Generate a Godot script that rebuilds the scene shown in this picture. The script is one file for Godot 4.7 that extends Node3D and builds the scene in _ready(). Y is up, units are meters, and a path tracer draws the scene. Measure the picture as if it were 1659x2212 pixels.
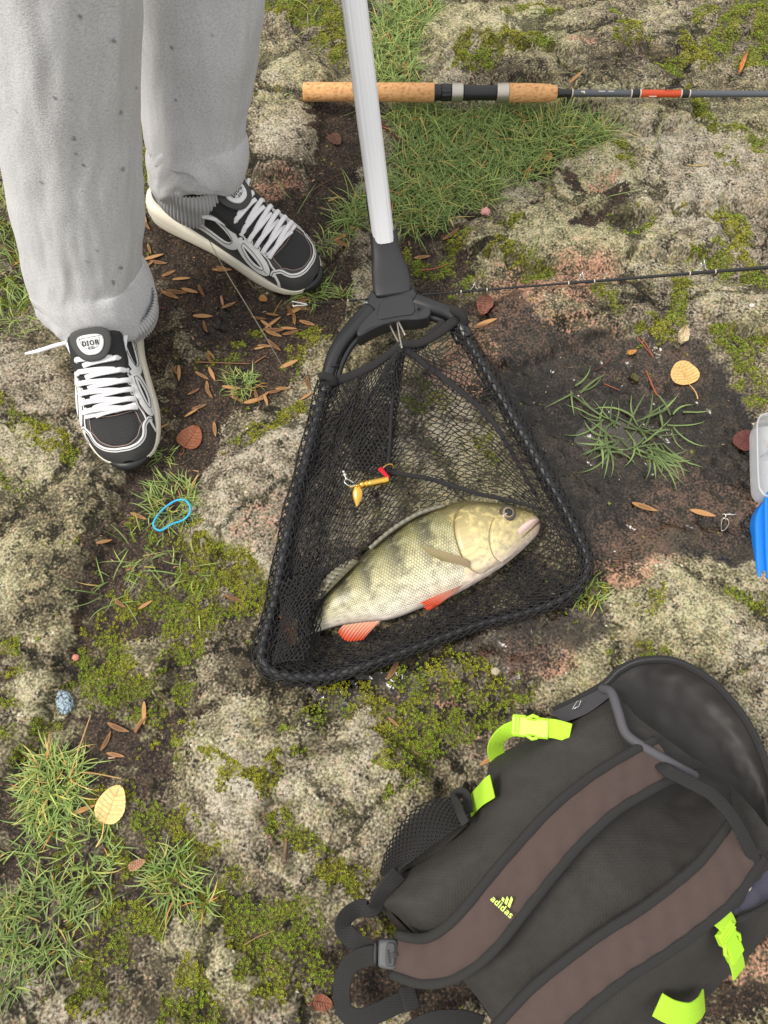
extends Node3D

const TILT := 0.3665
const CAM_H := 1.02
const FP := 1703.0
const GX0 := -0.92
const GZ0 := -1.62
const GW := 1.84
const GD := 2.0
const MX := 450
const MZ := 490
const TX := 1600
const TZ := 1744

var rng := RandomNumberGenerator.new()
var taken := {}
var layers := {}
var hmac := PackedFloat32Array()
var gy_grid := PackedFloat32Array()
var gxs := PackedFloat32Array()
var gzs := PackedFloat32Array()
var n_mid: PackedByteArray
var n_fine: PackedByteArray
var n_low: PackedByteArray
var n_cell: PackedByteArray
var n_big: PackedByteArray
var n_crack: PackedByteArray
var crust_map := PackedByteArray()
var mats := {}

func _ready():
	rng.seed = 71
	setup_camera_sky()
	make_materials()
	make_ground()
	make_plants()
	make_person()
	make_rods()
	make_net()
	make_fish()
	make_lure()
	make_backpack()
	make_box()
	make_litter()

func setup_camera_sky():
	var cam := Camera3D.new()
	cam.name = "camera"
	cam.position = Vector3(0, CAM_H, 0)
	cam.rotation = Vector3(-PI / 2 + TILT, 0, 0)
	cam.fov = 66.0
	cam.near = 0.02
	cam.far = 200.0
	add_child(cam)
	cam.current = true
	var env := Environment.new()
	env.background_mode = Environment.BG_SKY
	var sm := ProceduralSkyMaterial.new()
	sm.sky_top_color = Color(0.97, 0.97, 0.975)
	sm.sky_horizon_color = Color(0.66, 0.655, 0.64)
	sm.sky_curve = 0.45
	sm.ground_bottom_color = Color(0.25, 0.24, 0.2)
	sm.ground_horizon_color = Color(0.45, 0.45, 0.42)
	sm.sky_energy_multiplier = 0.92
	var sky := Sky.new()
	sky.sky_material = sm
	env.sky = sky
	env.tonemap_mode = Environment.TONE_MAPPER_LINEAR
	env.tonemap_exposure = 1.6
	env.sdfgi_enabled = true
	env.ssao_enabled = true
	env.ssil_enabled = true
	var we := WorldEnvironment.new()
	we.name = "world_environment"
	we.environment = env
	add_child(we)
	var sun := DirectionalLight3D.new()
	sun.name = "overcast_sun"
	sun.light_energy = 0.66
	sun.light_angular_distance = 18.0
	sun.light_color = Color(1.0, 0.975, 0.94)
	sun.shadow_enabled = true
	sun.rotation = Vector3(deg_to_rad(-56), deg_to_rad(-78), 0)
	add_child(sun)

# a photo position (in a 1659 x 2212 grid) on the level h metres above the ground's zero
func at(px: float, py: float, h := 0.0) -> Vector3:
	var d := Vector3(0, -cos(TILT), -sin(TILT)) + Vector3(1, 0, 0) * ((px - 829.5) / FP) - Vector3(0, sin(TILT), -cos(TILT)) * ((py - 1106.0) / FP)
	return Vector3(0, CAM_H, 0) + d * ((h - CAM_H) / d.y)

func depth_of(p: Vector3) -> float:
	return (p - Vector3(0, CAM_H, 0)).dot(Vector3(0, -cos(TILT), -sin(TILT)))

# metres that one unit of the photo grid spans at p
func mpp(p: Vector3) -> float:
	return depth_of(p) / FP

# the same on the modelled ground, off metres above it
func atg(px: float, py: float, off := 0.0) -> Vector3:
	var h := 0.0
	var p := Vector3.ZERO
	for i in 4:
		p = at(px, py, h + off)
		h = gy(p.x, p.z)
	return Vector3(p.x, h + off, p.z)

func gy(x: float, z: float) -> float:
	var fx := clampf((x - GX0) / GW, 0.0, 0.999) * (MX - 1)
	var fz := clampf((z - GZ0) / GD, 0.0, 0.999) * (MZ - 1)
	var i := int(fx)
	var k := int(fz)
	var u := fx - i
	var v := fz - k
	var o := k * MX + i
	return lerpf(lerpf(gy_grid[o], gy_grid[o + 1], u), lerpf(gy_grid[o + MX], gy_grid[o + MX + 1], u), v)

# where a world point falls in the photo grid
func photo(p: Vector3) -> Vector2:
	var q := p - Vector3(0, CAM_H, 0)
	var d := depth_of(p)
	return Vector2(829.5 + FP * q.x / d, 1106.0 - FP * q.dot(Vector3(0, sin(TILT), -cos(TILT))) / d)

func numbered(called: String) -> String:
	if not taken.has(called):
		taken[called] = 0
		return called
	taken[called] += 1
	return "%s_%03d" % [called, taken[called]]

func thing(called: String, label: String, category: String, pos := Vector3.ZERO, group := "") -> Node3D:
	var o := Node3D.new()
	o.name = numbered(called)
	o.position = pos
	add_child(o)
	return tag(o, label, category, group)

func tag(o: Node3D, label: String, category: String, group := "", kind := "") -> Node3D:
	if label: o.set_meta("label", label)
	if category: o.set_meta("category", category)
	if group: o.set_meta("group", group)
	if kind: o.set_meta("kind", kind)
	return o

func put(called: String, mesh: Mesh, mat: Material, parent: Node = null, pos := Vector3.ZERO) -> MeshInstance3D:
	var o := MeshInstance3D.new()
	o.mesh = mesh
	o.material_override = mat
	if parent == null:
		o.name = numbered(called)
		o.position = pos
		add_child(o)
	else:
		o.name = called
		# geometry is written in world metres; parts sit at minus their thing's place
		o.position = pos
		parent.add_child(o, true)
	return o

# the same, but every separate piece of the geometry becomes a part of its own
func put_pieces(called: String, mb: MB, mat: Material, parent: Node, side := 1.0):
	var n := mb.v.size()
	var root := PackedInt32Array()
	root.resize(n)
	for i in n: root[i] = i
	for i in range(0, mb.ix.size(), 3):
		for k in 2:
			var a := mb.ix[i]
			var b := mb.ix[i + k + 1]
			while root[a] != a: root[a] = root[root[a]]; a = root[a]
			while root[b] != b: root[b] = root[root[b]]; b = root[b]
			if a != b: root[b] = a
	var groups := {}
	for i in range(0, mb.ix.size(), 3):
		var a := mb.ix[i]
		while root[a] != a: a = root[a]
		if not groups.has(a): groups[a] = []
		groups[a].append(i)
	for g in groups:
		var m := MB.new()
		var seen := {}
		for i in groups[g]:
			for k in 3:
				var q := mb.ix[i + k]
				if not seen.has(q):
					seen[q] = m.v.size()
					m.v.append(mb.v[q]); m.uv.append(mb.uv[q]); m.c.append(mb.c[q])
				m.ix.append(seen[q])
		put(called, flipped(m, side), mat, parent)

class MB:
	var v := PackedVector3Array()
	var n := PackedVector3Array()
	var uv := PackedVector2Array()
	var c := PackedColorArray()
	var ix := PackedInt32Array()
	var off := Vector3.ZERO
	func vert(p: Vector3, t := Vector2.ZERO, col := Color.WHITE) -> int:
		v.append(p - off)
		uv.append(t)
		c.append(col)
		return v.size() - 1
	func tri(a: int, b: int, d: int):
		ix.append(a); ix.append(b); ix.append(d)
	func quad(a: int, b: int, d: int, e: int):
		ix.append(a); ix.append(b); ix.append(d)
		ix.append(a); ix.append(d); ix.append(e)
	# rows x cols vertices already appended from start
	func sheet(start: int, rows: int, cols: int, wrap := false):
		for r in rows - 1:
			for k in (cols if wrap else cols - 1):
				var k2 := (k + 1) % cols
				quad(start + r * cols + k, start + r * cols + k2, start + (r + 1) * cols + k2, start + (r + 1) * cols + k)
	func fan(start: int, cols: int, centre: int, flip := false):
		for k in cols:
			if flip: tri(centre, start + (k + 1) % cols, start + k)
			else: tri(centre, start + k, start + (k + 1) % cols)
	func normals():
		n.resize(v.size())
		n.fill(Vector3.ZERO)
		for i in range(0, ix.size(), 3):
			var a := ix[i]; var b := ix[i + 1]; var d := ix[i + 2]
			var f := (v[d] - v[a]).cross(v[b] - v[a])
			n[a] += f; n[b] += f; n[d] += f
		for i in n.size():
			n[i] = n[i].normalized() if n[i].length_squared() > 1e-20 else Vector3.UP
	func flat_copy():
		var v2 := PackedVector3Array(); var u2 := PackedVector2Array(); var c2 := PackedColorArray(); var i2 := PackedInt32Array()
		for i in ix.size():
			v2.append(v[ix[i]]); u2.append(uv[ix[i]]); c2.append(c[ix[i]]); i2.append(i)
		v = v2; uv = u2; c = c2; ix = i2
	func done(flat := false, given := false) -> ArrayMesh:
		if flat: flat_copy()
		if not given: normals()
		var a := []
		a.resize(Mesh.ARRAY_MAX)
		a[Mesh.ARRAY_VERTEX] = v
		a[Mesh.ARRAY_NORMAL] = n
		a[Mesh.ARRAY_TEX_UV] = uv
		a[Mesh.ARRAY_COLOR] = c
		a[Mesh.ARRAY_INDEX] = ix
		var m := ArrayMesh.new()
		m.add_surface_from_arrays(Mesh.PRIMITIVE_TRIANGLES, a)
		return m

func new_mb(off := Vector3.ZERO) -> MB:
	var m := MB.new()
	m.off = off
	return m

func catmull(pts: Array, per: int, closed := false) -> PackedVector3Array:
	var out := PackedVector3Array()
	var n := pts.size()
	var last := n if closed else n - 1
	for i in last:
		var p0: Vector3 = pts[(i - 1 + n) % n] if closed else pts[maxi(i - 1, 0)]
		var p1: Vector3 = pts[i]
		var p2: Vector3 = pts[(i + 1) % n]
		var p3: Vector3 = pts[(i + 2) % n] if closed else pts[mini(i + 2, n - 1)]
		for k in per:
			var t := float(k) / per
			out.append(0.5 * ((2.0 * p1) + (p2 - p0) * t + (2.0 * p0 - 5.0 * p1 + 4.0 * p2 - p3) * t * t + (3.0 * p1 - p0 - 3.0 * p2 + p3) * t * t * t))
	if not closed: out.append(pts[n - 1])
	return out

# photo polyline [px, py, h, px, py, h, ...] to smoothed world points
func path3(a: Array, per := 6, closed := false) -> PackedVector3Array:
	var pts := []
	for i in range(0, a.size(), 3): pts.append(at(a[i], a[i + 1], a[i + 2]))
	return catmull(pts, per, closed)

func pathg(a: Array, off: float, per := 6, closed := false) -> PackedVector3Array:
	var pts := []
	for i in range(0, a.size(), 2): pts.append(atg(a[i], a[i + 1], off))
	return catmull(pts, per, closed)

# sweep a round or oval section along a path; radius is a number or an array over the path
func tube(m: MB, path: PackedVector3Array, radius, sides := 8, closed := false, flat_y := 1.0, up := Vector3.UP, cap := true, col := Color.WHITE):
	var n := path.size()
	var start := m.v.size()
	for i in n:
		var a: Vector3 = path[(i - 1 + n) % n] if closed else path[maxi(i - 1, 0)]
		var b: Vector3 = path[(i + 1) % n] if closed else path[mini(i + 1, n - 1)]
		var t := (b - a).normalized()
		var side := t.cross(up)
		if side.length() < 0.05: side = t.cross(Vector3(0.3, 0.2, 1))
		side = side.normalized()
		var nu := side.cross(t).normalized()
		var r: float
		if radius is float: r = radius
		else:
			var f: float = float(i) / maxi(n - 1, 1) * (radius.size() - 1)
			var k := int(f)
			r = lerpf(radius[k], radius[mini(k + 1, radius.size() - 1)], f - k)
		for s in sides:
			var g := TAU * s / sides
			m.vert(path[i] + side * (cos(g) * r) + nu * (sin(g) * r * flat_y), Vector2(float(s) / sides, float(i)), col)
	m.sheet(start, n, sides, true)
	if closed:
		var e := start + (n - 1) * sides
		for s in sides:
			var s2 := (s + 1) % sides
			m.quad(e + s, e + s2, start + s2, start + s)
	elif cap:
		var c0 := m.vert(path[0] , Vector2.ZERO, col)
		m.fan(start, sides, c0, true)
		var c1 := m.vert(path[n - 1], Vector2.ZERO, col)
		m.fan(start + (n - 1) * sides, sides, c1)

# a flat band along a path: half width w, thickness t, lying across `ups` (one vector or one per point)
func ribbon(m: MB, path: PackedVector3Array, w, t: float, ups, col := Color.WHITE, uvs := 1.0):
	var n := path.size()
	var start := m.v.size()
	var run := 0.0
	for i in n:
		var tan_ := (path[mini(i + 1, n - 1)] - path[maxi(i - 1, 0)]).normalized()
		var up: Vector3 = ups if ups is Vector3 else ups[i]
		var side := tan_.cross(up).normalized()
		var nu := side.cross(tan_).normalized()
		var ww: float
		if w is float: ww = w
		else:
			var f: float = float(i) / maxi(n - 1, 1) * (w.size() - 1)
			var k := int(f)
			ww = lerpf(w[k], w[mini(k + 1, w.size() - 1)], f - k)
		if i > 0: run += path[i].distance_to(path[i - 1])
		var p := path[i]
		var e := minf(t * 0.5, ww * 0.4)
		for q in [[-1.0, 0.0, 0.0], [-1.0, e, 1.0], [1.0, e, 1.0], [1.0, 0.0, 0.0], [1.0, -e, -1.0], [-1.0, -e, -1.0]]:
			m.vert(p + side * (q[0] * (ww - (q[1] if q[1] > 0 else -q[1]))) + nu * (q[2] * t * 0.5), Vector2((q[0] * 0.5 + 0.5) * 2.0 * ww * uvs, run * uvs), col)
	m.sheet(start, n, 6, true)
	var c0 := m.vert(path[0], Vector2.ZERO, col)
	m.fan(start, 6, c0, true)
	var c1 := m.vert(path[n - 1], Vector2.ZERO, col)
	m.fan(start + (n - 1) * 6, 6, c1)

# a turned body between two points; profile is [along 0..1, radius, ...]
func lathe(m: MB, p0: Vector3, p1: Vector3, prof: Array, sides := 24, col := Color.WHITE):
	var t := (p1 - p0).normalized()
	var side := t.cross(Vector3.UP).normalized()
	var nu := side.cross(t).normalized()
	var start := m.v.size()
	var rows := prof.size() / 2
	var ln := p0.distance_to(p1)
	for i in rows:
		var c := p0.lerp(p1, prof[i * 2])
		for s in sides:
			var g := TAU * s / sides
			m.vert(c + (side * cos(g) + nu * sin(g)) * prof[i * 2 + 1], Vector2(float(s) / sides, prof[i * 2] * ln), col)
	m.sheet(start, rows, sides, true)
	var c0 := m.vert(p0.lerp(p1, prof[0]), Vector2.ZERO, col)
	m.fan(start, sides, c0, true)
	var c1 := m.vert(p0.lerp(p1, prof[(rows - 1) * 2]), Vector2.ZERO, col)
	m.fan(start + (rows - 1) * sides, sides, c1)

func std(called: String, col: Color, rough := 0.8, metal := 0.0) -> StandardMaterial3D:
	var m := StandardMaterial3D.new()
	m.resource_name = called
	m.albedo_color = col
	m.roughness = rough
	m.metallic = metal
	mats[called] = m
	return m

func rgb8(r: float, g: float, b: float) -> Color:
	return Color(r / 255.0, g / 255.0, b / 255.0)

func noise_bytes(w: int, h: int, period: float, octaves: int, sd: int, cellular := false) -> PackedByteArray:
	var n := FastNoiseLite.new()
	n.seed = sd
	n.frequency = 1.0 / period
	if cellular:
		n.noise_type = FastNoiseLite.TYPE_CELLULAR
		n.cellular_return_type = FastNoiseLite.RETURN_DISTANCE2_SUB
		n.fractal_type = FastNoiseLite.FRACTAL_NONE
		if octaves > 1:
			n.domain_warp_enabled = true
			n.domain_warp_amplitude = period * 0.45
			n.domain_warp_frequency = 1.6 / period
			n.domain_warp_fractal_octaves = 3
	else:
		n.noise_type = FastNoiseLite.TYPE_SIMPLEX_SMOOTH
		n.fractal_octaves = octaves
		n.fractal_gain = 0.55
	return n.get_image(w, h).get_data()

func stroke(layer: String, strength: float, r: float, pts: Array):
	if not layers.has(layer):
		var a := PackedFloat32Array()
		a.resize(MX * MZ)
		layers[layer] = a
	var w := []
	for i in range(0, pts.size(), 2): w.append(at(pts[i], pts[i + 1], 0.0))
	if w.size() == 1: w.append(w[0] + Vector3(0.0001, 0, 0))
	var arr: PackedFloat32Array = layers[layer]
	layers[layer] = null
	for s in w.size() - 1:
		var a: Vector3 = w[s]
		var b: Vector3 = w[s + 1]
		var rm := r * mpp((a + b) * 0.5)
		var R := rm * 1.35
		var i0 := clampi(int((minf(a.x, b.x) - R - GX0) / GW * (MX - 1)), 0, MX - 1)
		var i1 := clampi(int((maxf(a.x, b.x) + R - GX0) / GW * (MX - 1)) + 1, 0, MX - 1)
		var k0 := clampi(int((minf(a.z, b.z) - R - GZ0) / GD * (MZ - 1)), 0, MZ - 1)
		var k1 := clampi(int((maxf(a.z, b.z) + R - GZ0) / GD * (MZ - 1)) + 1, 0, MZ - 1)
		var ab := Vector2(b.x - a.x, b.z - a.z)
		var l2 := ab.length_squared()
		for k in range(k0, k1 + 1):
			var z := GZ0 + GD * k / (MZ - 1)
			for i in range(i0, i1 + 1):
				var q := Vector2(GX0 + GW * i / (MX - 1) - a.x, z - a.z)
				var t := clampf(q.dot(ab) / l2, 0.0, 1.0)
				var d := (q - ab * t).length() / rm
				if d < 1.35:
					var f := 1.0 - smoothstep(0.45, 1.35, d)
					var o := k * MX + i
					if strength > 0.0: arr[o] = maxf(arr[o], f * strength)
					else: arr[o] *= 1.0 + f * strength
	layers[layer] = arr

# a slab of bedrock that stands proud: outline in the photo grid, height, width of its rounded edge
func slab(h: float, edge: float, pts: Array):
	var w := PackedVector2Array()
	for i in range(0, pts.size(), 2):
		var p := at(pts[i], pts[i + 1], 0.0)
		w.append(Vector2(p.x, p.z))
	var lo := w[0]
	var hi := w[0]
	for p in w:
		lo = lo.min(p); hi = hi.max(p)
	var i0 := clampi(int((lo.x - GX0) / GW * (MX - 1)), 0, MX - 1)
	var i1 := clampi(int((hi.x - GX0) / GW * (MX - 1)) + 1, 0, MX - 1)
	var k0 := clampi(int((lo.y - GZ0) / GD * (MZ - 1)), 0, MZ - 1)
	var k1 := clampi(int((hi.y - GZ0) / GD * (MZ - 1)) + 1, 0, MZ - 1)
	var nw := w.size()
	for k in range(k0, k1 + 1):
		for i in range(i0, i1 + 1):
			var j := (n_mid[(k * 3) * TX + i * 3] - 128) * 0.00010
			var q := Vector2(GX0 + GW * i / (MX - 1) + j, GZ0 + GD * k / (MZ - 1) - j)
			if not Geometry2D.is_point_in_polygon(q, w): continue
			var d := 9.0
			for s in nw:
				d = minf(d, q.distance_to(Geometry2D.get_closest_point_to_segment(q, w[s], w[(s + 1) % nw])))
			layers.edge[k * MX + i] = maxf(layers.edge[k * MX + i], 1.0 - smoothstep(0.002, 0.012, d))
			var f := clampf(d / (edge * 0.7), 0.0, 1.0)
			f = sqrt(1.0 - (1.0 - f) * (1.0 - f))
			hmac[k * MX + i] += h * f * 0.95

func paint_layers():
	for l in ["edge", "dirt", "moss", "wet", "pink", "pale", "dark", "grass", "bare"]:
		var a := PackedFloat32Array()
		a.resize(MX * MZ)
		layers[l] = a
	# --- soil
	stroke("dirt", 1.0, 62, [720, 235, 735, 330, 705, 420, 700, 470])
	stroke("dirt", 1.0, 75, [640, 470, 560, 540, 470, 560])
	stroke("dirt", 1.0, 105, [400, 560, 470, 660, 520, 720])
	stroke("dirt", 1.0, 95, [600, 700, 560, 790, 470, 830, 430, 860])
	stroke("dirt", 1.0, 70, [430, 900, 400, 990, 340, 1060])
	stroke("dirt", 0.9, 60, [320, 1040, 280, 1150, 220, 1250, 215, 1330])
	stroke("dirt", 0.8, 60, [330, 1160, 380, 1230, 330, 1330, 200, 1400])
	stroke("dirt", 0.8, 60, [340, 480, 320, 620, 330, 760])
	stroke("dirt", 0.85, 45, [740, 560, 720, 640, 700, 700])
	stroke("dirt", 0.9, 70, [870, 560, 950, 570, 920, 650])
	stroke("dirt", 0.8, 46, [930, 640, 1040, 660])
	stroke("dirt", 0.75, 40, [890, 520, 980, 510])
	stroke("dirt", 0.9, 50, [360, 1590, 400, 1640, 340, 1660])
	stroke("dirt", 0.9, 60, [210, 1580, 160, 1640, 60, 1760, 30, 1850])
	stroke("dirt", 0.9, 60, [100, 1800, 40, 1740])
	stroke("dirt", 0.9, 48, [110, 1860, 240, 1890, 300, 1930])
	stroke("dirt", 0.9, 40, [500, 1830, 520, 1850])
	stroke("dirt", 1.0, 55, [670, 2080, 720, 2090, 780, 2060])
	stroke("dirt", 1.0, 60, [800, 2160, 900, 2120, 960, 2180])
	stroke("dirt", 0.8, 40, [1470, 2190, 1580, 2180, 1640, 2160])
	stroke("dirt", 0.6, 50, [20, 1460, 0, 1560])
	stroke("dirt", 0.8, 40, [30, 640, 40, 560, 10, 480])
	stroke("dirt", 0.75, 30, [1185, 330, 1165, 370])
	stroke("dirt", 0.7, 36, [820, 140, 800, 250])
	stroke("dirt", 0.9, 26, [1230, 390, 1245, 420])
	stroke("dirt", 0.9, 22, [1250, 500, 1290, 470, 1330, 430])
	stroke("dirt", 0.5, 40, [620, 1330, 700, 1420, 880, 1400])
	stroke("dirt", 0.8, 40, [190, 2130, 260, 2060, 330, 1960])
	# the low ground at the lower left is soil and moss; stones stand out of it
	stroke("dirt", 0.66, 120, [150, 1640, 330, 1640, 410, 1610])
	stroke("dirt", 0.70, 140, [60, 1800, 200, 1850, 380, 1850])
	stroke("dirt", 0.66, 120, [100, 2000, 260, 1980, 420, 2010, 560, 2010])
	stroke("dirt", 0.60, 80, [620, 2000, 700, 2060])
	stroke("dirt", 0.62, 70, [390, 1400, 390, 1500])
	stroke("dirt", 0.60, 60, [640, 1500, 780, 1510, 900, 1500])
	stroke("dirt", 0.55, 60, [880, 1620, 1000, 1560, 1060, 1500])
	stroke("dirt", -1.0, 44, [275, 1440, 330, 1440, 340, 1500])
	stroke("dirt", -1.0, 60, [440, 1620, 500, 1600, 640, 1580])
	stroke("dirt", -1.0, 60, [430, 1690, 470, 1760, 560, 1820, 640, 1890])
	stroke("dirt", -1.0, 34, [450, 1980, 480, 2020])
	stroke("dirt", -1.0, 46, [350, 2040, 450, 2090, 540, 2140])
	stroke("dirt", -1.0, 46, [60, 2150, 160, 2150])
	# --- moss
	stroke("moss", 0.66, 90, [300, 1850, 450, 1930, 600, 2020, 680, 2060])
	stroke("moss", 0.64, 80, [250, 1760, 420, 1850])
	stroke("moss", 0.60, 80, [90, 1620, 100, 1700])
	stroke("moss", 0.62, 80, [200, 1960, 230, 2080])
	stroke("moss", 0.58, 60, [330, 1560, 390, 1600])
	stroke("moss", 1.0, 52, [600, 15, 690, 20, 735, 70])
	stroke("moss", 0.9, 30, [700, 90, 740, 120])
	stroke("moss", 0.9, 22, [1010, 95, 1080, 105, 1140, 108, 1180, 100])
	stroke("moss", 1.0, 30, [1000, 130, 1060, 120])
	stroke("moss", 0.85, 16, [1095, 45, 1140, 35, 1200, 35])
	stroke("moss", 0.9, 16, [1340, 40, 1365, 75, 1400, 95])
	stroke("moss", 1.0, 22, [1345, 100, 1370, 60])
	stroke("moss", 1.0, 26, [1440, 150, 1500, 130, 1480, 100])
	stroke("moss", 1.0, 32, [1530, 130, 1560, 80, 1600, 20, 1640, 10])
	stroke("moss", 0.9, 20, [1500, 40, 1540, 20])
	stroke("moss", 1.0, 36, [1620, 140, 1655, 90, 1650, 50])
	stroke("moss", 0.8, 12, [1380, 80, 1410, 130, 1440, 150])
	stroke("moss", 1.0, 22, [1505, 215, 1520, 245, 1545, 270])
	stroke("moss", 0.9, 18, [1590, 270, 1650, 310, 1640, 340])
	stroke("moss", 0.9, 22, [1325, 310, 1350, 345, 1345, 375])
	stroke("moss", 0.8, 16, [1565, 345, 1580, 380])
	stroke("moss", 0.8, 14, [1320, 510, 1380, 500, 1420, 470])
	stroke("moss", 1.0, 36, [1580, 470, 1600, 500, 1590, 540])
	stroke("moss", 0.7, 22, [1090, 480, 1130, 500])
	stroke("moss", 0.8, 34, [870, 555, 950, 580, 1000, 520])
	stroke("moss", 0.8, 30, [1080, 550, 1180, 590])
	stroke("moss", 0.7, 24, [1000, 620, 1040, 590])
	stroke("moss", 1.0, 26, [1480, 620, 1460, 670, 1400, 720])
	stroke("moss", 0.9, 36, [1430, 735, 1460, 700])
	stroke("moss", 0.9, 40, [1560, 730, 1640, 740])
	stroke("moss", 0.8, 32, [1610, 780, 1650, 850])
	stroke("moss", 0.8, 46, [1530, 560, 1630, 600])
	stroke("moss", 0.7, 22, [1300, 640, 1330, 670])
	stroke("moss", 0.9, 40, [310, 300, 315, 400, 340, 440])
	stroke("moss", 0.8, 46, [30, 640, 100, 660, 60, 600])
	stroke("moss", 0.7, 42, [20, 480, 30, 560])
	stroke("moss", 0.95, 26, [0, 870, 60, 925, 120, 965, 160, 1000])
	stroke("moss", 0.6, 20, [0, 1020, 70, 1060])
	stroke("moss", 0.6, 18, [90, 990, 60, 960])
	stroke("moss", 0.8, 32, [520, 965, 570, 945, 650, 890])
	stroke("moss", 0.8, 26, [640, 730, 700, 720, 640, 790])
	stroke("moss", 0.6, 30, [440, 790, 560, 720])
	stroke("moss", 1.0, 58, [440, 1220, 500, 1240, 545, 1300])
	stroke("moss", 1.0, 66, [370, 1300, 430, 1320, 400, 1370])
	stroke("moss", 0.9, 40, [300, 1270, 270, 1340, 200, 1430])
	stroke("moss", 0.7, 36, [290, 1120, 340, 1170, 420, 1150])
	stroke("moss", 1.0, 56, [210, 1470, 290, 1510, 240, 1440])
	stroke("moss", 0.8, 30, [390, 1420, 400, 1470, 380, 1530])
	stroke("moss", 0.7, 26, [20, 1380, 60, 1430, 20, 1500])
	stroke("moss", 0.8, 22, [40, 1530, 20, 1570])
	stroke("moss", 1.0, 62, [860, 1590, 920, 1560, 880, 1640])
	stroke("moss", 0.9, 36, [700, 1500, 800, 1520, 830, 1560])
	stroke("moss", 0.8, 46, [880, 1470, 980, 1440, 1060, 1490])
	stroke("moss", 0.8, 46, [1000, 1570, 1080, 1520])
	stroke("moss", 0.7, 26, [1120, 1490, 1160, 1480])
	stroke("moss", 0.9, 40, [1290, 1280, 1260, 1310])
	stroke("moss", 0.7, 24, [1430, 1270, 1400, 1330])
	stroke("moss", 0.8, 28, [1580, 1290, 1640, 1310])
	stroke("moss", 0.7, 20, [1340, 1420, 1400, 1410, 1440, 1420])
	stroke("moss", 0.9, 18, [500, 1690, 560, 1700, 590, 1640, 650, 1620])
	stroke("moss", 1.0, 24, [560, 1720, 600, 1700, 580, 1650])
	stroke("moss", 0.8, 16, [470, 1640, 520, 1690, 500, 1720])
	stroke("moss", 0.7, 18, [620, 1560, 700, 1540])
	stroke("moss", 1.0, 36, [640, 1810, 700, 1860, 770, 1920])
	stroke("moss", 1.0, 24, [610, 1770, 640, 1810])
	stroke("moss", 0.9, 36, [270, 1740, 330, 1760, 300, 1780])
	stroke("moss", 0.9, 26, [370, 1825, 430, 1860, 500, 1890])
	stroke("moss", 0.9, 26, [230, 1860, 290, 1880, 360, 1930])
	stroke("moss", 0.9, 40, [220, 1990, 290, 1985, 350, 2000])
	stroke("moss", 0.9, 40, [190, 2110, 180, 2080, 210, 2180])
	stroke("moss", 1.0, 56, [500, 1970, 570, 1990, 640, 2000])
	stroke("moss", 1.0, 46, [540, 2060, 580, 2110, 600, 2150])
	stroke("moss", 0.9, 40, [380, 2180, 420, 2140, 450, 2200])
	stroke("moss", 0.7, 30, [620, 1930, 690, 1980])
	stroke("moss", 0.8, 36, [830, 2000, 860, 2030])
	stroke("moss", 0.7, 26, [930, 2110, 960, 2080])
	stroke("moss", 0.7, 30, [110, 1740, 150, 1820])
	# --- wet, dark rock and the puddle
	stroke("wet", 1.0, 120, [1180, 820, 1300, 880, 1420, 920, 1480, 980])
	stroke("wet", 1.0, 120, [1300, 980, 1400, 1050, 1520, 1020])
	stroke("wet", 0.9, 90, [1500, 820, 1560, 900, 1590, 1010])
	stroke("wet", 0.9, 80, [1180, 900, 1240, 1040, 1320, 1140])
	stroke("wet", 0.75, 90, [1360, 1150, 1520, 1120, 1600, 1150])
	stroke("wet", 0.8, 70, [1130, 760, 1250, 760, 1400, 790])
	stroke("wet", 0.7, 70, [1090, 690, 1150, 760, 1130, 860])
	stroke("wet", 0.55, 80, [1160, 1260, 1260, 1340, 1100, 1420])
	stroke("wet", 0.55, 80, [1000, 1380, 860, 1450, 700, 1480])
	stroke("wet", 0.4, 80, [560, 640, 480, 700])
	stroke("pink", 0.8, 80, [1330, 1180, 1500, 1060, 1600, 1090])
	# --- pink granite showing
	stroke("pink", 1.0, 70, [1080, 680, 1150, 620, 1220, 610, 1280, 600])
	stroke("pink", 0.8, 70, [1050, 760, 1000, 800])
	stroke("pink", 0.6, 60, [1100, 740, 1260, 720, 1400, 800, 1500, 800])
	stroke("pink", 1.0, 40, [570, 420, 620, 400])
	stroke("pink", 0.9, 16, [1290, 415, 1320, 400])
	stroke("pink", 0.8, 14, [1280, 95, 1250, 100])
	stroke("pink", 0.9, 50, [1360, 1160, 1420, 1200, 1330, 1230])
	stroke("pink", 0.7, 60, [1450, 1110, 1560, 1130])
	stroke("pink", 0.9, 60, [960, 1440, 1040, 1470, 1130, 1440, 1200, 1430])
	stroke("pink", 0.8, 40, [900, 1480, 970, 1500, 1060, 1600])
	stroke("pink", 0.8, 40, [850, 1510, 900, 1600])
	stroke("pink", 1.0, 60, [1560, 2110, 1640, 2060, 1650, 2000])
	stroke("pink", 0.9, 18, [600, 1790, 595, 1770])
	stroke("pink", 0.8, 36, [680, 2080, 730, 2060, 640, 2060])
	stroke("pink", 0.7, 22, [385, 1620, 330, 1650])
	stroke("pink", 0.6, 40, [420, 500, 430, 520])
	stroke("pink", 0.6, 30, [170, 1960, 210, 1980])
	stroke("pink", 0.5, 60, [560, 1180, 600, 1120])
	stroke("pink", 0.6, 26, [500, 1250, 520, 1220])
	# --- pale crusts of lichen
	stroke("pale", 1.0, 90, [960, 60, 1080, 60, 1180, 80])
	stroke("pale", 1.0, 80, [580, 130, 640, 200, 600, 300])
	stroke("pale", 0.7, 60, [700, 330, 640, 340])
	stroke("pale", 1.0, 70, [960, 120, 930, 140])
	stroke("pale", 1.0, 120, [1330, 250, 1480, 330, 1560, 300])
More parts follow.
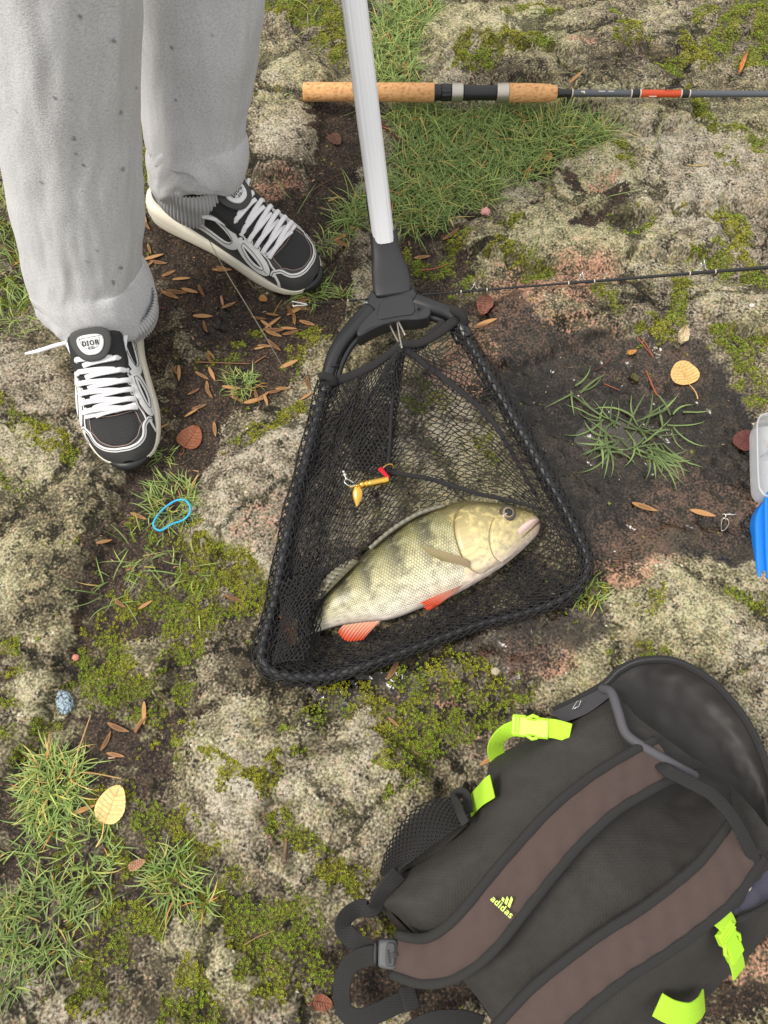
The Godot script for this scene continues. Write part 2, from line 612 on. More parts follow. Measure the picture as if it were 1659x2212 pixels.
	stroke("pale", 1.0, 110, [1250, 380, 1420, 420, 1560, 430])
	stroke("pale", 0.9, 110, [1150, 470, 1300, 520, 1480, 520])
	stroke("pale", 0.6, 70, [1400, 60, 1450, 40])
	stroke("pale", 0.8, 60, [1180, 560, 1260, 560])
	stroke("pale", 0.9, 80, [1540, 640, 1620, 660])
	stroke("pale", 0.9, 60, [40, 800, 100, 860])
	stroke("pale", 0.7, 70, [20, 950, 80, 1040])
	stroke("pale", 0.9, 60, [230, 930, 250, 990])
	stroke("pale", 0.8, 80, [80, 1180, 60, 1280, 150, 1330])
	stroke("pale", 1.0, 40, [30, 1240, 20, 1300])
	stroke("pale", 1.0, 60, [60, 1480, 100, 1560])
	stroke("pale", 1.0, 90, [480, 1150, 560, 1080, 620, 1000])
	stroke("pale", 0.9, 40, [560, 1190, 540, 1240])
	stroke("pale", 0.9, 46, [270, 1430, 320, 1440, 330, 1500])
	stroke("pale", 1.0, 90, [480, 1590, 600, 1580, 700, 1560])
	stroke("pale", 0.9, 90, [450, 1640, 480, 1760, 560, 1800])
	stroke("pale", 0.9, 60, [620, 1870, 680, 1930])
	stroke("pale", 0.8, 120, [660, 1720, 760, 1680, 840, 1760])
	stroke("pale", 0.8, 60, [430, 1480, 480, 1490])
	stroke("pale", 1.0, 30, [460, 1990, 480, 2020])
	stroke("pale", 0.8, 60, [370, 2030, 450, 2090, 520, 2140])
	stroke("pale", 0.8, 60, [90, 2130, 150, 2180])
	stroke("pale", 1.0, 90, [1440, 1220, 1560, 1230, 1520, 1330])
	stroke("pale", 1.0, 60, [1270, 1380, 1350, 1340])
	stroke("pale", 0.9, 90, [1500, 1380, 1600, 1420, 1640, 1520])
	stroke("pale", 0.8, 46, [1180, 1460, 1250, 1460])
	stroke("pale", 0.7, 36, [780, 600, 760, 640])
	stroke("pale", 0.6, 46, [400, 590, 400, 620])
	stroke("pale", 0.6, 30, [700, 690, 720, 660])
	stroke("pale", 1.0, 120, [760, 900, 900, 900, 1000, 960])
	stroke("pale", 1.0, 110, [720, 1100, 900, 1020, 1060, 1080])
	stroke("pale", 0.9, 80, [640, 1220, 760, 1120])
	stroke("moss", 0.8, 26, [880, 850, 960, 880, 920, 820])
	stroke("moss", 0.7, 20, [1050, 960, 1080, 1010])
	# --- dark, bare patches
	stroke("dark", 0.9, 14, [1240, 250, 1230, 300, 1200, 320])
	stroke("dark", 0.9, 22, [1230, 400, 1240, 420])
	stroke("dark", 0.8, 12, [1470, 90, 1390, 120])
	stroke("dark", 0.6, 70, [1420, 140, 1350, 160])
	stroke("dark", 0.6, 50, [1090, 150, 1130, 170])
	stroke("dark", 0.7, 60, [90, 1240, 170, 1260, 100, 1300])
	stroke("dark", 0.6, 46, [80, 1120, 180, 1100])
	stroke("dark", 0.5, 60, [330, 2080, 410, 2060])
	stroke("dark", 0.8, 60, [560, 1470, 520, 1420])
	stroke("dark", 0.7, 40, [560, 1340, 520, 1330])
	stroke("dark", 0.7, 60, [760, 1500, 640, 1500])
	stroke("dark", 0.6, 60, [300, 1860, 420, 1960, 360, 2070])
	stroke("dark", 0.7, 80, [1180, 880, 1080, 830])
	stroke("dark", 0.6, 60, [340, 1480, 400, 1530])
	# --- grass
	stroke("grass", 1.0, 48, [880, 20, 850, 90, 850, 160])
	stroke("grass", 0.8, 22, [925, 10, 900, 60])
	stroke("grass", 1.0, 60, [900, 260, 1000, 290, 1100, 270, 1210, 280])
	stroke("grass", 1.0, 60, [900, 340, 1000, 350, 1110, 340, 1150, 310])
	stroke("grass", 1.0, 55, [870, 420, 960, 420, 1030, 400])
	stroke("grass", 0.9, 30, [1250, 300, 1290, 285])
	stroke("grass", 0.9, 34, [880, 470, 940, 470])
	stroke("grass", 0.9, 30, [770, 440, 760, 470])

func paint_slabs():
	slab(0.034, 0.030, [590, 1690, 640, 1640, 740, 1600, 840, 1590, 920, 1660, 1000, 1760, 960, 1900, 850, 1900, 790, 1900, 700, 1850, 620, 1770])
	slab(0.030, 0.10, [405, 1180, 440, 1060, 500, 985, 590, 925, 700, 890, 860, 900, 920, 1020, 860, 1150, 720, 1250, 600, 1290, 540, 1260, 470, 1220])
	slab(0.020, 0.07, [-120, 750, 60, 730, 150, 740, 240, 900, 300, 1010, 250, 1080, 240, 1180, 190, 1300, 160, 1420, 110, 1560, 20, 1680, -140, 1700])
	slab(0.024, 0.05, [545, 90, 640, 90, 690, 130, 730, 160, 700, 260, 690, 330, 640, 400, 560, 390, 520, 330, 420, 300, 430, 120])
	slab(0.018, 0.03, [905, 70, 960, 10, 1150, 20, 1250, 30, 1300, 10, 1380, 60, 1400, 110, 1300, 140, 1150, 120, 1010, 85, 980, 130, 930, 160])
	slab(0.016, 0.03, [1040, 160, 1150, 115, 1210, 130, 1240, 170, 1200, 190, 1060, 185])
	slab(0.014, 0.025, [1400, 80, 1440, 20, 1480, 40, 1500, 80, 1470, 120, 1420, 140])
	slab(0.018, 0.03, [1230, 130, 1390, 130, 1430, 160, 1490, 170, 1500, 270, 1400, 300, 1300, 260, 1230, 220])
	slab(0.018, 0.05, [1200, 350, 1330, 300, 1500, 290, 1640, 330, 1760, 420, 1700, 500, 1590, 450, 1480, 470, 1320, 480, 1270, 460, 1210, 470, 1160, 430])
	slab(0.020, 0.05, [960, 530, 1050, 440, 1180, 440, 1300, 480, 1420, 510, 1560, 480, 1560, 560, 1400, 560, 1250, 600, 1120, 580, 1020, 560])
	slab(0.018, 0.06, [1000, 760, 1060, 650, 1160, 600, 1300, 590, 1420, 640, 1440, 700, 1300, 730, 1200, 760, 1090, 800])
	slab(0.020, 0.05, [1500, 640, 1640, 600, 1760, 640, 1740, 740, 1600, 730, 1520, 700])
	slab(0.016, 0.06, [1310, 1230, 1440, 1130, 1600, 1130, 1740, 1200, 1760, 1400, 1600, 1500, 1400, 1430, 1320, 1360])
	slab(0.016, 0.03, [245, 1440, 300, 1400, 360, 1420, 370, 1500, 340, 1540, 290, 1510])
	slab(0.012, 0.03, [430, 1460, 480, 1440, 510, 1490, 470, 1530, 400, 1560])
	slab(0.018, 0.035, [420, 1580, 560, 1550, 720, 1540, 700, 1600, 600, 1660, 580, 1760, 620, 1840, 700, 1900, 720, 1960, 640, 1940, 520, 1850, 450, 1790, 380, 1700])
	slab(0.014, 0.03, [320, 1980, 420, 1930, 470, 1960, 540, 2070, 580, 2140, 520, 2180, 420, 2130, 350, 2070])
	slab(0.018, 0.04, [-40, 2180, 60, 2090, 140, 2080, 190, 2150, 330, 2160, 420, 2190, 500, 2190, 640, 2140, 700, 2250, 400, 2330, -60, 2330])
	slab(0.012, 0.03, [600, 2060, 660, 2050, 730, 2040, 740, 2110, 640, 2110])
	slab(0.018, 0.04, [1540, 2180, 1560, 2060, 1640, 1980, 1750, 2000, 1760, 2200])
	slab(0.010, 0.04, [840, 1440, 960, 1420, 1120, 1400, 1240, 1440, 1130, 1500, 980, 1480, 880, 1520])

func make_ground():
	n_low = noise_bytes(TX, TZ, 95.0, 4, 11)
	n_mid = noise_bytes(TX, TZ, 26.0, 4, 12)
	n_fine = noise_bytes(TX, TZ, 4.2, 2, 13)
	n_cell = noise_bytes(TX, TZ, 4.6, 1, 14, true)
	n_crack = noise_bytes(TX, TZ, 175.0, 2, 21, true)
	n_big = noise_bytes(TX, TZ, 300.0, 3, 15)
	hmac.resize(MX * MZ)
	paint_layers()
	paint_slabs()
	# random growth and soil outside the photograph, as within it
	var top := at(0, 0).z
	for o in MX * MZ:
		var i := o % MX
		var k := o / MX
		var x := GX0 + GW * i / (MX - 1)
		var z := GZ0 + GD * k / (MZ - 1)
		var d := -z * 0.358 + CAM_H * 0.934
		var outside := maxf(maxf(absf(x) / (d * 0.487) - 1.02, (top - z) * 4.0), (z - at(0, 2212).z) * 4.0)
		if outside > 0.0:
			var ti := (k * 3 % TZ) * TX + i * 3
			var s := clampf(outside * 12.0, 0.0, 1.0)
			layers.moss[o] = maxf(layers.moss[o], s * smoothstep(0.55, 0.7, n_low[ti] / 255.0))
			layers.dirt[o] = maxf(layers.dirt[o], s * smoothstep(0.55, 0.7, n_big[ti] / 255.0))
			layers.pale[o] = maxf(layers.pale[o], s * smoothstep(0.5, 0.3, n_big[ti] / 255.0))
	# soft wear: average the height once
	var sm := hmac.duplicate()
	for k in range(1, MZ - 1):
		for i in range(1, MX - 1):
			var o := k * MX + i
			sm[o] = (hmac[o] * 2.0 + hmac[o - 1] + hmac[o + 1] + hmac[o - MX] + hmac[o + MX]) / 6.0
	hmac = sm
	gy_grid.resize(MX * MZ)
	for k in MZ:
		for i in MX:
			var o := k * MX + i
			var ti := mini(int(k * float(TZ) / MZ), TZ - 1) * TX + mini(int(i * float(TX) / MX), TX - 1)
			var low: float = n_low[ti] / 255.0 - 0.5
			var mid: float = n_mid[ti] / 255.0 - 0.5
			var fi: float = n_fine[ti] / 255.0 - 0.5
			var dirt: float = layers.dirt[o]
			var wet: float = layers.wet[o]
			var moss: float = layers.moss[o]
			var h := hmac[o] + low * 0.009 * (1.0 - 0.5 * dirt) + mid * (0.0022 + 0.004 * moss + 0.003 * wet) + fi * (1.0 - wet) * (0.0009 + 0.002 * moss + 0.001 * dirt)
			h -= dirt * 0.007 + wet * 0.012
			h -= 0.0035 * (1.0 - smoothstep(4.0, 20.0, float(n_crack[ti]))) * (1.0 - dirt) * (1.0 - wet) + layers.edge[o] * 0.003 * (1.0 - wet)
			if moss > 0.5: h += (moss - 0.5) * 0.006
			gy_grid[o] = h
	# level the puddle's bed a little deeper
	var pc := at(1330, 950)
	for k in MZ:
		for i in MX:
			var x := GX0 + GW * i / (MX - 1) - pc.x
			var z := GZ0 + GD * k / (MZ - 1) - pc.z
			var d := Vector2(x / 0.10, z / 0.085).length()
			if d < 1.0: gy_grid[k * MX + i] -= 0.012 * (1.0 - d * d)
	ground_mesh()

func small_image(names: Array) -> PackedByteArray:
	var b := PackedByteArray()
	b.resize(MX * MZ * 4)
	for q in 4:
		var a: PackedFloat32Array = layers[names[q]]
		for o in MX * MZ: b[o * 4 + q] = int(clampf(a[o], 0.0, 1.0) * 255.0)
	var im := Image.create_from_data(MX, MZ, false, Image.FORMAT_RGBA8, b)
	im.resize(TX, TZ, Image.INTERPOLATE_BILINEAR)
	return im.get_data()

var mo_map := PackedByteArray()

func ground_textures() -> StandardMaterial3D:
	var ma := small_image(["dirt", "moss", "wet", "pink"])
	var mb := small_image(["pale", "dark", "grass", "edge"])
	var col := PackedByteArray()
	col.resize(TX * TZ * 3)
	var rgh := PackedByteArray()
	rgh.resize(TX * TZ)
	var hgt := PackedByteArray()
	hgt.resize(TX * TZ)
	var low := n_low; var mid := n_mid; var fine := n_fine; var cell := n_cell; var big := n_big
	var size := TX * TZ
	mo_map.resize(size)
	crust_map.resize(size)
	for y in TZ:
		for x in TX:
			var o := y * TX + x
			var nl := low[o] * 0.00392
			var nm := mid[o] * 0.00392
			var nf := fine[o] * 0.00392
			var nc := cell[o] * 0.00392
			var nb := big[o] * 0.00392
			var wx := clampi(x + int((nm - 0.5) * 46.0 + (nf - 0.5) * 10.0), 0, TX - 1)
			var wy := clampi(y + int((nl - 0.5) * 40.0 + (nf - 0.5) * 10.0), 0, TZ - 1)
			var w := (wy * TX + wx) * 4
			var dirt := ma[w] * 0.00392
			var moss := ma[w + 1] * 0.00392
			var wet := ma[w + 2] * 0.00392
			var pink := ma[w + 3] * 0.00392
			var pale := mb[w] * 0.00392
			var dark := mb[w + 1] * 0.00392
			var gm := mb[w + 2] * 0.00392
			# a second, shifted read of the fine noise breaks up what repeats
			var o2 := (o * 3 + 7919) % size
			var nf2 := fine[(o + 401 * TX + 233) % size] * 0.00392
			var nm2 := mid[(o + 701 * TX + 611) % size] * 0.00392
			# weathered granite under a crust of lichen: dark gaps, olive mid tones, cream rosettes
			var cr := smoothstep(0.0, 0.42, nc)
			var crack := 1.0 - smoothstep(4.0, 13.0, float(n_crack[o]) + (nf - 0.5) * 8.0)
			var edge := mb[w + 3] * 0.00392
			var v := 0.46 + (nf - 0.5) * 1.02 + (nf2 - 0.5) * 0.50 + (nm - 0.5) * 0.62 + (nl - 0.5) * 0.50 + (pale - 0.35) * 0.26 - dark * 0.26 - (1.0 - cr) * 0.14 - pink * 0.06 - edge * 0.22
			var tone := smoothstep(0.30, 0.70, nb * 0.6 + nm2 * 0.4)
			var r: float
			var g: float
			var b: float
			if v < 0.40:
				var k := clampf(v / 0.40, 0.0, 1.0)
				r = lerpf(74.0, lerpf(142.0, 132.0, tone), k); g = lerpf(66.0, lerpf(131.0, 126.0, tone), k); b = lerpf(54.0, lerpf(114.0, 96.0, tone), k)
			else:
				var k := clampf((v - 0.40) / 0.42, 0.0, 1.0)
				r = lerpf(lerpf(142.0, 132.0, tone), 188.0, k); g = lerpf(lerpf(131.0, 126.0, tone), 183.0, k); b = lerpf(lerpf(114.0, 96.0, tone), lerpf(168.0, 148.0, tone), k)
			var ck := crack * (1.0 - 0.3 * pale) * (1.0 - wet)
			r *= 1.0 - 0.62 * ck; g *= 1.0 - 0.62 * ck; b *= 1.0 - 0.68 * ck
			var h := 0.30 + clampf(v, 0.0, 1.0) * 0.34 + (nm - 0.5) * 0.4 - ck * 0.3
			# pink granite crystals
			if pink > 0.05:
				var pk := smoothstep(0.50, 0.60, nm * 0.34 + nf * 0.46 + nf2 * 0.1 + pink * 0.20 - 0.06 - moss * 0.2)
				var s2 := 0.74 + 0.5 * nf2
				r = lerpf(r, 200.0 * s2, pk * 0.7)
				g = lerpf(g, 142.0 * s2, pk * 0.7)
				b = lerpf(b, 122.0 * s2, pk * 0.7)
			elif nf2 > 0.66 and nm > 0.56:
				r = lerpf(r, 205.0, 0.5); g = lerpf(g, 150.0, 0.5); b = lerpf(b, 128.0, 0.5)
			# black crusts and hollows in the rock
			var pit := smoothstep(0.37, 0.30, nm2 * 0.6 + nf * 0.25 + nl * 0.15 - dark * 0.12 + pale * 0.02)
			r *= 1.0 - 0.5 * pit; g *= 1.0 - 0.5 * pit; b *= 1.0 - 0.54 * pit
			h -= pit * 0.15
			# soil
			var di := smoothstep(0.40, 0.56, dirt * 0.78 + gm * 0.45 + (nm - 0.5) * 0.75 + (nl - 0.5) * 0.40 + (crack + edge) * 0.10)
			if di > 0.0:
				var s3 := 0.32 + 1.15 * nf + (nm2 - 0.5) * 0.8
				var dr := 62.0 * s3
				var dg := 50.0 * s3
				var db := 41.0 * s3
				if nf2 > 0.70 and nf > 0.5:
					dr = 118.0; dg = 92.0; db = 70.0
				r = lerpf(r, dr, di); g = lerpf(g, dg, di); b = lerpf(b, db, di)
				h = lerpf(h, 0.30 + (nf - 0.5) * 0.5 + (nm2 - 0.5) * 0.4, di)
			# moss
			var mo := smoothstep(0.46, 0.60, moss * 0.74 + (crack + edge) * 0.14 + (nm - 0.5) * 1.15 + (nm2 - 0.5) * 0.5 + (nf2 - 0.5) * 0.6)
			if mo > 0.0:
				mo *= 1.0 - 0.5 * smoothstep(0.52, 0.68, nm2)
				var s4 := 0.30 + 1.25 * nf + (nm2 - 0.5) * 0.6
				r = lerpf(r, 90.0 * s4, mo); g = lerpf(g, 86.0 * s4, mo); b = lerpf(b, 36.0 * s4, mo)
				h = lerpf(h, 0.5 + (nf - 0.5) * 0.7, mo)
			# wet rock
			var we := smoothstep(0.30, 0.60, wet + (nm - 0.5) * 0.5 + (nl - 0.5) * 0.2)
			if we > 0.0:
				var f := 1.0 - (0.62 - 0.22 * pink) * we
				var keep := 1.0 - 0.5 * we * (1.0 - pink * 0.7)
				var grey := (r + g + b) * 0.333
				r = lerpf(grey * 1.18, r, keep) * f; g = lerpf(grey * 0.97, g, keep) * f; b = lerpf(grey * 0.80, b, keep) * f
				h = lerpf(h, 0.5 + (nm - 0.5) * 1.1 + (nl - 0.5) * 0.8, we * 0.8)
			col[o * 3] = clampi(int(r), 0, 255)
			col[o * 3 + 1] = clampi(int(g), 0, 255)
			col[o * 3 + 2] = clampi(int(b), 0, 255)
			mo_map[o] = int(mo * 255.0)
			crust_map[o] = int(clampf((v - 0.42) * 2.0, 0.0, 1.0) * (1.0 - di) * (1.0 - mo) * (1.0 - we) * (1.0 - ck) * 255.0)
			rgh[o] = int((0.93 - 0.80 * we * (0.80 + 0.25 * nm) - 0.22 * di * nf) * 255.0)
			hgt[o] = clampi(int(h * 255.0), 0, 255)
	var m := std("ground", Color.WHITE, 1.0)
	m.albedo_texture = ImageTexture.create_from_image(Image.create_from_data(TX, TZ, false, Image.FORMAT_RGB8, col))
	m.roughness_texture = ImageTexture.create_from_image(Image.create_from_data(TX, TZ, false, Image.FORMAT_L8, rgh))
	m.heightmap_enabled = true
	m.heightmap_scale = 0.26
	m.heightmap_texture = ImageTexture.create_from_image(Image.create_from_data(TX, TZ, false, Image.FORMAT_L8, hgt))
	m.metallic_specular = 0.42
	# fine grain: small crusts parted by hair cracks, crystals and grit
	var fc := FastNoiseLite.new()
	fc.seed = 77
	fc.noise_type = FastNoiseLite.TYPE_CELLULAR
	fc.cellular_return_type = FastNoiseLite.RETURN_DISTANCE2_SUB
	fc.fractal_type = FastNoiseLite.FRACTAL_NONE
	fc.frequency = 1.0 / 7.5
	fc.domain_warp_enabled = true
	fc.domain_warp_amplitude = 5.0
	fc.domain_warp_frequency = 0.11
	var ff := FastNoiseLite.new()
	ff.seed = 78
	ff.frequency = 1.0 / 4.0
	ff.fractal_octaves = 2
	var fl := FastNoiseLite.new()
	fl.seed = 79
	fl.frequency = 1.0 / 34.0
	fl.fractal_octaves = 3
	var dc := fc.get_seamless_image(900, 900).get_data()
	var df := ff.get_seamless_image(900, 900).get_data()
	var dl := fl.get_seamless_image(900, 900).get_data()
	var det := PackedByteArray()
	det.resize(900 * 900 * 3)
	for o in 900 * 900:
		var q := smoothstep(4.0, 96.0, float(dc[o]))
		var w := smoothstep(88.0, 150.0, float(dl[o]))
		var t := lerpf(0.90, 0.46 + 0.54 * q, w) * (0.84 + 0.32 * df[o] * 0.00392)
		if df[o] > 196: t *= 1.12
		elif df[o] < 62: t *= 0.66
		var k := clampi(int((0.40 + 0.66 * t) * 252.0), 0, 255)
		det[o * 3] = k; det[o * 3 + 1] = k; det[o * 3 + 2] = int(k * 0.985)
	m.detail_enabled = true
	m.detail_blend_mode = BaseMaterial3D.BLEND_MODE_MUL
	m.detail_uv_layer = BaseMaterial3D.DETAIL_UV_2
	m.detail_albedo = ImageTexture.create_from_image(Image.create_from_data(900, 900, false, Image.FORMAT_RGB8, det))
	m.uv2_triplanar = true
	m.uv2_world_triplanar = true
	m.uv2_scale = Vector3.ONE * 2.4
	return m

func ground_mesh():
	var nx := 560
	var nz := 610
	var xs := PackedFloat32Array()
	var zs := PackedFloat32Array()
	var steps := []
	var s := 0.01
	var a := 0.0
	for i in 26:
		a += s
		s *= 1.36
		steps.append(a)
	for i in range(25, -1, -1): xs.append(GX0 - steps[i])
	for i in nx: xs.append(GX0 + GW * i / (nx - 1))
	for i in 26: xs.append(GX0 + GW + steps[i])
	for i in range(25, -1, -1): zs.append(GZ0 - steps[i])
	for i in nz: zs.append(GZ0 + GD * i / (nz - 1))
	for i in 26: zs.append(GZ0 + GD + steps[i])
	var m := new_mb()
	var cols := xs.size()
	var rows := zs.size()
	m.v.resize(rows * cols); m.uv.resize(rows * cols); m.c.resize(rows * cols)
	m.c.fill(Color.WHITE)
	for k in rows:
		for i in cols:
			m.v[k * cols + i] = Vector3(xs[i], gy(xs[i], zs[k]), zs[k])
			m.uv[k * cols + i] = Vector2((xs[i] - GX0) / GW, (zs[k] - GZ0) / GD)
	m.ix.resize((rows - 1) * (cols - 1) * 6)
	var o := 0
	for k in rows - 1:
		for i in cols - 1:
			var q := k * cols + i
			m.ix[o] = q; m.ix[o + 1] = q + 1; m.ix[o + 2] = q + cols + 1
			m.ix[o + 3] = q; m.ix[o + 4] = q + cols + 1; m.ix[o + 5] = q + cols
			o += 6
	var g := put("ground", m.done(), ground_textures())
	tag(g, "lichen covered granite bedrock with bare soil, moss and a wet hollow", "ground", "", "structure")

# an image of noise run through colours; stretch > 1 draws it out along x
func noise_tex(size: int, period: float, octaves: int, sd: int, cols: Array, stretch := 1.0) -> ImageTexture:
	var n := FastNoiseLite.new()
	n.seed = sd
	n.noise_type = FastNoiseLite.TYPE_SIMPLEX_SMOOTH
	n.frequency = 1.0 / period
	n.fractal_octaves = octaves
	var src := n.get_seamless_image(maxi(int(size / stretch), 8), size)
	if stretch != 1.0: src.resize(size, size, Image.INTERPOLATE_CUBIC)
	var d := src.get_data()
	if cols.is_empty():
		return ImageTexture.create_from_image(src)
	var ramp := PackedByteArray()
	ramp.resize(768)
	for i in 256:
		var f := float(i) / 255.0 * (cols.size() - 1)
		var k := mini(int(f), cols.size() - 2)
		var c: Color = cols[k].lerp(cols[k + 1], f - k)
		ramp[i * 3] = int(c.r * 255); ramp[i * 3 + 1] = int(c.g * 255); ramp[i * 3 + 2] = int(c.b * 255)
	var b := PackedByteArray()
	b.resize(size * size * 3)
	for o in size * size:
		var q := d[o] * 3
		b[o * 3] = ramp[q]; b[o * 3 + 1] = ramp[q + 1]; b[o * 3 + 2] = ramp[q + 2]
	return ImageTexture.create_from_image(Image.create_from_data(size, size, false, Image.FORMAT_RGB8, b))

# the over and under of a plain weave, as height
func weave_tex(size: int, threads: int, rib := false) -> ImageTexture:
	var b := PackedByteArray()
	b.resize(size * size)
	for y in size:
		for x in size:
			var u := float(x) / size * threads
			var v := float(y) / size * threads
			var h: float
			if rib:
				h = absf(sin(PI * v)) * (0.75 + 0.25 * absf(sin(PI * (u + (0.5 if int(v) % 2 else 0.0)))))
			else:
				var over := (int(u) + int(v)) % 2 == 0
				h = absf(sin(PI * u)) * absf(sin(PI * v)) * (1.0 if over else 0.55)
			b[y * size + x] = int(h * 255)
	return ImageTexture.create_from_image(Image.create_from_data(size, size, false, Image.FORMAT_L8, b))

func with_bump(m: StandardMaterial3D, t: Texture2D, amount: float, per_metre: float, triplanar := true) -> StandardMaterial3D:
	m.heightmap_enabled = true
	m.heightmap_texture = t
	m.heightmap_scale = amount
	if triplanar: m.uv1_triplanar = true
	m.uv1_scale = Vector3.ONE * per_metre
	return m

func make_materials():
	var weave := weave_tex(256, 32)
	var rib := weave_tex(128, 16, true)
	var grain := noise_tex(256, 6.0, 3, 31, [])
	var m := std("leaf_green", Color.WHITE, 0.6)
	m.vertex_color_use_as_albedo = true
	m.backlight_enabled = true
	m.backlight = Color(0.35, 0.35, 0.35)
	m = std("painted", Color.WHITE, 0.75)
	m.vertex_color_use_as_albedo = true
	m = std("cork", Color.WHITE, 0.75)
	m.albedo_texture = noise_tex(512, 26.0, 4, 5, [rgb8(120, 78, 45), rgb8(196, 140, 88), rgb8(222, 168, 112), rgb8(226, 176, 122), rgb8(190, 130, 80)], 2.2)
	with_bump(m, noise_tex(256, 10.0, 3, 6, []), 0.05, 9.0)
	m = std("aluminium", rgb8(242, 242, 244), 0.42, 0.1)
	with_bump(m, noise_tex(128, 4.0, 2, 7, [], 6.0), 0.003, 8.0)
	std("steel", rgb8(205, 203, 198), 0.28, 0.9)
	std("dull_steel", rgb8(190, 184, 172), 0.4, 0.85)
	m = std("black_plastic", rgb8(44, 44, 46), 0.48)
	with_bump(m, grain, 0.012, 30.0)
	std("gloss_black", rgb8(34, 34, 36), 0.22)
	std("satin_black", rgb8(34, 34, 36), 0.36)
	std("blank_grey", rgb8(84, 88, 94), 0.25, 0.15)
	std("orange_band", rgb8(196, 74, 36), 0.3)
	std("white_wrap", rgb8(214, 200, 180), 0.5)
	m = std("net_thread", rgb8(30, 28, 29), 0.75)
	m = std("net_band", rgb8(38, 36, 37), 0.9)
	with_bump(m, weave, 0.06, 26.0)
	m = std("frame_tube", rgb8(48, 49, 52), 0.5)
	m = std("pack_fabric", rgb8(54, 52, 50), 0.88)
	m.albedo_texture = noise_tex(512, 70.0, 5, 41, [rgb8(226, 224, 222), rgb8(244, 242, 240), rgb8(255, 253, 252)])
	with_bump(m, weave, 0.045, 10.0)
	m = std("pack_panel", rgb8(50, 48, 46), 0.9)
	with_bump(m, weave, 0.03, 12.0)
	m = std("strap_fabric", rgb8(76, 62, 58), 0.9)
	m.albedo_texture = noise_tex(512, 160.0, 3, 42, [rgb8(240, 238, 238), rgb8(249, 247, 246), rgb8(255, 254, 252)])
	with_bump(m, weave, 0.03, 14.0)
	m = std("webbing", rgb8(33, 32, 32), 0.8)
	with_bump(m, rib, 0.07, 42.0)
	m = std("edge_tape", rgb8(41, 40, 39), 0.85)
	with_bump(m, rib, 0.05, 60.0)
	m = std("lining", rgb8(47, 45, 44), 0.58)
	with_bump(m, weave, 0.01, 20.0)
	m.metallic_specular = 0.45
	m = std("neon_web", rgb8(178, 228, 56), 0.75)
	with_bump(m, rib, 0.05, 50.0)
	std("neon_plastic", rgb8(176, 230, 54), 0.42)
	std("print_neon", rgb8(206, 238, 110), 0.7)
	std("grey_piping", rgb8(78, 77, 82), 0.8)
	m = std("jersey", rgb8(66, 66, 80), 0.95)
	with_bump(m, grain, 0.04, 20.0)
	m = std("sweat", Color.WHITE, 0.95)
	m.vertex_color_use_as_albedo = true
	m.albedo_texture = noise_tex(1024, 4.6, 3, 51, [rgb8(138, 138, 143), rgb8(178, 178, 181), rgb8(196, 196, 198), rgb8(206, 206, 207), rgb8(224, 224, 224)], 1.8)
	with_bump(m, noise_tex(1024, 4.0, 3, 52, []), 0.05, 1.9)
	m.uv1_offset = Vector3(0.5, 0.0, 0.5)
	m.rim_enabled = true
	m.rim = 0.3
	m = std("cuff", rgb8(196, 196, 198), 0.95)
	m.vertex_color_use_as_albedo = true
	m = std("shoe_leather", rgb8(62, 62, 62), 0.62)
	with_bump(m, grain, 0.02, 22.0)
	m = std("shoe_mesh", rgb8(44, 44, 45), 0.8)
	with_bump(m, weave_tex(256, 40), 0.09, 14.0)
	std("shoe_white", rgb8(226, 226, 224), 0.55)
	std("shoe_stitch", rgb8(160, 134, 124), 0.7)
	m = std("sole_cream", rgb8(228, 222, 204), 0.6)
	with_bump(m, grain, 0.02, 16.0)
	std("rubber", rgb8(30, 30, 31), 0.45)
	m = std("lace", rgb8(236, 234, 236), 0.85)
	with_bump(m, weave, 0.02, 40.0)
	std("ink", rgb8(40, 42, 46), 0.6)
	std("gold", rgb8(226, 182, 84), 0.22, 0.95)
	std("red_wool", rgb8(190, 20, 40), 0.8)
	std("cyan_rubber", rgb8(52, 172, 214), 0.5)
	m = std("clear_plastic", Color(0.86, 0.87, 0.88, 0.45), 0.3)
	m.transparency = BaseMaterial3D.TRANSPARENCY_ALPHA
	m = std("blue_plastic", rgb8(20, 118, 214), 0.42)
	with_bump(m, grain, 0.006, 8.0)
	m = std("dry_leaf", Color.WHITE, 0.7)
	m.vertex_color_use_as_albedo = true
	m.backlight_enabled = true
	m.backlight = Color(0.25, 0.22, 0.18)
	m = std("line", Color(0.50, 0.46, 0.40, 0.40), 0.5)
	m.transparency = BaseMaterial3D.TRANSPARENCY_ALPHA
	m = std("water", Color(0.55, 0.50, 0.42, 0.10), 0.02)
	m.transparency = BaseMaterial3D.TRANSPARENCY_ALPHA

func lin(r: float, g: float, b: float) -> Color:
	return rgb8(r, g, b).srgb_to_linear()

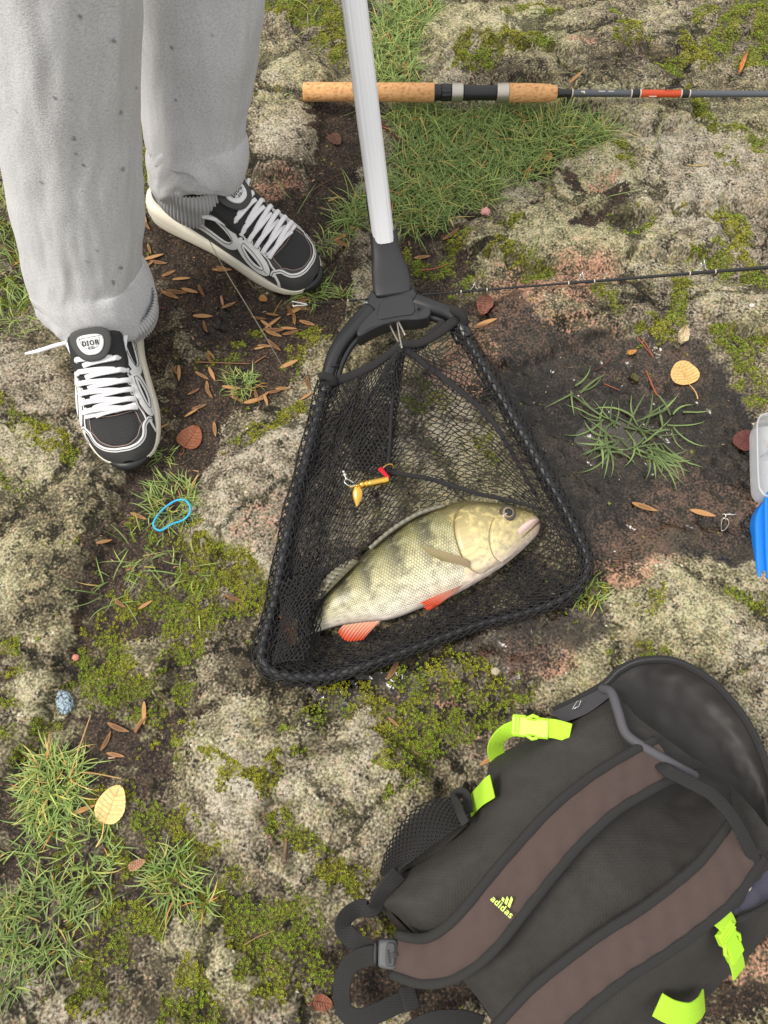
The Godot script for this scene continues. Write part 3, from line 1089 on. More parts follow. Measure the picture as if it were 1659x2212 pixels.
# one grass blade: a bent strip with a raised midrib
func blade(m: MB, base: Vector3, yaw: float, length: float, rise: float, width: float, bend: float, col: Color, twist := 0.0):
	var p := base
	var e := rise
	var y := yaw
	var seg := 6
	var start := m.v.size()
	for i in seg + 1:
		var f := float(i) / seg
		var d := Vector3(cos(y) * cos(e), sin(e), sin(y) * cos(e))
		var side := Vector3(-sin(y), 0.25 * sin(f * 4.0 + yaw), cos(y)).normalized()
		var w := width * 0.5 * (1.0 - pow(f, 2.2)) * (0.7 + 0.6 * minf(f * 3.0, 0.5))
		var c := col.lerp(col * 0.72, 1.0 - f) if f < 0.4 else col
		m.vert(p - side * w, Vector2(0, f), c)
		m.vert(p - Vector3.UP * w * 0.45, Vector2(0.5, f), c)
		m.vert(p + side * w, Vector2(1, f), c)
		p += d * (length / seg)
		e -= bend / seg
		y += twist / seg
		p.y = maxf(p.y, gy(p.x, p.z) + 0.0015)
	m.sheet(start, seg + 1, 3)

func grass_colour() -> Color:
	var q := rng.randf()
	var c: Color
	if q < 0.50: c = lin(124, 150, 78)
	elif q < 0.78: c = lin(146, 164, 90)
	elif q < 0.92: c = lin(168, 178, 92)
	elif q < 0.98: c = lin(196, 172, 104)
	else: c = lin(204, 140, 78)
	return c * rng.randf_range(0.75, 1.15)

# a tuft that one can point to: blades that fan out of one crown
func tuft(called: String, label: String, px: float, py: float, r: float, n: int, len0: float, len1: float, group: String, light := 1.0, flat := 0.75):
	var c := atg(px, py)
	var t := new_mb(c)
	var rm := r * mpp(c)
	n = int(n * 1.25)
	rm *= 1.15
	for i in n:
		var a := rng.randf() * TAU
		var q := sqrt(rng.randf()) * rm
		var x := c.x + cos(a) * q
		var z := c.z + sin(a) * q
		var col := grass_colour() * light
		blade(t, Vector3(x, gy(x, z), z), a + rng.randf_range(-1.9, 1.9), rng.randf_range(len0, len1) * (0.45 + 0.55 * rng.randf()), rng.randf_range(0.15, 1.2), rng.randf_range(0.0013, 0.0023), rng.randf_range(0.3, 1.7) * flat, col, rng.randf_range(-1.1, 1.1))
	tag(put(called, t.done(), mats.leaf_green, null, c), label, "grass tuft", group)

func moss_sprig() -> ArrayMesh:
	var m := new_mb()
	for i in 9:
		var a := i * 2.4
		var e := 0.35 + 0.9 * fmod(i * 0.37, 1.0)
		var d := Vector3(cos(a) * cos(e), sin(e), sin(a) * cos(e))
		var side := Vector3(-sin(a), 0, cos(a)) * 0.14
		var l := 0.75 + 0.5 * fmod(i * 0.61, 1.0)
		var s := m.v.size()
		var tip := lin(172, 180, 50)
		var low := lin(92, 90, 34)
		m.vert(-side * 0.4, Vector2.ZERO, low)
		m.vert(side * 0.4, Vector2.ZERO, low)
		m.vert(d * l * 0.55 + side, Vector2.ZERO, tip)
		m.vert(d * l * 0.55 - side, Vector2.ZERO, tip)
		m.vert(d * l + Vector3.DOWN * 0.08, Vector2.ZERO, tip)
		m.quad(s, s + 1, s + 2, s + 3)
		m.tri(s + 3, s + 2, s + 4)
	return m.done()

func make_plants():
	# moss: too many sprigs to count
	var spots := []
	var step := 0.0027
	var z := GZ0 + 0.02
	while z < GZ0 + GD - 0.02:
		var x := GX0 + 0.02
		while x < GX0 + GW - 0.02:
			var px := x + rng.randf_range(-0.0018, 0.0018)
			var pz := z + rng.randf_range(-0.0018, 0.0018)
			var o := int((pz - GZ0) / GD * TZ) * TX + int((px - GX0) / GW * TX)
			if mo_map[o] > 110 and n_fine[o] > 84 and rng.randf() < 0.9:
				spots.append(Vector3(px, gy(px, pz) - 0.0004, pz))
			x += step
		z += step
	var mm := MultiMesh.new()
	mm.transform_format = MultiMesh.TRANSFORM_3D
	mm.use_colors = true
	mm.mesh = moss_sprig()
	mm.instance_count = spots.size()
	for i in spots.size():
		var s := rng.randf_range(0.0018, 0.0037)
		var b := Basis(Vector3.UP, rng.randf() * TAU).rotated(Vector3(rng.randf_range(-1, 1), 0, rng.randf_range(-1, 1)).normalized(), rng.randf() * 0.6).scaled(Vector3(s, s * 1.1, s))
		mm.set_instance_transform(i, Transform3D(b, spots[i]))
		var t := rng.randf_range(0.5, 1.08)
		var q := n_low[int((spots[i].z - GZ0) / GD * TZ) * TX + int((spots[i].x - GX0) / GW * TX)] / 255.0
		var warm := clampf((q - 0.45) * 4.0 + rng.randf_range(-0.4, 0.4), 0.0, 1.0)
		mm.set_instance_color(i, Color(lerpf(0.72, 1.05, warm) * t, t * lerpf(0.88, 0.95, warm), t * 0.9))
	print("moss ", spots.size())
	var mi := MultiMeshInstance3D.new()
	mi.name = "moss"
	mi.multimesh = mm
	mi.material_override = mats.leaf_green
	add_child(mi)
	tag(mi, "yellow green moss growing in the joints of the rock", "moss", "", "stuff")
	# lichen: small flat crusts, far too many to count
	var crusts := []
	for i in 16000:
		var px := rng.randf_range(GX0 + 0.05, GX0 + GW - 0.05)
		var pz := rng.randf_range(GZ0 + 0.05, GZ0 + GD - 0.05)
		var o := int((pz - GZ0) / GD * TZ) * TX + int((px - GX0) / GW * TX)
		if crust_map[o] > 60 + rng.randi() % 120: crusts.append(Vector3(px, gy(px, pz), pz))
	var dome := new_mb()
	for i in 3:
		for k in 7:
			var g := TAU * k / 7.0
			var rr: float = [1.0, 0.72, 0.3][i] * (1.0 + 0.25 * sin(k * 2.4))
			dome.vert(Vector3(cos(g) * rr, [-0.05, 0.28, 0.34][i], sin(g) * rr))
	dome.sheet(0, 3, 7, true)
	dome.fan(14, 7, dome.vert(Vector3(0, 0.32, 0)))
	var cm := MultiMesh.new()
	cm.transform_format = MultiMesh.TRANSFORM_3D
	cm.use_colors = true
	cm.mesh = dome.done()
	cm.instance_count = crusts.size()
	for i in crusts.size():
		var s := rng.randf_range(0.0009, 0.0024)
		cm.set_instance_transform(i, Transform3D(Basis(Vector3.UP, rng.randf() * TAU).scaled(Vector3(s, s * 0.6, s * rng.randf_range(0.6, 1.0))), crusts[i]))
		var tone := rng.randf()
		cm.set_instance_color(i, lin(lerpf(184, 198, tone), lerpf(182, 192, tone), lerpf(146, 172, tone)) * rng.randf_range(0.62, 1.0))
	var ci := MultiMeshInstance3D.new()
	ci.name = "lichen"
	ci.multimesh = cm
	ci.material_override = mats.painted
	add_child(ci)
	tag(ci, "pale grey green lichen crusts spread over the rock", "lichen", "", "stuff")
	# crumbs of bark, soil and plant bits
	var bit := new_mb()
	bit.vert(Vector3(-1, 0.0, -0.3)); bit.vert(Vector3(1, 0.1, -0.22)); bit.vert(Vector3(0.9, 0.0, 0.3)); bit.vert(Vector3(-0.8, 0.1, 0.34)); bit.vert(Vector3(0, 0.42, 0.05))
	for k in 4: bit.tri(k, (k + 1) % 4, 4)
	var bm := MultiMesh.new()
	bm.transform_format = MultiMesh.TRANSFORM_3D
	bm.use_colors = true
	bm.mesh = bit.done(true)
	var bits := []
	for i in 40000:
		var px := rng.randf_range(GX0 + 0.05, GX0 + GW - 0.05)
		var pz := rng.randf_range(GZ0 + 0.05, GZ0 + GD - 0.05)
		var o := int((pz - GZ0) / GD * (MZ - 1)) * MX + int((px - GX0) / GW * (MX - 1))
		if rng.randf() < 0.06 + 0.55 * layers.dirt[o] + 0.10 * layers.moss[o]: bits.append(Vector3(px, gy(px, pz) + 0.0004, pz))
	bm.instance_count = bits.size()
	for i in bits.size():
		var s := rng.randf_range(0.0006, 0.0020) * (2.2 if rng.randf() < 0.05 else 1.0)
		bm.set_instance_transform(i, Transform3D(Basis(Vector3.UP, rng.randf() * TAU).rotated(Vector3(1, 0, 0), rng.randf_range(-0.5, 0.5)).scaled(Vector3(s * rng.randf_range(0.7, 2.0), s, s)), bits[i]))
		var q := rng.randf()
		var col := lin(58, 44, 35) if q < 0.6 else lin(116, 88, 62) if q < 0.85 else lin(44, 38, 34) if q < 0.94 else lin(190, 150, 120)
		bm.set_instance_color(i, col * rng.randf_range(0.6, 1.3))
	var bi := MultiMeshInstance3D.new()
	bi.name = "soil_crumbs"
	bi.multimesh = bm
	bi.material_override = mats.painted
	add_child(bi)
	tag(bi, "dark crumbs of soil and bark strewn over the ground", "soil", "", "stuff")
	# the lawn round the rod's handle
	var g := new_mb()
	var count := 0
	var tries := 0
	while count < 5200 and tries < 400000:
		tries += 1
		var x := rng.randf_range(-0.16, 0.52)
		z = rng.randf_range(-1.45, -0.78)
		var o := int((z - GZ0) / GD * (MZ - 1)) * MX + int((x - GX0) / GW * (MX - 1))
		if rng.randf() * 0.9 + 0.1 > layers.grass[o] + (n_mid[o % n_mid.size()] - 128) * 0.002: continue
		count += 1
		var c := atg(0, 0) if false else Vector3(x, gy(x, z) - 0.001, z)
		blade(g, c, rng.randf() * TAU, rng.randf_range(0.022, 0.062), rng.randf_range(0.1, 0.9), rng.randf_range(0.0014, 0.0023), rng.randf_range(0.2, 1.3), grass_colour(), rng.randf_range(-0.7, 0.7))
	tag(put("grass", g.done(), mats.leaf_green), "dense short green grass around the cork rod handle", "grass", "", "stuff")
	# grass at the left edge, behind the near trouser leg
	tuft("grass_tuft", "ragged green grass tuft beside the grey trouser leg, highest at the left edge", 18, 470, 44, 110, 0.03, 0.07, "grass tufts at the left edge")
	tuft("grass_tuft", "yellowish grass tuft at the left edge, mixed with moss beside the trouser hem", 24, 580, 50, 120, 0.03, 0.07, "grass tufts at the left edge")
	tuft("grass_tuft", "sparse grass tuft on mossy soil just left of the trouser hem, above the rock", 40, 680, 44, 60, 0.03, 0.06, "grass tufts at the left edge", 1.05)
	# small tufts on the soil
	tuft("grass_tuft", "bright green grass tuft growing at the toe of the rear sneaker", 676, 632, 22, 70, 0.03, 0.055, "small tufts on the soil", 1.15)
	tuft("grass_tuft", "tiny green grass tuft between the rear sneaker's toe and the net's black head", 742, 640, 9, 18, 0.025, 0.05, "small tufts on the soil", 1.1)
	tuft("grass_tuft", "short grass tuft at the right side of the rear sneaker's toe", 700, 528, 14, 22, 0.025, 0.045, "small tufts on the soil", 1.1)
	tuft("grass_tuft", "thin grass tuft at the lower end of the silver handle, left side", 742, 505, 10, 20, 0.02, 0.045, "small tufts on the soil", 1.1)
	tuft("grass_tuft", "small green grass tuft among the brown winged seeds on the soil", 522, 832, 26, 80, 0.02, 0.042, "small tufts on the soil", 1.0)
	tuft("grass_tuft", "sparse grass tuft under the blue rubber band", 375, 1085, 46, 130, 0.025, 0.05, "small tufts on the soil", 1.0)
	tuft("grass_tuft", "few grass blades beside the front sneaker's toe, on its right side", 352, 985, 14, 18, 0.02, 0.035, "small tufts on the soil", 1.0)
	tuft("grass_tuft", "small grass tuft on moss at the net's right hand corner", 1275, 1282, 22, 24, 0.02, 0.04, "small tufts on the soil", 1.0)
	tuft("grass_tuft", "loose few blades of grass on the moss left of the net, upper group", 300, 1190, 40, 16, 0.03, 0.06, "loose blades left of the net", 1.0)
	tuft("grass_tuft", "loose few blades of grass on dark soil left of the net, lower left group", 255, 1265, 40, 18, 0.03, 0.06, "loose blades left of the net", 1.0)
	tuft("grass_tuft", "loose few blades of grass on yellow moss close to the net's left frame", 400, 1240, 50, 14, 0.035, 0.07, "loose blades left of the net", 1.0)
	# the big tufts at the lower left
	tuft("grass_tuft", "bright fresh grass tuft left of the yellow heart shaped leaf", 120, 1690, 50, 230, 0.032, 0.062, "lush tufts at the lower left", 1.25)
	tuft("grass_tuft", "broad bright grass tuft below the bright tuft, left of the yellow leaf's stalk", 110, 1750, 50, 110, 0.024, 0.046, "lush tufts at the lower left", 1.15)
	tuft("grass_tuft", "low grass tuft growing below the yellow leaf's stalk", 205, 1830, 50, 80, 0.022, 0.042, "lush tufts at the lower left", 1.1)
	tuft("grass_tuft", "grass tuft in yellow moss right of the small beige leaf", 375, 1895, 42, 100, 0.028, 0.052, "lush tufts at the lower left", 1.1)
	tuft("grass_tuft", "small star shaped grass tuft of a few broad blades, rightmost of the lower left tufts", 445, 1945, 10, 16, 0.03, 0.05, "lush tufts at the lower left", 1.1)
	tuft("grass_tuft", "large dark grass tuft with orange blades at the lower left edge", 90, 1990, 72, 200, 0.03, 0.06, "lush tufts at the lower left", 0.9)
	tuft("grass_tuft", "grass tuft at the left edge above the large dark tuft", 30, 1900, 56, 70, 0.024, 0.046, "lush tufts at the lower left", 1.0)
	tuft("grass_tuft", "grass tuft at the left edge just below the large dark tuft", 30, 2090, 46, 60, 0.024, 0.046, "lush tufts at the lower left", 0.95)
	tuft("grass_tuft", "thin grass tuft between the moss cushions beside the large dark tuft", 190, 1925, 46, 36, 0.024, 0.042, "lush tufts at the lower left", 1.0)
	# grass pressed flat in the wet hollow
	wet_tuft("flat wet grass tuft lying in the middle of the puddle", 1340, 940, 56, 46, 0.035, 0.075)
	wet_tuft("sodden grass clump at the puddle's lower right rim, blades all pointing down right", 1415, 975, 26, 26, 0.035, 0.065, 0.9)
	wet_tuft("three bright green blades lying on wet rock left of the puddle", 1240, 850, 18, 7, 0.04, 0.065)
	wet_tuft("single wet blades of grass lying at the puddle's right rim", 1450, 910, 34, 10, 0.035, 0.06)

func wet_tuft(label: String, px: float, py: float, r: float, n: int, l0: float, l1: float, lead := -1.0):
	var c := atg(px, py)
	var t := new_mb(c)
	var rm := r * mpp(c)
	for i in n:
		var a := rng.randf() * TAU
		var q := sqrt(rng.randf()) * rm
		var x := c.x + cos(a) * q
		var zz := c.z + sin(a) * q
		var dir := a + rng.randf_range(-2.4, 2.4)
		if lead >= 0.0: dir = lead + rng.randf_range(-0.6, 0.6)
		blade(t, Vector3(x, gy(x, zz) + 0.004, zz), dir, rng.randf_range(l0, l1), rng.randf_range(-0.15, 0.10), rng.randf_range(0.0024, 0.0040), rng.randf_range(-0.1, 0.3), lin(124, 146, 86) * rng.randf_range(0.4, 1.05), rng.randf_range(-1.3, 1.3))
	tag(put("wet_grass", t.done(), mats.leaf_green, null, c), label, "grass tuft", "wet grass in the hollow")

var spots_on_trousers := []

# one trouser leg: rings [photo y of the axis, photo x, radius in the photo grid], the axis runs from a to b
func trouser_leg(m: MB, a: Vector3, b: Vector3, rings: Array, sd: int, above: Array, tilt := 0.0):
	var pts := []
	var rad := []
	for r in rings:
		var lo := -0.5
		var hi := 1.6
		for i in 40:
			var t := (lo + hi) * 0.5
			if photo(a.lerp(b, t)).y > r[0]: lo = t
			else: hi = t
		var p := a.lerp(b, lo)
		var k := mpp(p)
		p.x += (r[1] - photo(p).x) * k
		pts.append(p)
		rad.append(r[2] * k)
	for q in above:
		pts.append(q[0])
		rad.append(q[1])
	var path := catmull(pts, 14)
	var radp := []
	for i in rad: radp.append(Vector3(i, 0, 0))
	var rads := catmull(radp, 14)
	var cols := 150
	var n := FastNoiseLite.new()
	n.seed = sd
	n.frequency = 1.0
	n.fractal_octaves = 3
	var start := m.v.size()
	var rows := path.size()
	for i in rows:
		var t := (path[mini(i + 1, rows - 1)] - path[maxi(i - 1, 0)]).normalized()
		if i < 20: t = t.lerp((b - a).normalized(), 1.0 - i / 20.0).normalized()
		var side := t.cross(Vector3(0, 0, 1)).normalized()
		var nu := side.cross(t).normalized()
		var along := float(i) / 14.0
		for s in cols:
			var g := TAU * s / cols
			var d := side * cos(g) + nu * sin(g)
			var p := path[i] + d * rads[i].x
			# long soft hanging folds, and rolls where the cloth bunches on the shoe
			var low := clampf(1.0 - along / 3.2, 0.0, 1.0)
			var f := n.get_noise_3d(cos(g) * 1.3 + sd, p.y * 5.0, sin(g) * 1.3) * 0.0060
			f += n.get_noise_3d(cos(g) * 0.8, p.y * 20.0 + sin(g + sd) * 1.1 + cos(g * 2.0) * 0.5, sin(g) * 0.8 + 7.0) * 0.012 * low
			f += sin(p.y * 105.0 + sin(g * 1.0 + sd) * 2.2 + n.get_noise_2d(g, p.y * 9.0) * 2.5) * 0.0042 * low * clampf(0.5 + n.get_noise_2d(g * 0.7, p.y * 4.0 + 3.0) * 1.8, 0.0, 1.0)
			# the side seam, and slow hanging creases
			f += sin(g * 3.0 + p.y * 14.0 + sd + n.get_noise_2d(g, p.y * 3.0) * 3.0) * 0.0015
			f -= 0.0016 * exp(-pow((absf(g - PI) if sd < 5 else absf(g - PI * 0.95)) * 26.0, 2.0))
			p -= (b - a).normalized() * tilt * (-d.x) * clampf(1.0 - along / 4.0, 0.0, 1.0)
			m.vert(p + d * f, Vector2(float(s) / cols, along), Color.WHITE)
	m.sheet(start, rows, cols, true)

func make_person():
	var a1 := at(205, 640, 0.10)
	var b1 := at(112, 0, 0.46)
	var a2 := at(438, 392, 0.115)
	var b2 := at(424, 0, 0.33)
	var origin := Vector3((a1.x + a2.x) * 0.5, 0.0, (a1.z + a2.z) * 0.5)
	var who := thing("person", "person standing on the soil in grey sweatpants and black and white sneakers", "person", origin)
	var hip := Vector3(-0.30, 0.93, -0.98)
	var m := new_mb(origin)
	# near leg
	trouser_leg(m, a1, b1, [
		[668, 214, 50], [680, 212, 84], [676, 209, 106], [660, 207, 119], [634, 206, 123], [604, 194, 125], [570, 180, 122], [523, 175, 127], [461, 169, 135], [396, 161, 141], [326, 150, 147], [252, 141, 153], [174, 131, 162], [90, 121, 172], [0, 112, 183]],
		3, [[b1 + (b1 - a1).normalized() * 0.045, 0.0875], [b1 + (b1 - a1).normalized() * 0.10, 0.092], [b1 + (b1 - a1).normalized() * 0.19, 0.098], [hip + Vector3(-0.08, -0.16, 0.08), 0.105], [hip + Vector3(-0.07, 0.0, 0.0), 0.12]])
	# far leg
	trouser_leg(m, a2, b2, [
		[398, 408, 46], [388, 408, 76], [374, 410, 90], [358, 416, 99], [342, 425, 104], [328, 430, 107], [300, 423, 106], [273, 420, 108], [230, 419, 113], [187, 420, 121], [142, 421, 128], [96, 423, 135], [49, 424, 140], [0, 424, 146]],
		8, [[b2 + (b2 - a2).normalized() * 0.025, 0.085], [b2 + (b2 - a2).normalized() * 0.06, 0.087], [b2 + (b2 - a2).normalized() * 0.12, 0.090], [b2 + (b2 - a2).normalized() * 0.26, 0.098], [hip + Vector3(0.09, -0.16, 0.03), 0.105], [hip + Vector3(0.07, 0.0, 0.0), 0.12]], 0.034)
	# drips and small dark stains on the cloth
	var marks := [175, 36, 8, 244, 88, 8, 120, 215, 4, 150, 214, 4, 225, 200, 4, 262, 242, 6, 254, 246, 4, 35, 237, 4, 158, 299, 5, 265, 366, 5, 380, 217, 3, 245, 197, 3, 461, 78, 4, 370, 103, 4, 352, 113, 3, 295, 190, 3, 325, 335, 4, 378, 431, 6, 260, 580, 6, 190, 566, 4, 245, 612, 5, 165, 330, 4, 180, 358, 3, 92, 396, 3, 138, 12, 5, 210, 540, 3]
	var n2 := FastNoiseLite.new()
	n2.frequency = 0.12
	for i in m.v.size():
		var w: Vector3 = m.v[i] + origin
		if w.y > 0.5: continue
		var q := photo(w)
		var k := 1.0
		for s in range(0, marks.size(), 3):
			var dx: float = q.x - marks[s]
			var dy: float = q.y - marks[s + 1]
			if absf(dx) < 14.0 and absf(dy) < 14.0:
				var d := sqrt(dx * dx + dy * dy * 0.7) + n2.get_noise_2d(q.x * 3.0, q.y * 3.0) * 3.0
				k = minf(k, lerpf(0.25, 1.0, smoothstep(marks[s + 2] * 0.30, marks[s + 2] * 0.90, d)))
		if k < 1.0: m.c[i] = Color(k, k, k * 1.02)
	put("sweatpants", m.done(), mats.sweat, who)
	# the seat of the trousers, outside the picture
	var s := new_mb(origin)
	lathe(s, hip + Vector3(0, -0.08, 0), hip + Vector3(0, 0.14, 0), [0.0, 0.10, 0.2, 0.175, 0.6, 0.18, 1.0, 0.165], 32)
	put("waistband", s.done(), mats.sweat, who)
	cuff(who, origin, at(256, 646, 0.115), at(268, 680, 0.066), 0.046)
	cuff(who, origin, at(414, 350, 0.150), at(418, 424, 0.062), 0.054)
	sneaker(who, origin, at(272, 1021, 0.0), Vector2(0.175, 1.0), 1.0)
	sneaker(who, origin, at(694, 603, 0.0), Vector2(0.88, 0.475), -1.0)

# the ribbed ankle band of a trouser leg
func cuff(who: Node3D, origin: Vector3, top: Vector3, low: Vector3, r: float):
	var m := new_mb(origin)
	var t := (low - top).normalized()
	var side := t.cross(Vector3(0, 0, 1)).normalized()
	var nu := side.cross(t).normalized()
	var cols := 260
	var rows := 20
	for i in rows:
		var f := float(i) / (rows - 1)
		for s in cols:
			var g := TAU * s / cols
			var rr := r * (1.0 + 0.10 * sin(f * PI) - 0.06 * f) + 0.0011 * (1.0 if s % 4 < 2 else -1.0)
			var fold := 0.002 * sin(f * 9.0 + sin(g * 2.0) * 1.5)
			m.vert(top.lerp(low, f) + (side * cos(g) + nu * sin(g)) * (rr + fold), Vector2(g, f), Color.WHITE * (1.0 if s % 4 < 2 else 0.82))
	m.sheet(0, rows, cols, true)
	put("cuff", m.done(), mats.cuff, who)

# ---- sneaker, in its own axes: x heel to toe, y up, z across (positive: the wearer's right on the near shoe)
const SL := 0.30

func curve(a: Array, t: float) -> float:
	for i in range(2, a.size(), 2):
		if t <= a[i]:
			var f: float = clampf((t - a[i - 2]) / (a[i] - a[i - 2]), 0.0, 1.0)
			var i0 := maxi(i - 4, 0)
			var i3 := mini(i + 2, a.size() - 2)
			var m1: float = (a[i + 1] - a[i0 + 1]) / maxf(a[i] - a[i0], 0.001) * (a[i] - a[i - 2])
			var m2: float = (a[i3 + 1] - a[i - 1]) / maxf(a[i3] - a[i - 2], 0.001) * (a[i] - a[i - 2])
			var f2 := f * f
			var f3 := f2 * f
			return (2.0 * f3 - 3.0 * f2 + 1.0) * a[i - 1] + (f3 - 2.0 * f2 + f) * m1 + (-2.0 * f3 + 3.0 * f2) * a[i + 1] + (f3 - f2) * m2
	return a[a.size() - 1]

func half_w(s: float) -> float:
	return curve([0.0, 0.012, 0.03, 0.026, 0.10, 0.036, 0.25, 0.039, 0.42, 0.040, 0.58, 0.046, 0.72, 0.051, 0.84, 0.049, 0.92, 0.041, 0.97, 0.028, 1.0, 0.008], s)

func mid_z(s: float) -> float:
	return curve([0.0, 0.0, 0.3, 0.001, 0.55, 0.0, 0.75, -0.003, 0.9, -0.008, 1.0, -0.013], s)

func top_y(s: float) -> float:
	return curve([0.0, 0.058, 0.05, 0.064, 0.28, 0.080, 0.42, 0.104, 0.52, 0.098, 0.62, 0.087, 0.72, 0.074, 0.80, 0.065, 0.88, 0.058, 0.94, 0.050, 0.98, 0.038, 1.0, 0.026], s)

func shoe_pt(s: float, w: float, off := 0.0, inner := 0.0) -> Vector3:
	var p := shoe_raw(s, w)
	if off != 0.0:
		var du := shoe_raw(minf(s + 0.01, 0.999), w) - shoe_raw(maxf(s - 0.01, 0.001), w)
		var dv := shoe_raw(s, minf(w + 0.02, 1.0)) - shoe_raw(s, maxf(w - 0.02, -1.0))
		p += dv.cross(du).normalized() * off
	return p

func shoe_raw(s: float, w: float) -> Vector3:
	var g := w * PI * 0.5
	s = s + 0.065 * smoothstep(0.2, 0.62, s) * (1.0 - smoothstep(0.70, 1.0, s))
	var hw := half_w(s) * 0.97
	var zz := signf(w) * pow(absf(sin(g)), 0.78) * hw
	var lo := lerpf(0.026, 0.013, smoothstep(0.68, 0.96, s))
	var yy := lo + (top_y(s) - lo) * pow(maxf(cos(g), 0.0), 0.72)
	return Vector3(s * SL, yy, zz + mid_z(s))

# a strip that lies on the upper, drawn by [s, w, s, w, ...]
func on_shoe(m: MB, a: Array, width: float, thick: float, off := 0.0008, closed := false, per := 6):
	var pts := []
	for i in range(0, a.size(), 2): pts.append(Vector3(a[i], a[i + 1], 0))
	if closed:
		pts.append(pts[0])
	var c := catmull(pts, per)
	var path := PackedVector3Array()
	var ups := []
	for q in c:
		var s := clampf(q.x, 0.002, 0.998)
		path.append(shoe_pt(s, q.y, off))
		ups.append((shoe_pt(s, q.y, 0.004) - shoe_pt(s, q.y)).normalized())
	ribbon(m, path, width * 0.5, thick, ups)

# a filled patch between two edges [s, w_from, w_to] lying on the upper
func patch_on_shoe(m: MB, rows: Array, off: float, across := 14, per := 5):
	var pts := []
	for r in rows: pts.append(Vector3(r[0], r[1], r[2]))
	var c := catmull(pts, per)
	var start := m.v.size()
	for q in c:
		for k in across + 1:
			var f := float(k) / across
			var edge := minf(minf(f, 1.0 - f) * 8.0, 1.0)
			m.vert(shoe_pt(clampf(q.x, 0.002, 0.998), lerpf(q.y, q.z, f), off * edge + 0.0002), Vector2(q.x * 3.0, f))
	m.sheet(start, c.size(), across + 1)

func flipped(m: MB, side: float) -> ArrayMesh:
	if side < 0.0:
		for i in m.v.size(): m.v[i] = Vector3(m.v[i].x, m.v[i].y, -m.v[i].z)
		for i in range(0, m.ix.size(), 3):
			var t := m.ix[i]
			m.ix[i] = m.ix[i + 1]
			m.ix[i + 1] = t
	return m.done()

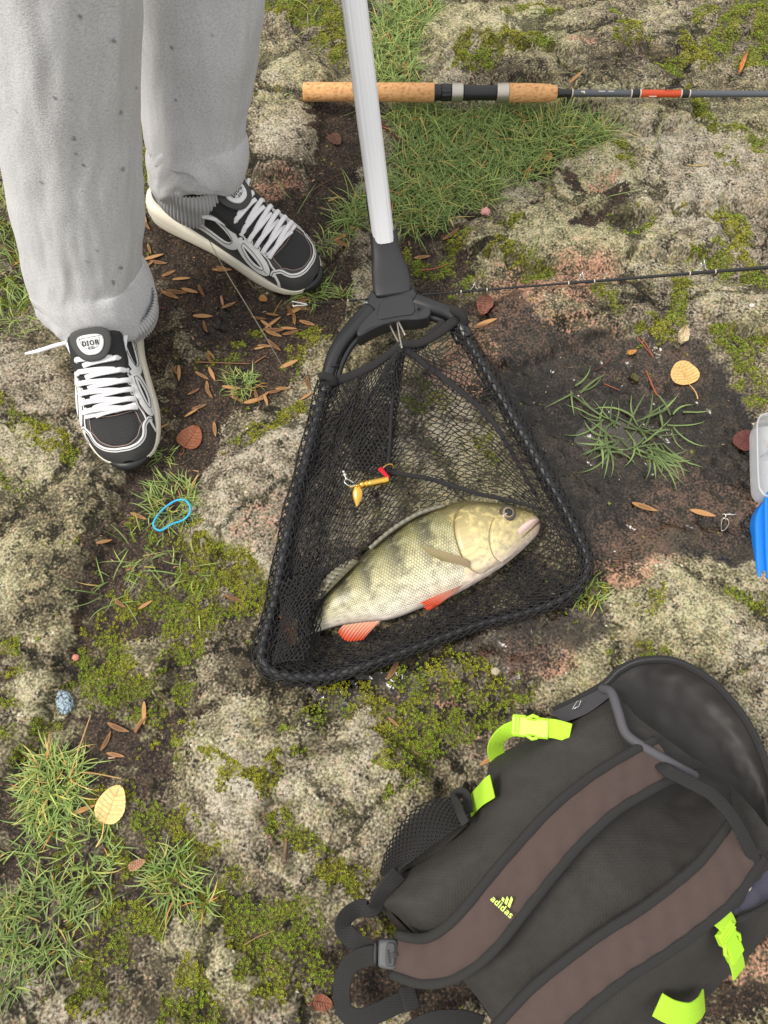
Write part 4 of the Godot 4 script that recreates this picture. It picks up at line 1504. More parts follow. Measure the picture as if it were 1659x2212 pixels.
func sneaker(who: Node3D, origin: Vector3, toe: Vector3, dir: Vector2, side: float):
	dir = dir.normalized()
	var x := Vector3(dir.x, 0, dir.y)
	var y := Vector3.UP
	var z := x.cross(y)
	var base := toe - x * SL
	var floor_y := maxf(gy(toe.x - x.x * 0.06, toe.z - x.z * 0.06), gy(toe.x - x.x * 0.2, toe.z - x.z * 0.2)) - 0.003
	# upper: the black leather body
	var m := new_mb()
	var rows := 60
	var cols := 49
	for i in rows:
		var s := 0.004 + 0.992 * float(i) / (rows - 1)
		for k in cols:
			m.vert(shoe_raw(s, -1.0 + 2.0 * k / (cols - 1)), Vector2(s, float(k) / cols))
	m.sheet(0, rows, cols)
	var up := put("sneaker", flipped(m, side), mats.shoe_leather, who)
	up.transform = Transform3D(Basis(x, y, z), Vector3(base.x, floor_y, base.z) - origin)
	# sole
	m = new_mb()
	var prof := [[0.0, 0.88], [0.006, 0.97], [0.010, 1.03], [0.0115, 1.015], [0.016, 1.05], [0.0175, 1.03], [0.022, 1.045], [0.0235, 1.02], [0.027, 1.03], [0.031, 0.99], [0.031, 0.90]]
	var ring := 96
	for p in prof:
		for k in ring:
			var g := TAU * k / ring
			var s := 0.5 - 0.5 * cos(g)
			var low_toe := smoothstep(0.68, 0.96, s)
			var heel := 1.0 - smoothstep(0.08, 0.5, s)
			var hw: float = half_w(clampf(s, 0.0, 1.0)) * lerpf(p[1], minf(p[1], 0.985), low_toe) + (p[1] - 0.9) * 0.02 * (1.0 - low_toe) + heel * 0.003 * (1.0 if p[0] < 0.03 else 0.2)
			var lift := 0.012 * pow(clampf((s - 0.75) / 0.25, 0.0, 1.0), 2.0) * (1.0 if p[0] < 0.02 else 0.45)
			var sx: float = (s - 0.5) * (1.0 + (p[1] - 0.95) * 0.35 * (1.0 - 0.8 * low_toe)) + 0.5
			m.vert(Vector3(sx * SL, p[0] * lerpf(1.0, 0.5, low_toe) * (1.0 + 0.75 * heel) + 0.0009 * sin(p[0] * 900.0) * heel + lift, (hw if g < PI else -hw) + mid_z(s)), Vector2(g * 3.0, p[0] * 30.0))
	m.sheet(0, prof.size(), ring, true)
	m.fan((prof.size() - 1) * ring, ring, m.vert(Vector3(0.5 * SL, 0.03, 0)))
	m.fan(0, ring, m.vert(Vector3(0.5 * SL, 0.0, 0)), true)
	put("sole", flipped(m, side), mats.sole_cream, up)
	# black rubber bumper at the toe
	m = new_mb()
	var bp := PackedVector3Array()
	for k in 13:
		var g := lerpf(-1.0, 1.0, k / 12.0)
		var s := 1.0 - 0.035 * g * g
		bp.append(Vector3(s * SL * 1.002, 0.016, g * 0.026 + mid_z(0.98)))
	tube(m, bp, [0.003, 0.0065, 0.0075, 0.0065, 0.003], 10, false, 1.2)
	put("toe_bumper", flipped(m, side), mats.rubber, up)
	# mesh panels: toe box, sides and tongue
	m = new_mb()
	patch_on_shoe(m, [[0.725, -0.30, 0.30], [0.76, -0.37, 0.37], [0.81, -0.41, 0.41], [0.86, -0.39, 0.39], [0.90, -0.33, 0.33], [0.93, -0.17, 0.17], [0.935, -0.04, 0.04]], 0.0010)
	for q in [-1.0, 1.0]:
		patch_on_shoe(m, [[0.71, q * 0.72, q * 0.80], [0.74, q * 0.64, q * 0.86], [0.77, q * 0.68, q * 0.84], [0.79, q * 0.76, q * 0.80]], 0.0010, 8)
		patch_on_shoe(m, [[0.36, q * 0.64, q * 0.70], [0.42, q * 0.56, q * 0.76], [0.48, q * 0.60, q * 0.78], [0.53, q * 0.68, q * 0.76]], 0.0010, 8)
		patch_on_shoe(m, [[0.57, q * 0.64, q * 0.74], [0.61, q * 0.60, q * 0.76], [0.65, q * 0.64, q * 0.78], [0.69, q * 0.70, q * 0.76]], 0.0012, 8)
	put_pieces("mesh_panel", m, mats.shoe_mesh, up, side)
	# leather tip of the lacing
	m = new_mb()
	patch_on_shoe(m, [[0.70, -0.26, 0.26], [0.72, -0.30, 0.30], [0.745, -0.24, 0.24], [0.755, -0.08, 0.08]], 0.0022)
	put("lace_stay", flipped(m, side), mats.shoe_leather, up)
	# white overlays: two loops on each side
	m = new_mb()
	for q in [-1.0, 1.0]:
		on_shoe(m, [0.34, q * 0.56, 0.43, q * 0.47, 0.51, q * 0.52, 0.545, q * 0.66, 0.50, q * 0.82, 0.40, q * 0.82, 0.33, q * 0.72], 0.0132, 0.0022, 0.0016, true)
		on_shoe(m, [0.58, q * 0.49, 0.565, q * 0.62, 0.61, q * 0.78, 0.67, q * 0.84, 0.725, q * 0.77, 0.705, q * 0.63, 0.64, q * 0.52], 0.0132, 0.0022, 0.0016, true)
		on_shoe(m, [0.27, q * 0.50, 0.33, q * 0.55], 0.014, 0.002, 0.0016)
	# the double white line round the toe
	var u := [0.765, -0.78, 0.772, -0.67, 0.795, -0.60, 0.815, -0.55, 0.835, -0.53, 0.87, -0.53, 0.905, -0.50, 0.938, -0.38, 0.955, -0.18, 0.958, 0.0, 0.955, 0.18, 0.938, 0.38, 0.905, 0.50, 0.87, 0.53, 0.835, 0.53, 0.815, 0.55, 0.795, 0.60, 0.772, 0.67, 0.765, 0.78]
	on_shoe(m, u, 0.0062, 0.0012, 0.0014)
	for q in [-1.0, 1.0]:
		on_shoe(m, [0.772, q * 0.67, 0.80, q * 0.78, 0.815, q * 0.86, 0.82, q * 0.95], 0.0050, 0.0012, 0.0014)
		on_shoe(m, [0.48, q * 0.37, 0.56, q * 0.41, 0.64, q * 0.43, 0.71, q * 0.45, 0.755, q * 0.55, 0.79, q * 0.60], 0.0024, 0.0012, 0.0014)
		for e in 5: # eyelets
			var s := 0.53 + 0.043 * e
			on_shoe(m, [s - 0.008, q * 0.39, s, q * 0.42, s + 0.008, q * 0.39, s, q * 0.36], 0.0022, 0.0014, 0.0018, true, 3)
	put_pieces("white_overlay", m, mats.shoe_white, up, side)
	# dark seams inside the white shapes, and the brownish stitching
	m = new_mb()
	for q in [-1.0, 1.0]:
		on_shoe(m, [0.355, q * 0.57, 0.43, q * 0.49, 0.50, q * 0.54, 0.53, q * 0.66, 0.49, q * 0.80, 0.40, q * 0.80, 0.345, q * 0.71], 0.0008, 0.0008, 0.0032, true)
		on_shoe(m, [0.585, q * 0.51, 0.58, q * 0.62, 0.62, q * 0.76, 0.67, q * 0.81, 0.71, q * 0.75, 0.695, q * 0.64, 0.64, q * 0.54], 0.0008, 0.0008, 0.0032, true)
	on_shoe(m, u, 0.0010, 0.0006, 0.0024)
	put_pieces("seam", m, mats.ink, up, side)
	m = new_mb()
	on_shoe(m, [0.725, -0.31, 0.76, -0.39, 0.80, -0.43, 0.82, -0.47, 0.85, -0.41, 0.90, -0.35, 0.935, -0.18, 0.943, 0.0, 0.935, 0.18, 0.90, 0.35, 0.85, 0.41, 0.82, 0.47, 0.80, 0.43, 0.76, 0.39, 0.725, 0.31], 0.0011, 0.0008, 0.0012)
	on_shoe(m, [0.745, -0.31, 0.760, -0.12, 0.764, 0.0, 0.760, 0.12, 0.745, 0.31], 0.0011, 0.0008, 0.0026)
	for q in [-1.0, 1.0]:
		on_shoe(m, [0.70, q * 0.50, 0.74, q * 0.56, 0.775, q * 0.62], 0.0010, 0.0008, 0.0012)
	put_pieces("stitching", m, mats.shoe_stitch, up, side)
	# tongue: rises in front of the ankle
	m = new_mb()
	var tr := 22
	var tc := 17
	for i in tr:
		var f := float(i) / (tr - 1)
		for k in tc:
			var q := -1.0 + 2.0 * k / (tc - 1)
			var wd := lerpf(0.021, 0.036, smoothstep(0.0, 0.6, f)) * (1.0 if f < 0.9 else sqrt(1.0 - pow((f - 0.9) / 0.1, 2.0) * 0.5))
			var sx := lerpf(0.775, 0.50, f)
			var yy := lerpf(0.070, 0.128, pow(f, 1.1)) - q * q * lerpf(0.004, 0.016, f)
			m.vert(Vector3(sx * SL - q * q * 0.012 * f, yy, q * wd + mid_z(sx)), Vector2(f, q))
	m.sheet(0, tr, tc)
	var tb := m.v.size()
	for i in tr:
		for k in tc: m.vert(m.v[i * tc + k] + Vector3(-0.006, -0.009, 0), Vector2.ZERO)
	m.sheet(tb, tr, tc)
	for k in tc - 1: m.quad((tr - 1) * tc + k, (tr - 1) * tc + k + 1, tb + (tr - 1) * tc + k + 1, tb + (tr - 1) * tc + k)
	for i in tr - 1:
		m.quad(i * tc, (i + 1) * tc, tb + (i + 1) * tc, tb + i * tc)
		m.quad(i * tc + tc - 1, tb + i * tc + tc - 1, tb + (i + 1) * tc + tc - 1, (i + 1) * tc + tc - 1)
	put("tongue", flipped(m, side), mats.shoe_mesh, up)
	# its smooth leather face and the white badge
	var face_n := (Vector3(0.30 * SL, 0.0, 0).normalized() * 0.55 + Vector3.UP * 0.83).normalized()
	var e1 := Vector3(0, 0, 1) # towards +z
	var e2 := face_n.cross(e1).normalized() # down the tongue, towards the toe
	if e2.x < 0.0: e2 = -e2
	var mid := Vector3(0.548 * SL, 0.1205, mid_z(0.5))
	m = new_mb()
	badge(m, mid - e2 * 0.002, e1, e2, face_n, 0.027, 0.027, 0.0026)
	put("tongue_face", flipped(m, side), mats.shoe_leather, up)
	m = new_mb()
	badge(m, mid + face_n * 0.0026, e1, e2, face_n, 0.0175, 0.0165, 0.0022)
	put("badge", flipped(m, side), mats.shoe_white, up)
	# ring line and lettering of the badge (never mirrored)
	var mz := mid
	var right := -e1
	if side < 0.0:
		mz.z = -mz.z
	var down := e2
	m = new_mb()
	var arc := PackedVector3Array()
	for k in 15:
		var g := lerpf(-0.15, PI + 0.15, k / 14.0)
		arc.append(mz + face_n * 0.0051 + right * cos(g) * 0.0128 + down * (sin(g) * 0.0128 - 0.004))
	tube(m, arc, 0.00022, 5)
	arc = PackedVector3Array([mz + face_n * 0.0051 - right * 0.0150 - down * 0.0058, mz + face_n * 0.0051 + right * 0.0150 - down * 0.0072])
	tube(m, arc, 0.00022, 5)
	put("badge_line", m.done(), mats.ink, up)
	for t in [["DIOR", 0.0066, 0.0008], ["B30", 0.0034, 0.0072]]:
		var tm := TextMesh.new()
		var f := SystemFont.new()
		f.font_names = PackedStringArray(["Droid Sans"])
		f.font_weight = 700 if t[0] == "DIOR" else 400
		tm.font = f
		tm.text = t[0]
		tm.font_size = 32
		tm.pixel_size = t[1] / 23.0
		tm.depth = 0.0006
		var o := put("lettering", tm, mats.ink, up)
		o.transform = Transform3D(Basis(right, -down, face_n), mz + face_n * 0.0052 + down * t[2])
	# laces: flat white bands crossing over the tongue
	m = new_mb()
	for i in 6:
		var s0 := 0.515 + 0.040 * i
		for q in [-1.0, 1.0]:
			var s1 := s0 + (0.020 if q > 0 else 0.036)
			var pa := PackedVector3Array()
			var ups := []
			for k in 13:
				var f := float(k) / 12.0
				var w := lerpf(0.42 * q, -0.20 * q, f)
				var s := lerpf(s0, s1, f) if q > 0 else lerpf(s0 + 0.012, s1, f)
				var lift := 0.0045 + 0.006 * sin(f * PI) + (0.002 if q > 0 else 0.0)
				var base_p := shoe_pt(s, w, lift)
				var tong := lerpf(0.070, 0.128, pow(clampf((0.725 - s) / 0.29, 0.0, 1.0), 1.1)) + 0.002
				if absf(w) < 0.30: base_p.y = maxf(base_p.y, tong - 0.002 - 10.0 * base_p.z * base_p.z)
				pa.append(base_p)
				ups.append((shoe_pt(s, w, 0.004) - shoe_pt(s, w)).normalized())
			ribbon(m, catmull(Array(pa), 2), 0.0036, 0.0026, Vector3(0.5, 0.85, 0).normalized())
	# first bar by the toe, last runs up to the collar
	on_shoe(m, [0.735, 0.40, 0.742, 0.2, 0.742, 0.0, 0.730, -0.2, 0.715, -0.40], 0.0070, 0.0026, 0.0050)
	for q in [-1.0, 1.0]:
		var pe := [shoe_pt(0.515, q * 0.40, 0.004), shoe_pt(0.48, q * 0.42, 0.008), shoe_pt(0.44, q * 0.45, 0.012), shoe_pt(0.40, q * 0.50, 0.014)]
		ribbon(m, catmull(pe, 5), 0.0034, 0.0026, Vector3(0.3, 0.8, q * 0.5).normalized())
	# loose end
	var le := [shoe_pt(0.43, 0.46, 0.012), shoe_pt(0.435, 0.56, 0.020) + Vector3(0, 0.004, 0.008), shoe_pt(0.44, 0.60, 0.022) + Vector3(0, 0.004, 0.026), shoe_pt(0.43, 0.62, 0.022) + Vector3(0, -0.002, 0.046)]
	if side < 0.0: le = [shoe_pt(0.47, 0.45, 0.010), shoe_pt(0.45, 0.60, 0.014) + Vector3(0, 0.004, 0.006), shoe_pt(0.43, 0.72, 0.018) + Vector3(0, 0.0, 0.010), shoe_pt(0.40, 0.82, 0.016) + Vector3(0, 0.0, 0.014)]
	tube(m, catmull(le, 6), [0.0028, 0.0028, 0.0028, 0.0016], 8)
	put_pieces("lace", m, mats.lace, up, side)
	m = new_mb()
	on_shoe(m, [0.7425, -0.04, 0.741, 0.07], 0.0078, 0.0032, 0.0052)
	put("lace_tag", flipped(m, side), mats.rubber, up)

# a shield shape: straight top, round below
func badge(m: MB, c: Vector3, e1: Vector3, e2: Vector3, nrm: Vector3, w: float, h: float, thick: float):
	var ring := []
	for k in 40:
		var g := TAU * k / 40.0
		var x := cos(g)
		var y := sin(g)
		x = signf(x) * pow(absf(x), 0.75)
		y = signf(y) * pow(absf(y), 0.9 if y > 0 else 0.5)
		ring.append(Vector2(x * w * (1.0 - 0.16 * maxf(y, 0.0)), y * h * (1.0 if y > 0 else 0.62)))
	var lay := [[1.0, 0.0], [1.0, 0.6], [0.94, 1.0]]
	var start := m.v.size()
	for l in lay:
		for q in ring: m.vert(c + e1 * q.x * l[0] + e2 * q.y * l[0] + nrm * (thick * l[1] - 3.0 * q.x * q.x * 0.9), Vector2(q.x, q.y))
	m.sheet(start, 3, 40, true)
	var top := m.v.size()
	for j in range(1, 6):
		for q in ring: m.vert(c + e1 * q.x * 0.94 * (1.0 - j / 6.0) + e2 * q.y * 0.94 * (1.0 - j / 6.0) + nrm * (thick - 2.7 * pow(q.x * (1.0 - j / 6.0), 2.0)), Vector2(q.x, q.y))
	m.sheet(top - 40, 6, 40, true)
	m.fan(top + 160, 40, m.vert(c + nrm * thick))

func ring_band(m: MB, p0: Vector3, p1: Vector3, a: float, b: float, r0: float, r1: float, sides := 24, bevel := 0.0006):
	var ln := p0.distance_to(p1)
	var q0 := p0.lerp(p1, a)
	var q1 := p0.lerp(p1, b)
	var e := minf(bevel / maxf(q0.distance_to(q1), 0.0001), 0.3)
	lathe(m, q0, q1, [0.0, r0 - bevel, e, r0, 1.0 - e, r1, 1.0, r1 - bevel], sides)

# share of the way along the rod at a photo x
func fx(x: float, x0: float, x1: float) -> float:
	return (x - x0) / (x1 - x0)

func make_rods():
	# butt half of the rod, with the cork handle
	var p0 := at(655, 198.5, 0.034)
	var p1 := at(1800, 204, 0.036)
	var t := thing("fishing_rod", "cork handled butt half of a fishing rod lying across the grass", "fishing rod", p0)
	var X := func(x: float) -> float: return (at(x, 200, 0.034).x - p0.x) / (p1.x - p0.x)
	var m := new_mb(p0)
	lathe(m, p0, p0.lerp(p1, X.call(938)), [0.0, 0.0125, 0.008, 0.0142, 0.03, 0.0148, 0.5, 0.0146, 0.985, 0.0148, 1.0, 0.0142], 32)
	put("rear_grip", m.done(), mats.cork, t)
	m = new_mb(p0)
	lathe(m, p0.lerp(p1, X.call(1098)), p0.lerp(p1, X.call(1202)), [0.0, 0.0138, 0.02, 0.0146, 0.45, 0.0148, 0.8, 0.0138, 0.96, 0.0118, 1.0, 0.0105], 32)
	put("fore_grip", m.done(), mats.cork, t)
	m = new_mb(p0)
	var prof := []
	for k in 9: # screw thread
		prof.append_array([k / 9.0, 0.0122, k / 9.0 + 0.05, 0.0131])
	prof.append_array([1.0, 0.0122])
	lathe(m, p0.lerp(p1, X.call(937)), p0.lerp(p1, X.call(953)), prof, 28)
	prof = []
	for k in 2: prof.append_array([k * 0.9, 0.0128, k * 0.9 + 0.1, 0.0138])
	var a0 := m.v.size()
	lathe(m, p0.lerp(p1, X.call(953)), p0.lerp(p1, X.call(975)), prof, 48)
	for i in range(a0, m.v.size()): # knurled locking nut
		if int((i - a0) % 48) % 4 < 2 and i - a0 < 192:
			var c := p0 - m.off
			var ax := (p1 - p0).normalized()
			var q := m.v[i] - c
			var rad := q - ax * q.dot(ax)
			m.v[i] -= rad * 0.06
	lathe(m, p0.lerp(p1, X.call(1000)), p0.lerp(p1, X.call(1072)), [0.0, 0.0118, 0.04, 0.0130, 0.10, 0.0118, 0.14, 0.0130, 0.20, 0.0120, 0.24, 0.0116, 1.0, 0.0116], 28)
	put_pieces("reel_seat", m, mats.satin_black, t)
	m = new_mb(p0)
	ring_band(m, p0, p1, X.call(975), X.call(1000), 0.0152, 0.0150, 32, 0.001)
	ring_band(m, p0, p1, X.call(1072), X.call(1098), 0.0150, 0.0154, 32, 0.001)
	put_pieces("metal_hood", m, mats.dull_steel, t)
	m = new_mb(p0)
	lathe(m, p0.lerp(p1, X.call(1202)), p0.lerp(p1, X.call(1236)), [0.0, 0.0085, 0.3, 0.0068, 0.6, 0.0062, 0.7, 0.0066, 1.0, 0.0058], 20)
	ring_band(m, p0, p1, X.call(1362), X.call(1381), 0.0066, 0.0066, 20)
	ring_band(m, p0, p1, X.call(1468), X.call(1487), 0.0066, 0.0066, 20)
	put_pieces("winding", m, mats.gloss_black, t)
	m = new_mb(p0)
	ring_band(m, p0, p1, X.call(1236), X.call(1362), 0.0058, 0.0056, 20)
	ring_band(m, p0, p1, X.call(1487), 1.0, 0.0055, 0.0046, 20)
	put_pieces("blank", m, mats.blank_grey, t)
	m = new_mb(p0)
	ring_band(m, p0, p1, X.call(1381), X.call(1468), 0.0060, 0.0060, 20)
	put("orange_band", m.done(), mats.orange_band, t)
	m = new_mb(p0)
	for x in [1234, 1361, 1380, 1468, 1486]: ring_band(m, p0, p1, X.call(x), X.call(x + 2.4), 0.0068, 0.0068, 20, 0.0002)
	put_pieces("trim_ring", m, mats.white_wrap, t)
	m = new_mb(p0)
	tube(m, path3([1437, 192, 0.043, 1446, 189, 0.046, 1470, 187, 0.046, 1476, 190, 0.043], 5), 0.0016, 8)
	put("hook_keeper", m.done(), mats.satin_black, t)
	m = new_mb(p0)
	for q in [[1258, 198, 5, 0.0016], [1262, 199, 3, 0.003], [1300, 197, 14, 0.0009], [1320, 197, 12, 0.0009], [1410, 208, 16, 0.0008]]:
		var c := at(q[0], q[1], 0.0405)
		var w: float = q[2] * 0.0004
		ribbon(m, PackedVector3Array([c - Vector3(w, 0, 0), c + Vector3(w, 0, 0)]), q[3], 0.0004, Vector3.UP)
	put_pieces("print_mark", m, mats.white_wrap, t)
	# tip half, thin, passing under the head of the net
	var t0 := at(648, 658, 0.026)
	var t1 := at(1790, 567, 0.030)
	var r := thing("rod_tip", "thin black tip half of a fishing rod lying under the net's head", "fishing rod", t0)
	m = new_mb(t0)
	lathe(m, t0, t1, [0.0, 0.0007, 0.25, 0.0013, 0.6, 0.0021, 1.0, 0.0032], 12)
	put_pieces("blank", m, mats.gloss_black, r)
	var w := new_mb(t0)
	var wr := new_mb(t0)
	var bk := new_mb(t0)
	for g in [[780, 0.55], [1024, 0.72], [1258, 0.9], [1524, 1.1]]:
		var f: float = fx(at(g[0], 640, 0.026).x, t0.x, t1.x)
		var c := t0.lerp(t1, f)
		var s: float = g[1]
		var ax := (t1 - t0).normalized()
		var out := Vector3(0.0, 0.45, -0.9).normalized()
		var top := c + out * 0.013 * s
		for q in [-1.0, 1.0]:
			tube(w, PackedVector3Array([c + ax * 0.010 * s * q, c + ax * 0.004 * s * q + out * 0.006 * s, top + ax * 0.003 * s]), 0.0008 * s, 6)
		var ring := PackedVector3Array()
		for k in 14:
			var an := TAU * k / 14.0
			ring.append(top + (out * cos(an) + ax.cross(out) * sin(an)) * 0.0052 * s)
		tube(w, ring, 0.0010 * s, 6, true)
		for q in [-1.0, 1.0]:
			ring_band(bk, c + ax * q * 0.006, c + ax * q * 0.019, 0.0, 1.0, 0.0018 + 0.0016 * f, 0.0018 + 0.0016 * f, 10, 0.0003)
			ring_band(wr, c + ax * q * 0.019, c + ax * q * 0.0205, 0.0, 1.0, 0.0021 + 0.0017 * f, 0.0021 + 0.0017 * f, 10, 0.0001)
	var tip := t0
	var tri := PackedVector3Array([tip + Vector3(0.004, 0, 0), at(628, 650, 0.030), at(634, 660, 0.028), at(664, 657, 0.028)])
	tube(w, PackedVector3Array([at(662, 657, 0.027), at(630, 651, 0.030), at(633, 661, 0.028), at(664, 659, 0.027)]), 0.0013, 7)
	put_pieces("line_guide", w, mats.steel, r)
	put_pieces("guide_winding", bk, mats.gloss_black, r)
	put_pieces("trim_ring", wr, mats.white_wrap, r)

var netp := {}

# knotless netting over a surface given by f(s, t): lines that sway against each other and so enclose six sided meshes
func netting(m: MB, f: Callable, lines: int, steps: int, r: float, col := Color.WHITE):
	for j in lines + 1:
		var path := PackedVector3Array()
		for i in steps + 1:
			var ph := (i + (2 if j % 2 else 0)) % 4
			var sway := 0.40 if ph < 2 else -0.40
			var s := clampf((j + sway) / lines, 0.0, 1.0)
			path.append(f.call(s, float(i) / steps))
		var start := m.v.size()
		var n := path.size()
		for i in n:
			var t := (path[mini(i + 1, n - 1)] - path[maxi(i - 1, 0)]).normalized()
			var side := t.cross(Vector3.UP)
			side = side.normalized() if side.length() > 0.01 else Vector3.RIGHT
			var nu := side.cross(t)
			for k in 3:
				var g := TAU * k / 3.0 + 0.5
				m.vert(path[i] + (side * cos(g) + nu * sin(g)) * r, Vector2.ZERO, col)
		m.sheet(start, n, 3, true)

func poly_at(a: PackedVector3Array, t: float) -> Vector3:
	var f := clampf(t, 0.0, 1.0) * (a.size() - 1)
	var i := mini(int(f), a.size() - 2)
	return a[i].lerp(a[i + 1], f - i)

# equal steps along a path
func even(a: PackedVector3Array, n: int) -> PackedVector3Array:
	var ln := [0.0]
	for i in range(1, a.size()): ln.append(ln[i - 1] + a[i].distance_to(a[i - 1]))
	var out := PackedVector3Array()
	var k := 0
	for i in n:
		var d: float = ln[ln.size() - 1] * i / (n - 1)
		while k < ln.size() - 2 and ln[k + 1] < d: k += 1
		out.append(a[k].lerp(a[k + 1], clampf((d - ln[k]) / maxf(ln[k + 1] - ln[k], 1e-6), 0.0, 1.0)))
	return out

func above_ground(a: PackedVector3Array, off: float) -> PackedVector3Array:
	for i in a.size():
		a[i].y = maxf(a[i].y, gy(a[i].x, a[i].z) + off)
	return a

func make_net():
	var o := at(850, 650, 0.0)
	var t := thing("landing_net", "black landing net with silver handle lying open on the rock, fish inside", "landing net", o)
	# handle: ribbed aluminium, running up out of the picture to the person's hands
	var h0 := at(829, 520, 0.085)
	var h1 := at(765, 0, 0.335)
	var h2 := h1 + (h1 - h0) * 0.75
	var m := new_mb(o)
	var ax := (h2 - h0).normalized()
	var side := ax.cross(Vector3(0, 0.4, 1)).normalized()
	var nu := side.cross(ax).normalized()
	var ring := []
	for k in 96:
		var g := TAU * k / 96.0
		var r := 0.0165
		var rib := absf(cos(g * 6.0))
		r -= 0.0006 * smoothstep(0.55, 0.15, rib)
		ring.append(side * signf(cos(g)) * pow(absf(cos(g)), 0.72) * r * 0.97 + nu * signf(sin(g)) * pow(absf(sin(g)), 0.72) * r * 0.84)
	for i in 2:
		for q in ring: m.vert((h0 if i == 0 else h2) + q, Vector2.ZERO)
	m.sheet(0, 2, 96, true)
	m.fan(96, 96, m.vert(h2))
	put("handle", m.done(), mats.aluminium, t)
	# a dark strip behind the handle: the folded arm's stop
	m = new_mb(o)
	tube(m, path3([795, 400, 0.085, 800, 440, 0.07, 806, 480, 0.065, 812, 515, 0.07], 4), [0.003, 0.006, 0.006, 0.003], 8)
	put("rear_clip", m.done(), mats.satin_black, t)
	# socket: a moulded cone that widens into the hub
	m = new_mb(o)
	var sec := [[828, 503, 0.092, 27, 24], [829, 506, 0.092, 29.5, 26], [831, 530, 0.082, 30, 26], [836, 556, 0.074, 33, 25], [842, 585, 0.068, 40, 24], [846, 610, 0.065, 42, 23], [849, 634, 0.063, 42, 22], [850, 640, 0.062, 40, 18]]
	var start := m.v.size()
	for s in sec:
		var c := at(s[0], s[1], s[2])
		var k := mpp(c)
		var d2 := (at(851, 650, 0.062) - at(829, 506, 0.092)).normalized()
		var sd := Vector3(0.98, 0, -0.16).normalized()
		var up2 := sd.cross(d2).normalized()
		if up2.y < 0: up2 = -up2
		for q in 40:
			var g := TAU * q / 40.0
			var cx := signf(cos(g)) * pow(absf(cos(g)), 0.62)
			var cy := signf(sin(g)) * pow(absf(sin(g)), 0.62)
			m.vert(c + sd * cx * s[3] * k + up2 * cy * s[4] * k * 0.62, Vector2.ZERO)
	m.sheet(start, sec.size(), 40, true)
	m.fan(start + (sec.size() - 1) * 40, 40, m.vert(at(851, 644, 0.062)))
	m.fan(start, 40, m.vert(at(829, 503, 0.092)), true)
	put("socket", m.done(), mats.black_plastic, t)
	# hub: the yoke plate
	m = new_mb(o)
	var top := [802, 622, 812, 634, 816, 644, 888, 626, 893, 612, 902, 636, 920, 652, 934, 660, 930, 684, 905, 690, 868, 690, 830, 699, 800, 713, 776, 728, 768, 716, 782, 684, 792, 655]
	slab_plate(m, top, 0.073, 0.048, 0.003)
	put("hub", m.done(), mats.black_plastic, t)
	m = new_mb(o)
	slab_plate(m, [820, 648, 888, 631, 900, 678, 862, 682, 814, 692], 0.0748, 0.072, 0.001)
	put("hub_face", m.done(), mats.black_plastic, t)
	m = new_mb(o)
	ball(m, at(791, 660, 0.066), 0.0062)
	put("rivet", m.done(), mats.steel, t)
	# two arms, each a pair of rails with a groove between
	var la := path3([800, 668, 0.066, 765, 706, 0.066, 738, 738, 0.064, 720, 772, 0.060, 710, 805, 0.056, 700, 850, 0.050], 6)
	var ra := path3([895, 650, 0.066, 930, 662, 0.066, 965, 674, 0.064, 990, 694, 0.060, 1010, 730, 0.054], 6)
	for a in [la, ra]:
		m = new_mb(o)
		tube(m, a, [0.0125, 0.0115, 0.0105, 0.0098, 0.0095], 14, false, 0.85)
		var inner := PackedVector3Array()
		for i in a.size():
			var tn: Vector3 = (a[mini(i + 1, a.size() - 1)] - a[maxi(i - 1, 0)]).normalized()
			var ctr := at(865, 760, 0.05)
			var dirn: Vector3 = (ctr - a[i])
			dirn = (dirn - tn * dirn.dot(tn)).normalized()
			inner.append(a[i] + dirn * 0.0135 - Vector3.UP * 0.004)
		tube(m, inner, [0.004, 0.0048, 0.0045, 0.0045], 10, false, 1.2)
		put("arm", m.done(), mats.satin_black, t)
	m = new_mb(o)
	tube(m, path3([716, 790, 0.066, 728, 790, 0.062], 2), 0.0022, 8)
	tube(m, path3([902, 664, 0.078, 906, 664, 0.078], 2), 0.0035, 10)
	put_pieces("arm_bridge", m, mats.satin_black, t)
	# frame under its sleeve
	var fr := above_ground(even(path3([704, 824, 0.052, 682, 905, 0.046, 656, 1010, 0.038, 633, 1105, 0.032, 612, 1205, 0.027, 590, 1305, 0.023, 567, 1395, 0.02, 568, 1430, 0.02, 598, 1455, 0.018, 655, 1462, 0.016, 720, 1458, 0.015, 800, 1434, 0.015, 930, 1386, 0.014, 1030, 1350, 0.014, 1130, 1325, 0.014, 1200, 1300, 0.015, 1243, 1272, 0.016, 1266, 1238, 0.018, 1268, 1205, 0.02, 1254, 1168, 0.021, 1228, 1115, 0.023, 1170, 1010, 0.029, 1110, 905, 0.035, 1036, 778, 0.046, 982, 694, 0.058], 8), 220), 0.012)
	for i in 2: # rest on the ground without steps
		for k in range(1, fr.size() - 1): fr[k].y = maxf(fr[k].y, (fr[k - 1].y + fr[k + 1].y) * 0.5)
	m = new_mb(o)
	var rr := []
	for k in 40:
		var f := k / 39.0
		rr.append(0.0064 if f < 0.42 or f > 0.78 else 0.0042)
	tube(m, fr, rr, 12)
	put("frame", m.done(), mats.frame_tube, t)
	m = new_mb(o)
	sleeve(m, fr)
	tag(put("sleeve", m.done(), mats.net_thread, t), "", "", "", "stuff")
	# boundary curves of the bag
	var left := fr.slice(0, 78)
	var right := PackedVector3Array()
	for i in range(fr.size() - 1, 142, -1): right.append(fr[i])
	var n := FastNoiseLite.new()
	n.seed = 5
	n.frequency = 1.0
	var n2 := FastNoiseLite.new()
	n2.seed = 9
	n2.frequency = 1.0
	var bottom := fr.slice(77, 144)
